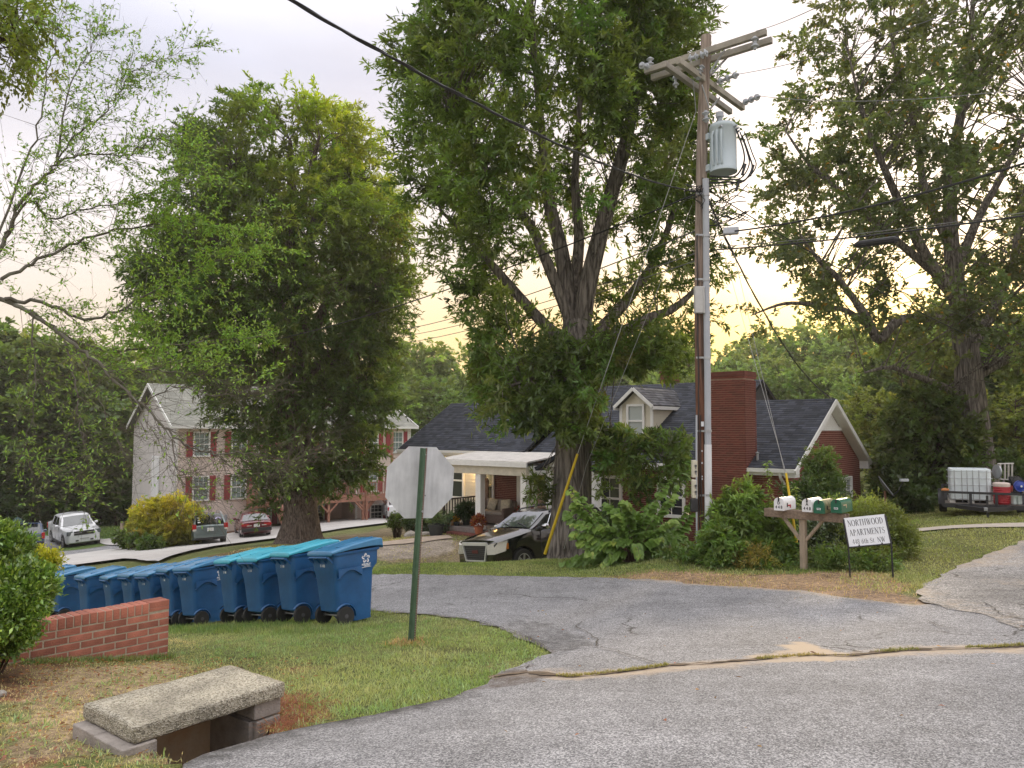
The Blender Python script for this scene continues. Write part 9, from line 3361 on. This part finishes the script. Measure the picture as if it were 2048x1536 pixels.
pgx = potted('planter_tub', 'black tub with grey green leaves at the foot of the porch steps', P(872, 1062, 27.3), 0.30, 0.42, DKPOT, 420, 0.13, 0.05, (0.09, 0.13, 0.07), 0.50, 0.8, 66, 0.2)
pgx.location.z = h(pgx.location.x, pgx.location.y)
pd = MB()
q_ = hs(9.9, -2.55, h(*hs(9.9, -2.55, 0).xy))
pd.box(q_ + Vector((0, 0, 0.05)), (0.34, 0.34, 0.30), rot=HROT)
tag(pd.build('brick_pedestal', BRSTEP, None, 0), 'dark brick pedestal carrying the terracotta flower pot', 'pedestal')
orn = thing('garden_bird', 'pale pink garden bird ornament at the porch steps', 'garden ornament', tuple(G(924, 1066, 20, 40)))
PINKM = M('faded pink plastic', (0.62, 0.30, 0.28), 0.6, var=0.2)
b = MB()
b.lathe([(0.0, -0.20), (0.07, -0.12), (0.10, 0.0), (0.07, 0.12), (0.02, 0.2), (0, 0.21)], (0, 0, 0.20), 'X', 10)
b.build('body', PINKM, orn)
b = MB()
b.tube(smooth_path([Vector((-0.14, 0, 0.22)), Vector((-0.22, 0, 0.34)), Vector((-0.17, 0, 0.46)), Vector((-0.24, 0, 0.47)), Vector((-0.28, 0, 0.42))], 4), 0.025, 6)
b.build('neck', PINKM, orn)
b = MB()
for y in (-0.03, 0.03):
 b.tube([(0, y, 0.14), (0, y, -0.05)], 0.01, 5)
b.build('legs', STEEL, orn, kind='stuff')
ROCK = M('pale field stone', (0.36, 0.33, 0.29), 0.9, var=0.25, scale=6, bump=0.5)
def rock(px, py, d, r, label):
 bm_ = bmesh.new()
 bmesh.ops.create_icosphere(bm_, subdivisions=2, radius=1)
 s = random.random() * 50
 for v in bm_.verts:
  v.co *= 1 + 0.28 * mnoise.noise(v.co * 1.3 + Vector((s, 0, 0)))
  v.co.z *= 0.65
 me_ = bpy.data.meshes.new('rock')
 bm_.to_mesh(me_)
 bm_.free()
 me_.materials.append(ROCK)
 o = link('rock', me_)
 p = P(px, py, d)
 o.location = (p.x, p.y, h(p.x, p.y) + r * 0.25)
 o.scale = (r, r * 0.8, r)
 tag(o, label, 'rock', 'stones by the garden path')
rock(822, 1062, 28.2, 0.26, 'pale rounded stone left of the road sign post near the path')
rock(852, 1064, 28.0, 0.18, 'smaller pale stone just right of the road sign post near the path')
rock(838, 1058, 29.0, 0.20, 'grey stone under the dark porch bed shrub')
rock(2, 1345, 5.6, 0.05, 'small pale stone on the bare ground at the left edge')
dsh = thing('satellite_dish', 'grey satellite dish on a rusty pole beside the brick gable', 'satellite dish')
dp = P(1771, 1015, 21.5)
gz_ = h(dp.x, dp.y)
dsh.location = (dp.x, dp.y, gz_)
topz = P(1771, 982, 21.5).z - gz_
b = MB()
b.tube([(0, 0, -0.1), (0, 0, topz)], 0.035, 8)
b.build('pole', M('rusty pole', (0.20, 0.10, 0.07), 0.9, var=0.3), dsh)
b = MB()
rings = []
ctr = Vector((-0.02, 0.0, topz + 0.10))
nrm_ = Vector((0.72, -0.35, 0.55)).normalized()
xx = nrm_.cross(Vector((0, 0, 1))).normalized()
yy = xx.cross(nrm_)
for r_, zd in ((0.0, 0), (0.1, 0.008), (0.2, 0.03), (0.30, 0.07), (0.31, 0.065), (0.2, 0.018), (0.0, -0.02)):
 rings.append([ctr + xx * r_ * 1.0 * math.cos(a) + yy * r_ * 1.1 * math.sin(a) + nrm_ * zd for a in np.linspace(0, 2 * math.pi, 25)[:-1]])
b.loft(rings, True, False)
b.build('reflector', M('dark grey dish', (0.10, 0.11, 0.125), 0.5), dsh, 50)
b = MB()
hp = ctr + nrm_ * 0.50 - yy * 0.12
b.tube([ctr - yy * 0.3, ctr - yy * 0.28 + nrm_ * 0.2, hp], 0.014, 6)
b.build('arm', BLKMETAL, dsh)
b = MB()
b.box(hp + Vector((0.02, 0, 0.03)), (0.22, 0.08, 0.07))
b.build('receiver', PVCG, dsh, 0)
tp_ = thing('covered_grill', 'dark green tarpaulin covered shape on the far left lawn', 'covered grill')
p = P(34, 1052, 54)
tp_.location = (p.x, p.y, h(p.x, p.y))
b = MB()
b.loft([[Vector((math.cos(a) * r_ * (1 + 0.12 * math.sin(3 * a)), math.sin(a) * r_, z)) for a in np.linspace(0, 2 * math.pi, 13)[:-1]] for r_, z in ((0.78, 0.0), (0.75, 0.35), (0.55, 0.8), (0.22, 1.2), (0.05, 1.32))])
b.build('cover', M('dark green tarpaulin', (0.03, 0.07, 0.06), 0.6, var=0.4, scale=5), tp_, 20)
b = MB()
b.box((0.05, -0.72, 0.2), (0.55, 0.12, 0.1))
b.build('red_strip', M('red metal strip', (0.35, 0.05, 0.04), 0.6), tp_, 0)
gbx = MB()
p = P(13, 1062, 50)
gbx.box((p.x, p.y, h(p.x, p.y) + 0.5), (0.62, 0.6, 1.0))
gbx.box((p.x, p.y, h(p.x, p.y) + 1.03), (0.66, 0.64, 0.06))
tag(bevel(gbx.build('storage_bin', M('grey storage bin', (0.16, 0.165, 0.17), 0.7), None, 0), 0.04), 'grey upright storage bin at the far left behind the bush', 'storage bin')
pst = MB()
p = P(243, 1076, 47)
pst.box((p.x, p.y, h(p.x, p.y) + 0.6), (0.14, 0.14, 1.5))
tag(pst.build('wooden_post', WOODG, None, 0), 'grey wooden post on the lawn left of the golden bush', 'post')
pst = MB()
p = P(236, 1074, 46.5)
pst.box((p.x, p.y, h(p.x, p.y) + 0.28), (0.32, 0.3, 0.38))
tag(bevel(pst.build('white_box', WHITE, None, 0), 0.02), 'small white utility box beside the grey wooden post', 'utility box')
pl1 = thing('path_light', 'tiny black path light beside the sidewalk', 'path light')
p = P(232, 1086, 43)
pl1.location = (p.x, p.y, h(p.x, p.y))
b = MB()
b.tube([(0, 0, 0), (0, 0, 0.4)], 0.015, 5)
b.lathe([(0.06, 0.4), (0.09, 0.42), (0.0, 0.5)], (0, 0, 0), n=8)
b.build('lamp', BLKMETAL, pl1)
def not_paved(xy):
 k = np.ones(len(xy), bool)
 for poly in (ROAD, LANE, DRIVE, CONC, PATH, RWALK, LOT, WALK):
  k &= ~inpoly(poly, xy)
 k &= ~inpoly(PIT, xy)
 k &= ~inpoly([tuple(fr(-hx - .04, -hy).xy), tuple(fr(-hx - .04, hy).xy), tuple(fr(hx, hy).xy), tuple(fr(hx, -hy).xy)], xy)
 return k
def blades(name, label, xy, hgt, wid, cols, lean=0.45, wide=0.35):
 n = len(xy)
 z = hh(xy)
 pos = np.column_stack([xy, z - 0.004])
 a = RS.rand(n) * 2 * np.pi
 ln = np.abs(RS.normal(size=n)) * lean + 0.08
 ax = np.column_stack([np.cos(a) * ln, np.sin(a) * ln, np.ones(n)])
 nn = np.column_stack([-np.sin(a) * 0 + np.cos(a), np.sin(a), RS.rand(n) * 0.3])
 me = leaf_mesh(name, pos, ax, nn, hgt, wid, cols, LEAF, wide, 0.1, 0.25)
 o = link(name, me, kind='stuff')
 o['label'] = label
 return o
def grasscol(xy, fresh, dry, k, s=0.8, seed=3):
 f = np.clip(vnoise(xy, s, seed) * 0.65 + vnoise(xy, s * 0.22, seed + 1) * 0.5 - 0.08 + (k - 0.5), 0, 1)[:, None]
 r_ = RS.rand(len(xy), 1)
 f = np.clip(f + 0.3 * (r_ - 0.5), 0, 1)
 c = np.array(fresh) * (1 - f) + np.array(dry) * f
 return np.clip(c * RS.uniform(0.65, 1.4, (len(xy), 1)), 0, 0.7)
FRESH, FRESH2, DRYG, STRAWG = (0.120, 0.205, 0.058), (0.16, 0.22, 0.055), (0.31, 0.30, 0.155), (0.44, 0.35, 0.20)
n = 260000
xy = np.column_stack([RS.uniform(-7.5, 0.6, n), RS.uniform(3.2, 12.2, n)])
d = np.hypot(xy[:, 0], xy[:, 1])
k = (RS.rand(n) < np.clip(6.2 / d, 0.3, 1.0) ** 1.5) & not_paved(xy) & (np.abs(xy[:, 0]) < 0.78 * xy[:, 1] + 0.3)
lush = np.clip((xy[:, 0] + 2.5) / 1.6 + (xy[:, 1] - 6.2) * 0.35, 0, 1)
bare = vnoise(xy, 0.38, 8)
k &= RS.rand(n) < np.clip(0.52 + 0.48 * lush, 0, 1) * np.where((bare > 0.78) & (xy[:, 1] < 8), 0.12, 1)
xy, lush = xy[k], lush[k]
xy = xy + RS.normal(size=xy.shape) * 0.03
hgt = RS.uniform(0.025, 0.055, len(xy)) * (0.75 + 0.55 * lush) * (0.8 + 0.5 * vnoise(xy, 0.3, 12))
blades('lawn_grass', 'short mixed green and dry grass round the road sign and slab', xy, hgt, RS.uniform(0.0035, 0.007, len(xy)), grasscol(xy, FRESH, DRYG, 0.34 + 0.34 * (1 - lush)) * np.where(lush[:, None] < 0.3, np.array([1.35, 1.15, 1.3]), 1.0), 0.7)
print('lawn', len(xy))
tx = []
for k in range(420):
 q = (random.uniform(-3.4, 0.2), random.uniform(4.2, 10.5))
 tx.append(q)
for (px_, py_) in ((590, 1430), (640, 1440), (610, 1405), (660, 1425), (560, 1390), (700, 1432), (740, 1425), (620, 1452), (860, 1400), (930, 1380), (680, 1400), (590, 1360), (300, 1480), (270, 1500), (200, 1500), (345, 1500)):
 g = G(px_, py_)
 for _ in range(2):
  tx.append((g.x + random.gauss(0, 0.05), g.y + random.gauss(0, 0.05)))
tx = np.array(tx)
tx = tx[not_paved(tx)]
xy = np.repeat(tx, 16, 0) + RS.normal(size=(len(tx) * 16, 2)) * 0.035
blades('crabgrass', 'coarse pale green crabgrass tufts near the road edge', xy, RS.uniform(0.045, 0.10, len(xy)), RS.uniform(0.005, 0.010, len(xy)), grasscol(xy, (0.16, 0.25, 0.10), DRYG, 0.15), 1.3)
pts = []
for i in range(9000):
 t_ = random.uniform(-0.6, 5.5)
 c = np.array([-2.3 - 0.74 * t_, 10.4 + 0.67 * t_])
 c = c + np.array([-0.67, -0.74]) * random.uniform(0.02, 0.75) ** 1.0 + np.array([random.uniform(-0.2, 0.35), 0])
 pts.append(c)
for i in range(1500):
 t_ = random.uniform(0, 1.3)
 c = np.array([wr.x, wr.y]) + np.array([wd.x, wd.y]) * t_ + np.array([wn2.x, wn2.y]) * random.uniform(0.01, 0.2)
 pts.append(c)
for i in range(700):
 pts.append(np.array([sb.x, sb.y]) + RS.normal(size=2) * np.array([0.15, 0.12]))
pts = np.array(pts)
pts = pts[not_paved(pts)]
hg = np.where(np.arange(len(pts)) < 9000 * 0.97, RS.uniform(0.06, 0.17, len(pts)), RS.uniform(0.04, 0.10, len(pts)))
blades('tall_grass', 'taller dark green grass along the bins', pts, hg, RS.uniform(0.005, 0.009, len(pts)), grasscol(pts, (0.085, 0.150, 0.035), DRYG, 0.22), 0.6)
gw_ = RS.normal(size=(700, 2)) * np.array([0.10, 0.08]) + np.array([sb.x - 0.03, sb.y - 0.02])
blades('dead_tuft', 'tuft of dead brown grass round the foot of the sign post', gw_, RS.uniform(0.05, 0.12, 700), RS.uniform(0.006, 0.010, 700), grasscol(gw_, (0.24, 0.13, 0.06), STRAWG, 0.4), 1.3)
n = 150000
xy = np.column_stack([RS.uniform(-4.2, 6.5, n), RS.uniform(11.0, 19.2, n)])
k = not_paved(xy)
dirt = inpoly(gpoly([(1180, 1165), (1300, 1146), (1480, 1152), (1600, 1148), (1760, 1142), (1836, 1178), (1830, 1214), (1600, 1186), (1300, 1163)]), xy)
patchy = vnoise(xy, 0.5, 14)
k &= ~(dirt & (RS.rand(n) > np.where(patchy > 0.66, 0.4, 0.03)))
k &= RS.rand(n) < 0.75
xy = xy[k] + RS.normal(size=(int(k.sum()), 2)) * 0.05
dirt = dirt[k]
cc = grasscol(xy, (0.120, 0.180, 0.038), DRYG, 0.36, 1.2, 6)
cc[dirt] = grasscol(xy[dirt], (0.17, 0.17, 0.07), STRAWG, 0.55)
blades('verge_grass', 'green grass verge on the far side of the road', xy, RS.uniform(0.035, 0.085, len(xy)), RS.uniform(0.007, 0.014, len(xy)), cc, 0.6)
print('verge', len(xy))
n = 4000
xy = np.column_stack([RS.uniform(1.0, 6.0, n), RS.uniform(9.6, 14.2, n)])
k = inpoly(gpoly([(1180, 1165), (1300, 1142), (1480, 1150), (1600, 1144), (1760, 1142), (1836, 1178), (1830, 1214), (1600, 1186), (1300, 1163)]), xy)
xy = xy[k]
blades('straw_litter', 'dead straw on the bare strip before the mailboxes', xy, RS.uniform(0.05, 0.12, len(xy)), RS.uniform(0.006, 0.010, len(xy)), grasscol(xy, (0.33, 0.19, 0.09), STRAWG, 0.5), 2.5)
n = 110000
xy = np.column_stack([RS.uniform(5.0, 19, n), RS.uniform(10.5, 27, n)])
k = not_paved(xy) & (xy[:, 0] < 0.72 * xy[:, 1] + 1) & (xy[:, 0] > 0.42 * xy[:, 1])
xy = xy[k]
blades('right_lawn_grass', 'olive and straw coloured grass of the lawn beside the driveway', xy, RS.uniform(0.03, 0.09, len(xy)), RS.uniform(0.010, 0.02, len(xy)), grasscol(xy, (0.145, 0.180, 0.05), DRYG, 0.48, 1.6, 9), 0.8)
n = 60000
xy = np.column_stack([RS.uniform(-10, 2.0, n), RS.uniform(18.5, 33, n)])
pn = vnoise(xy, 1.3, 15)
k = not_paved(xy) & (RS.rand(n) < np.where(pn > 0.55, 0.9, 0.16))
k &= ~inpoly(ZONES[2][0], xy) | (RS.rand(n) < 0.12)
xy = xy[k]
blades('yard_grass', 'patchy dry grass of the yard before the porch', xy, RS.uniform(0.04, 0.10, len(xy)), RS.uniform(0.014, 0.024, len(xy)), grasscol(xy, (0.13, 0.18, 0.045), STRAWG, 0.50, 1.5, 16), 0.9)
n = 26000
xy = np.column_stack([RS.uniform(-42, -19, n), RS.uniform(45, 66, n)])
xy = xy[not_paved(xy)]
blades('back_lawn_grass', 'green lawn before the woods at far left', xy, RS.uniform(0.08, 0.16, len(xy)), RS.uniform(0.03, 0.06, len(xy)), grasscol(xy, (0.085, 0.150, 0.035), (0.14, 0.17, 0.05), 0.4, 3, 18), 0.6)
pts = []
for i in range(len(SEAM) - 1):
 a, b_ = np.array(SEAM[i]), np.array(SEAM[i + 1])
 m_ = int(np.linalg.norm(b_ - a) * 900)
 for _ in range(m_):
  pts.append(a + (b_ - a) * random.random() + RS.normal(size=2) * 0.02)
pts = np.array(pts)
pts = pts[(vnoise(pts, 0.45, 20) > 0.52)]
blades('joint_grass', 'thin line of grass growing in the joint between the roads', pts, RS.uniform(0.02, 0.045, len(pts)), RS.uniform(0.004, 0.008, len(pts)), grasscol(pts, (0.14, 0.16, 0.05), (0.27, 0.21, 0.09), 0.5), 1.0)
for o_ in (bpy.data.objects['joint_grass'],):
 o_.location.z = 0.038
n = 2600
xy = np.vstack([np.column_stack([RS.uniform(-5.0, -1.6, n), RS.uniform(3.8, 7.6, n)]), np.column_stack([RS.uniform(-1.2, 5.2, 250), RS.uniform(3.8, 10.5, 250)])])
k = (not_paved(xy) & (RS.rand(len(xy)) < np.clip((-1.2 - xy[:, 0]) / 2.4, 0.05, 1))) | (np.arange(len(xy)) >= n) & (RS.rand(len(xy)) < 0.25)
xy = xy[k]
m_ = len(xy)
pos = np.column_stack([xy, hh(xy) + np.where(not_paved(xy), 0.022, 0.05)])
a = RS.rand(m_) * 6.28
ax = np.column_stack([np.cos(a), np.sin(a), RS.normal(size=m_) * 0.2])
me = leaf_mesh('fallen_leaves', pos, ax, np.column_stack([RS.normal(size=m_) * 0.4, RS.normal(size=m_) * 0.4, np.ones(m_)]), RS.uniform(0.02, 0.055, m_), RS.uniform(0.010, 0.022, m_), shades(m_, (0.20, 0.10, 0.05), 0.5, 0.25, 70), LEAF, 0.5, 0.3)
fo = link('fallen_leaves', me, kind='stuff')
n = 2600
q0, q1 = G(565, 1400), G(560, 1470)
xy = np.array([q0.x, q0.y]) + RS.rand(n, 1) * np.array([[q1.x - q0.x, q1.y - q0.y]]) + RS.normal(size=(n, 2)) * np.array([0.13, 0.13])
xy = xy[not_paved(xy)]
a = RS.rand(len(xy)) * 6.28
me = leaf_mesh('pine_straw', np.column_stack([xy, hh(xy) + RS.uniform(0.005, 0.03, len(xy))]), np.column_stack([np.cos(a), np.sin(a), RS.normal(size=len(xy)) * 0.25]), np.tile([0.1, 0, 1.0], (len(xy), 1)), RS.uniform(0.05, 0.12, len(xy)), RS.uniform(0.003, 0.006, len(xy)), shades(len(xy), (0.20, 0.085, 0.045), 0.4, 0.2, 71), LEAF, 0.5, 0.1)
link('pine_straw', me, kind='stuff')
def haze(density):
 m, nt, out = newmat('morning haze')
 v = nt.nodes.new('ShaderNodeVolumePrincipled')
 v.inputs['Color'].default_value = (0.95, 0.93, 0.86, 1)
 v.inputs['Density'].default_value = density
 v.inputs['Anisotropy'].default_value = 0.35
 nt.links.new(v.outputs[0], out.inputs['Volume'])
 b = MB()
 b.box((0, 40, 7), (360, 340, 44))
 o = b.build('haze', m, None, 0)
 o['kind'] = 'stuff'
 o.display_type = 'WIRE'
 return o
haze(0.0006)
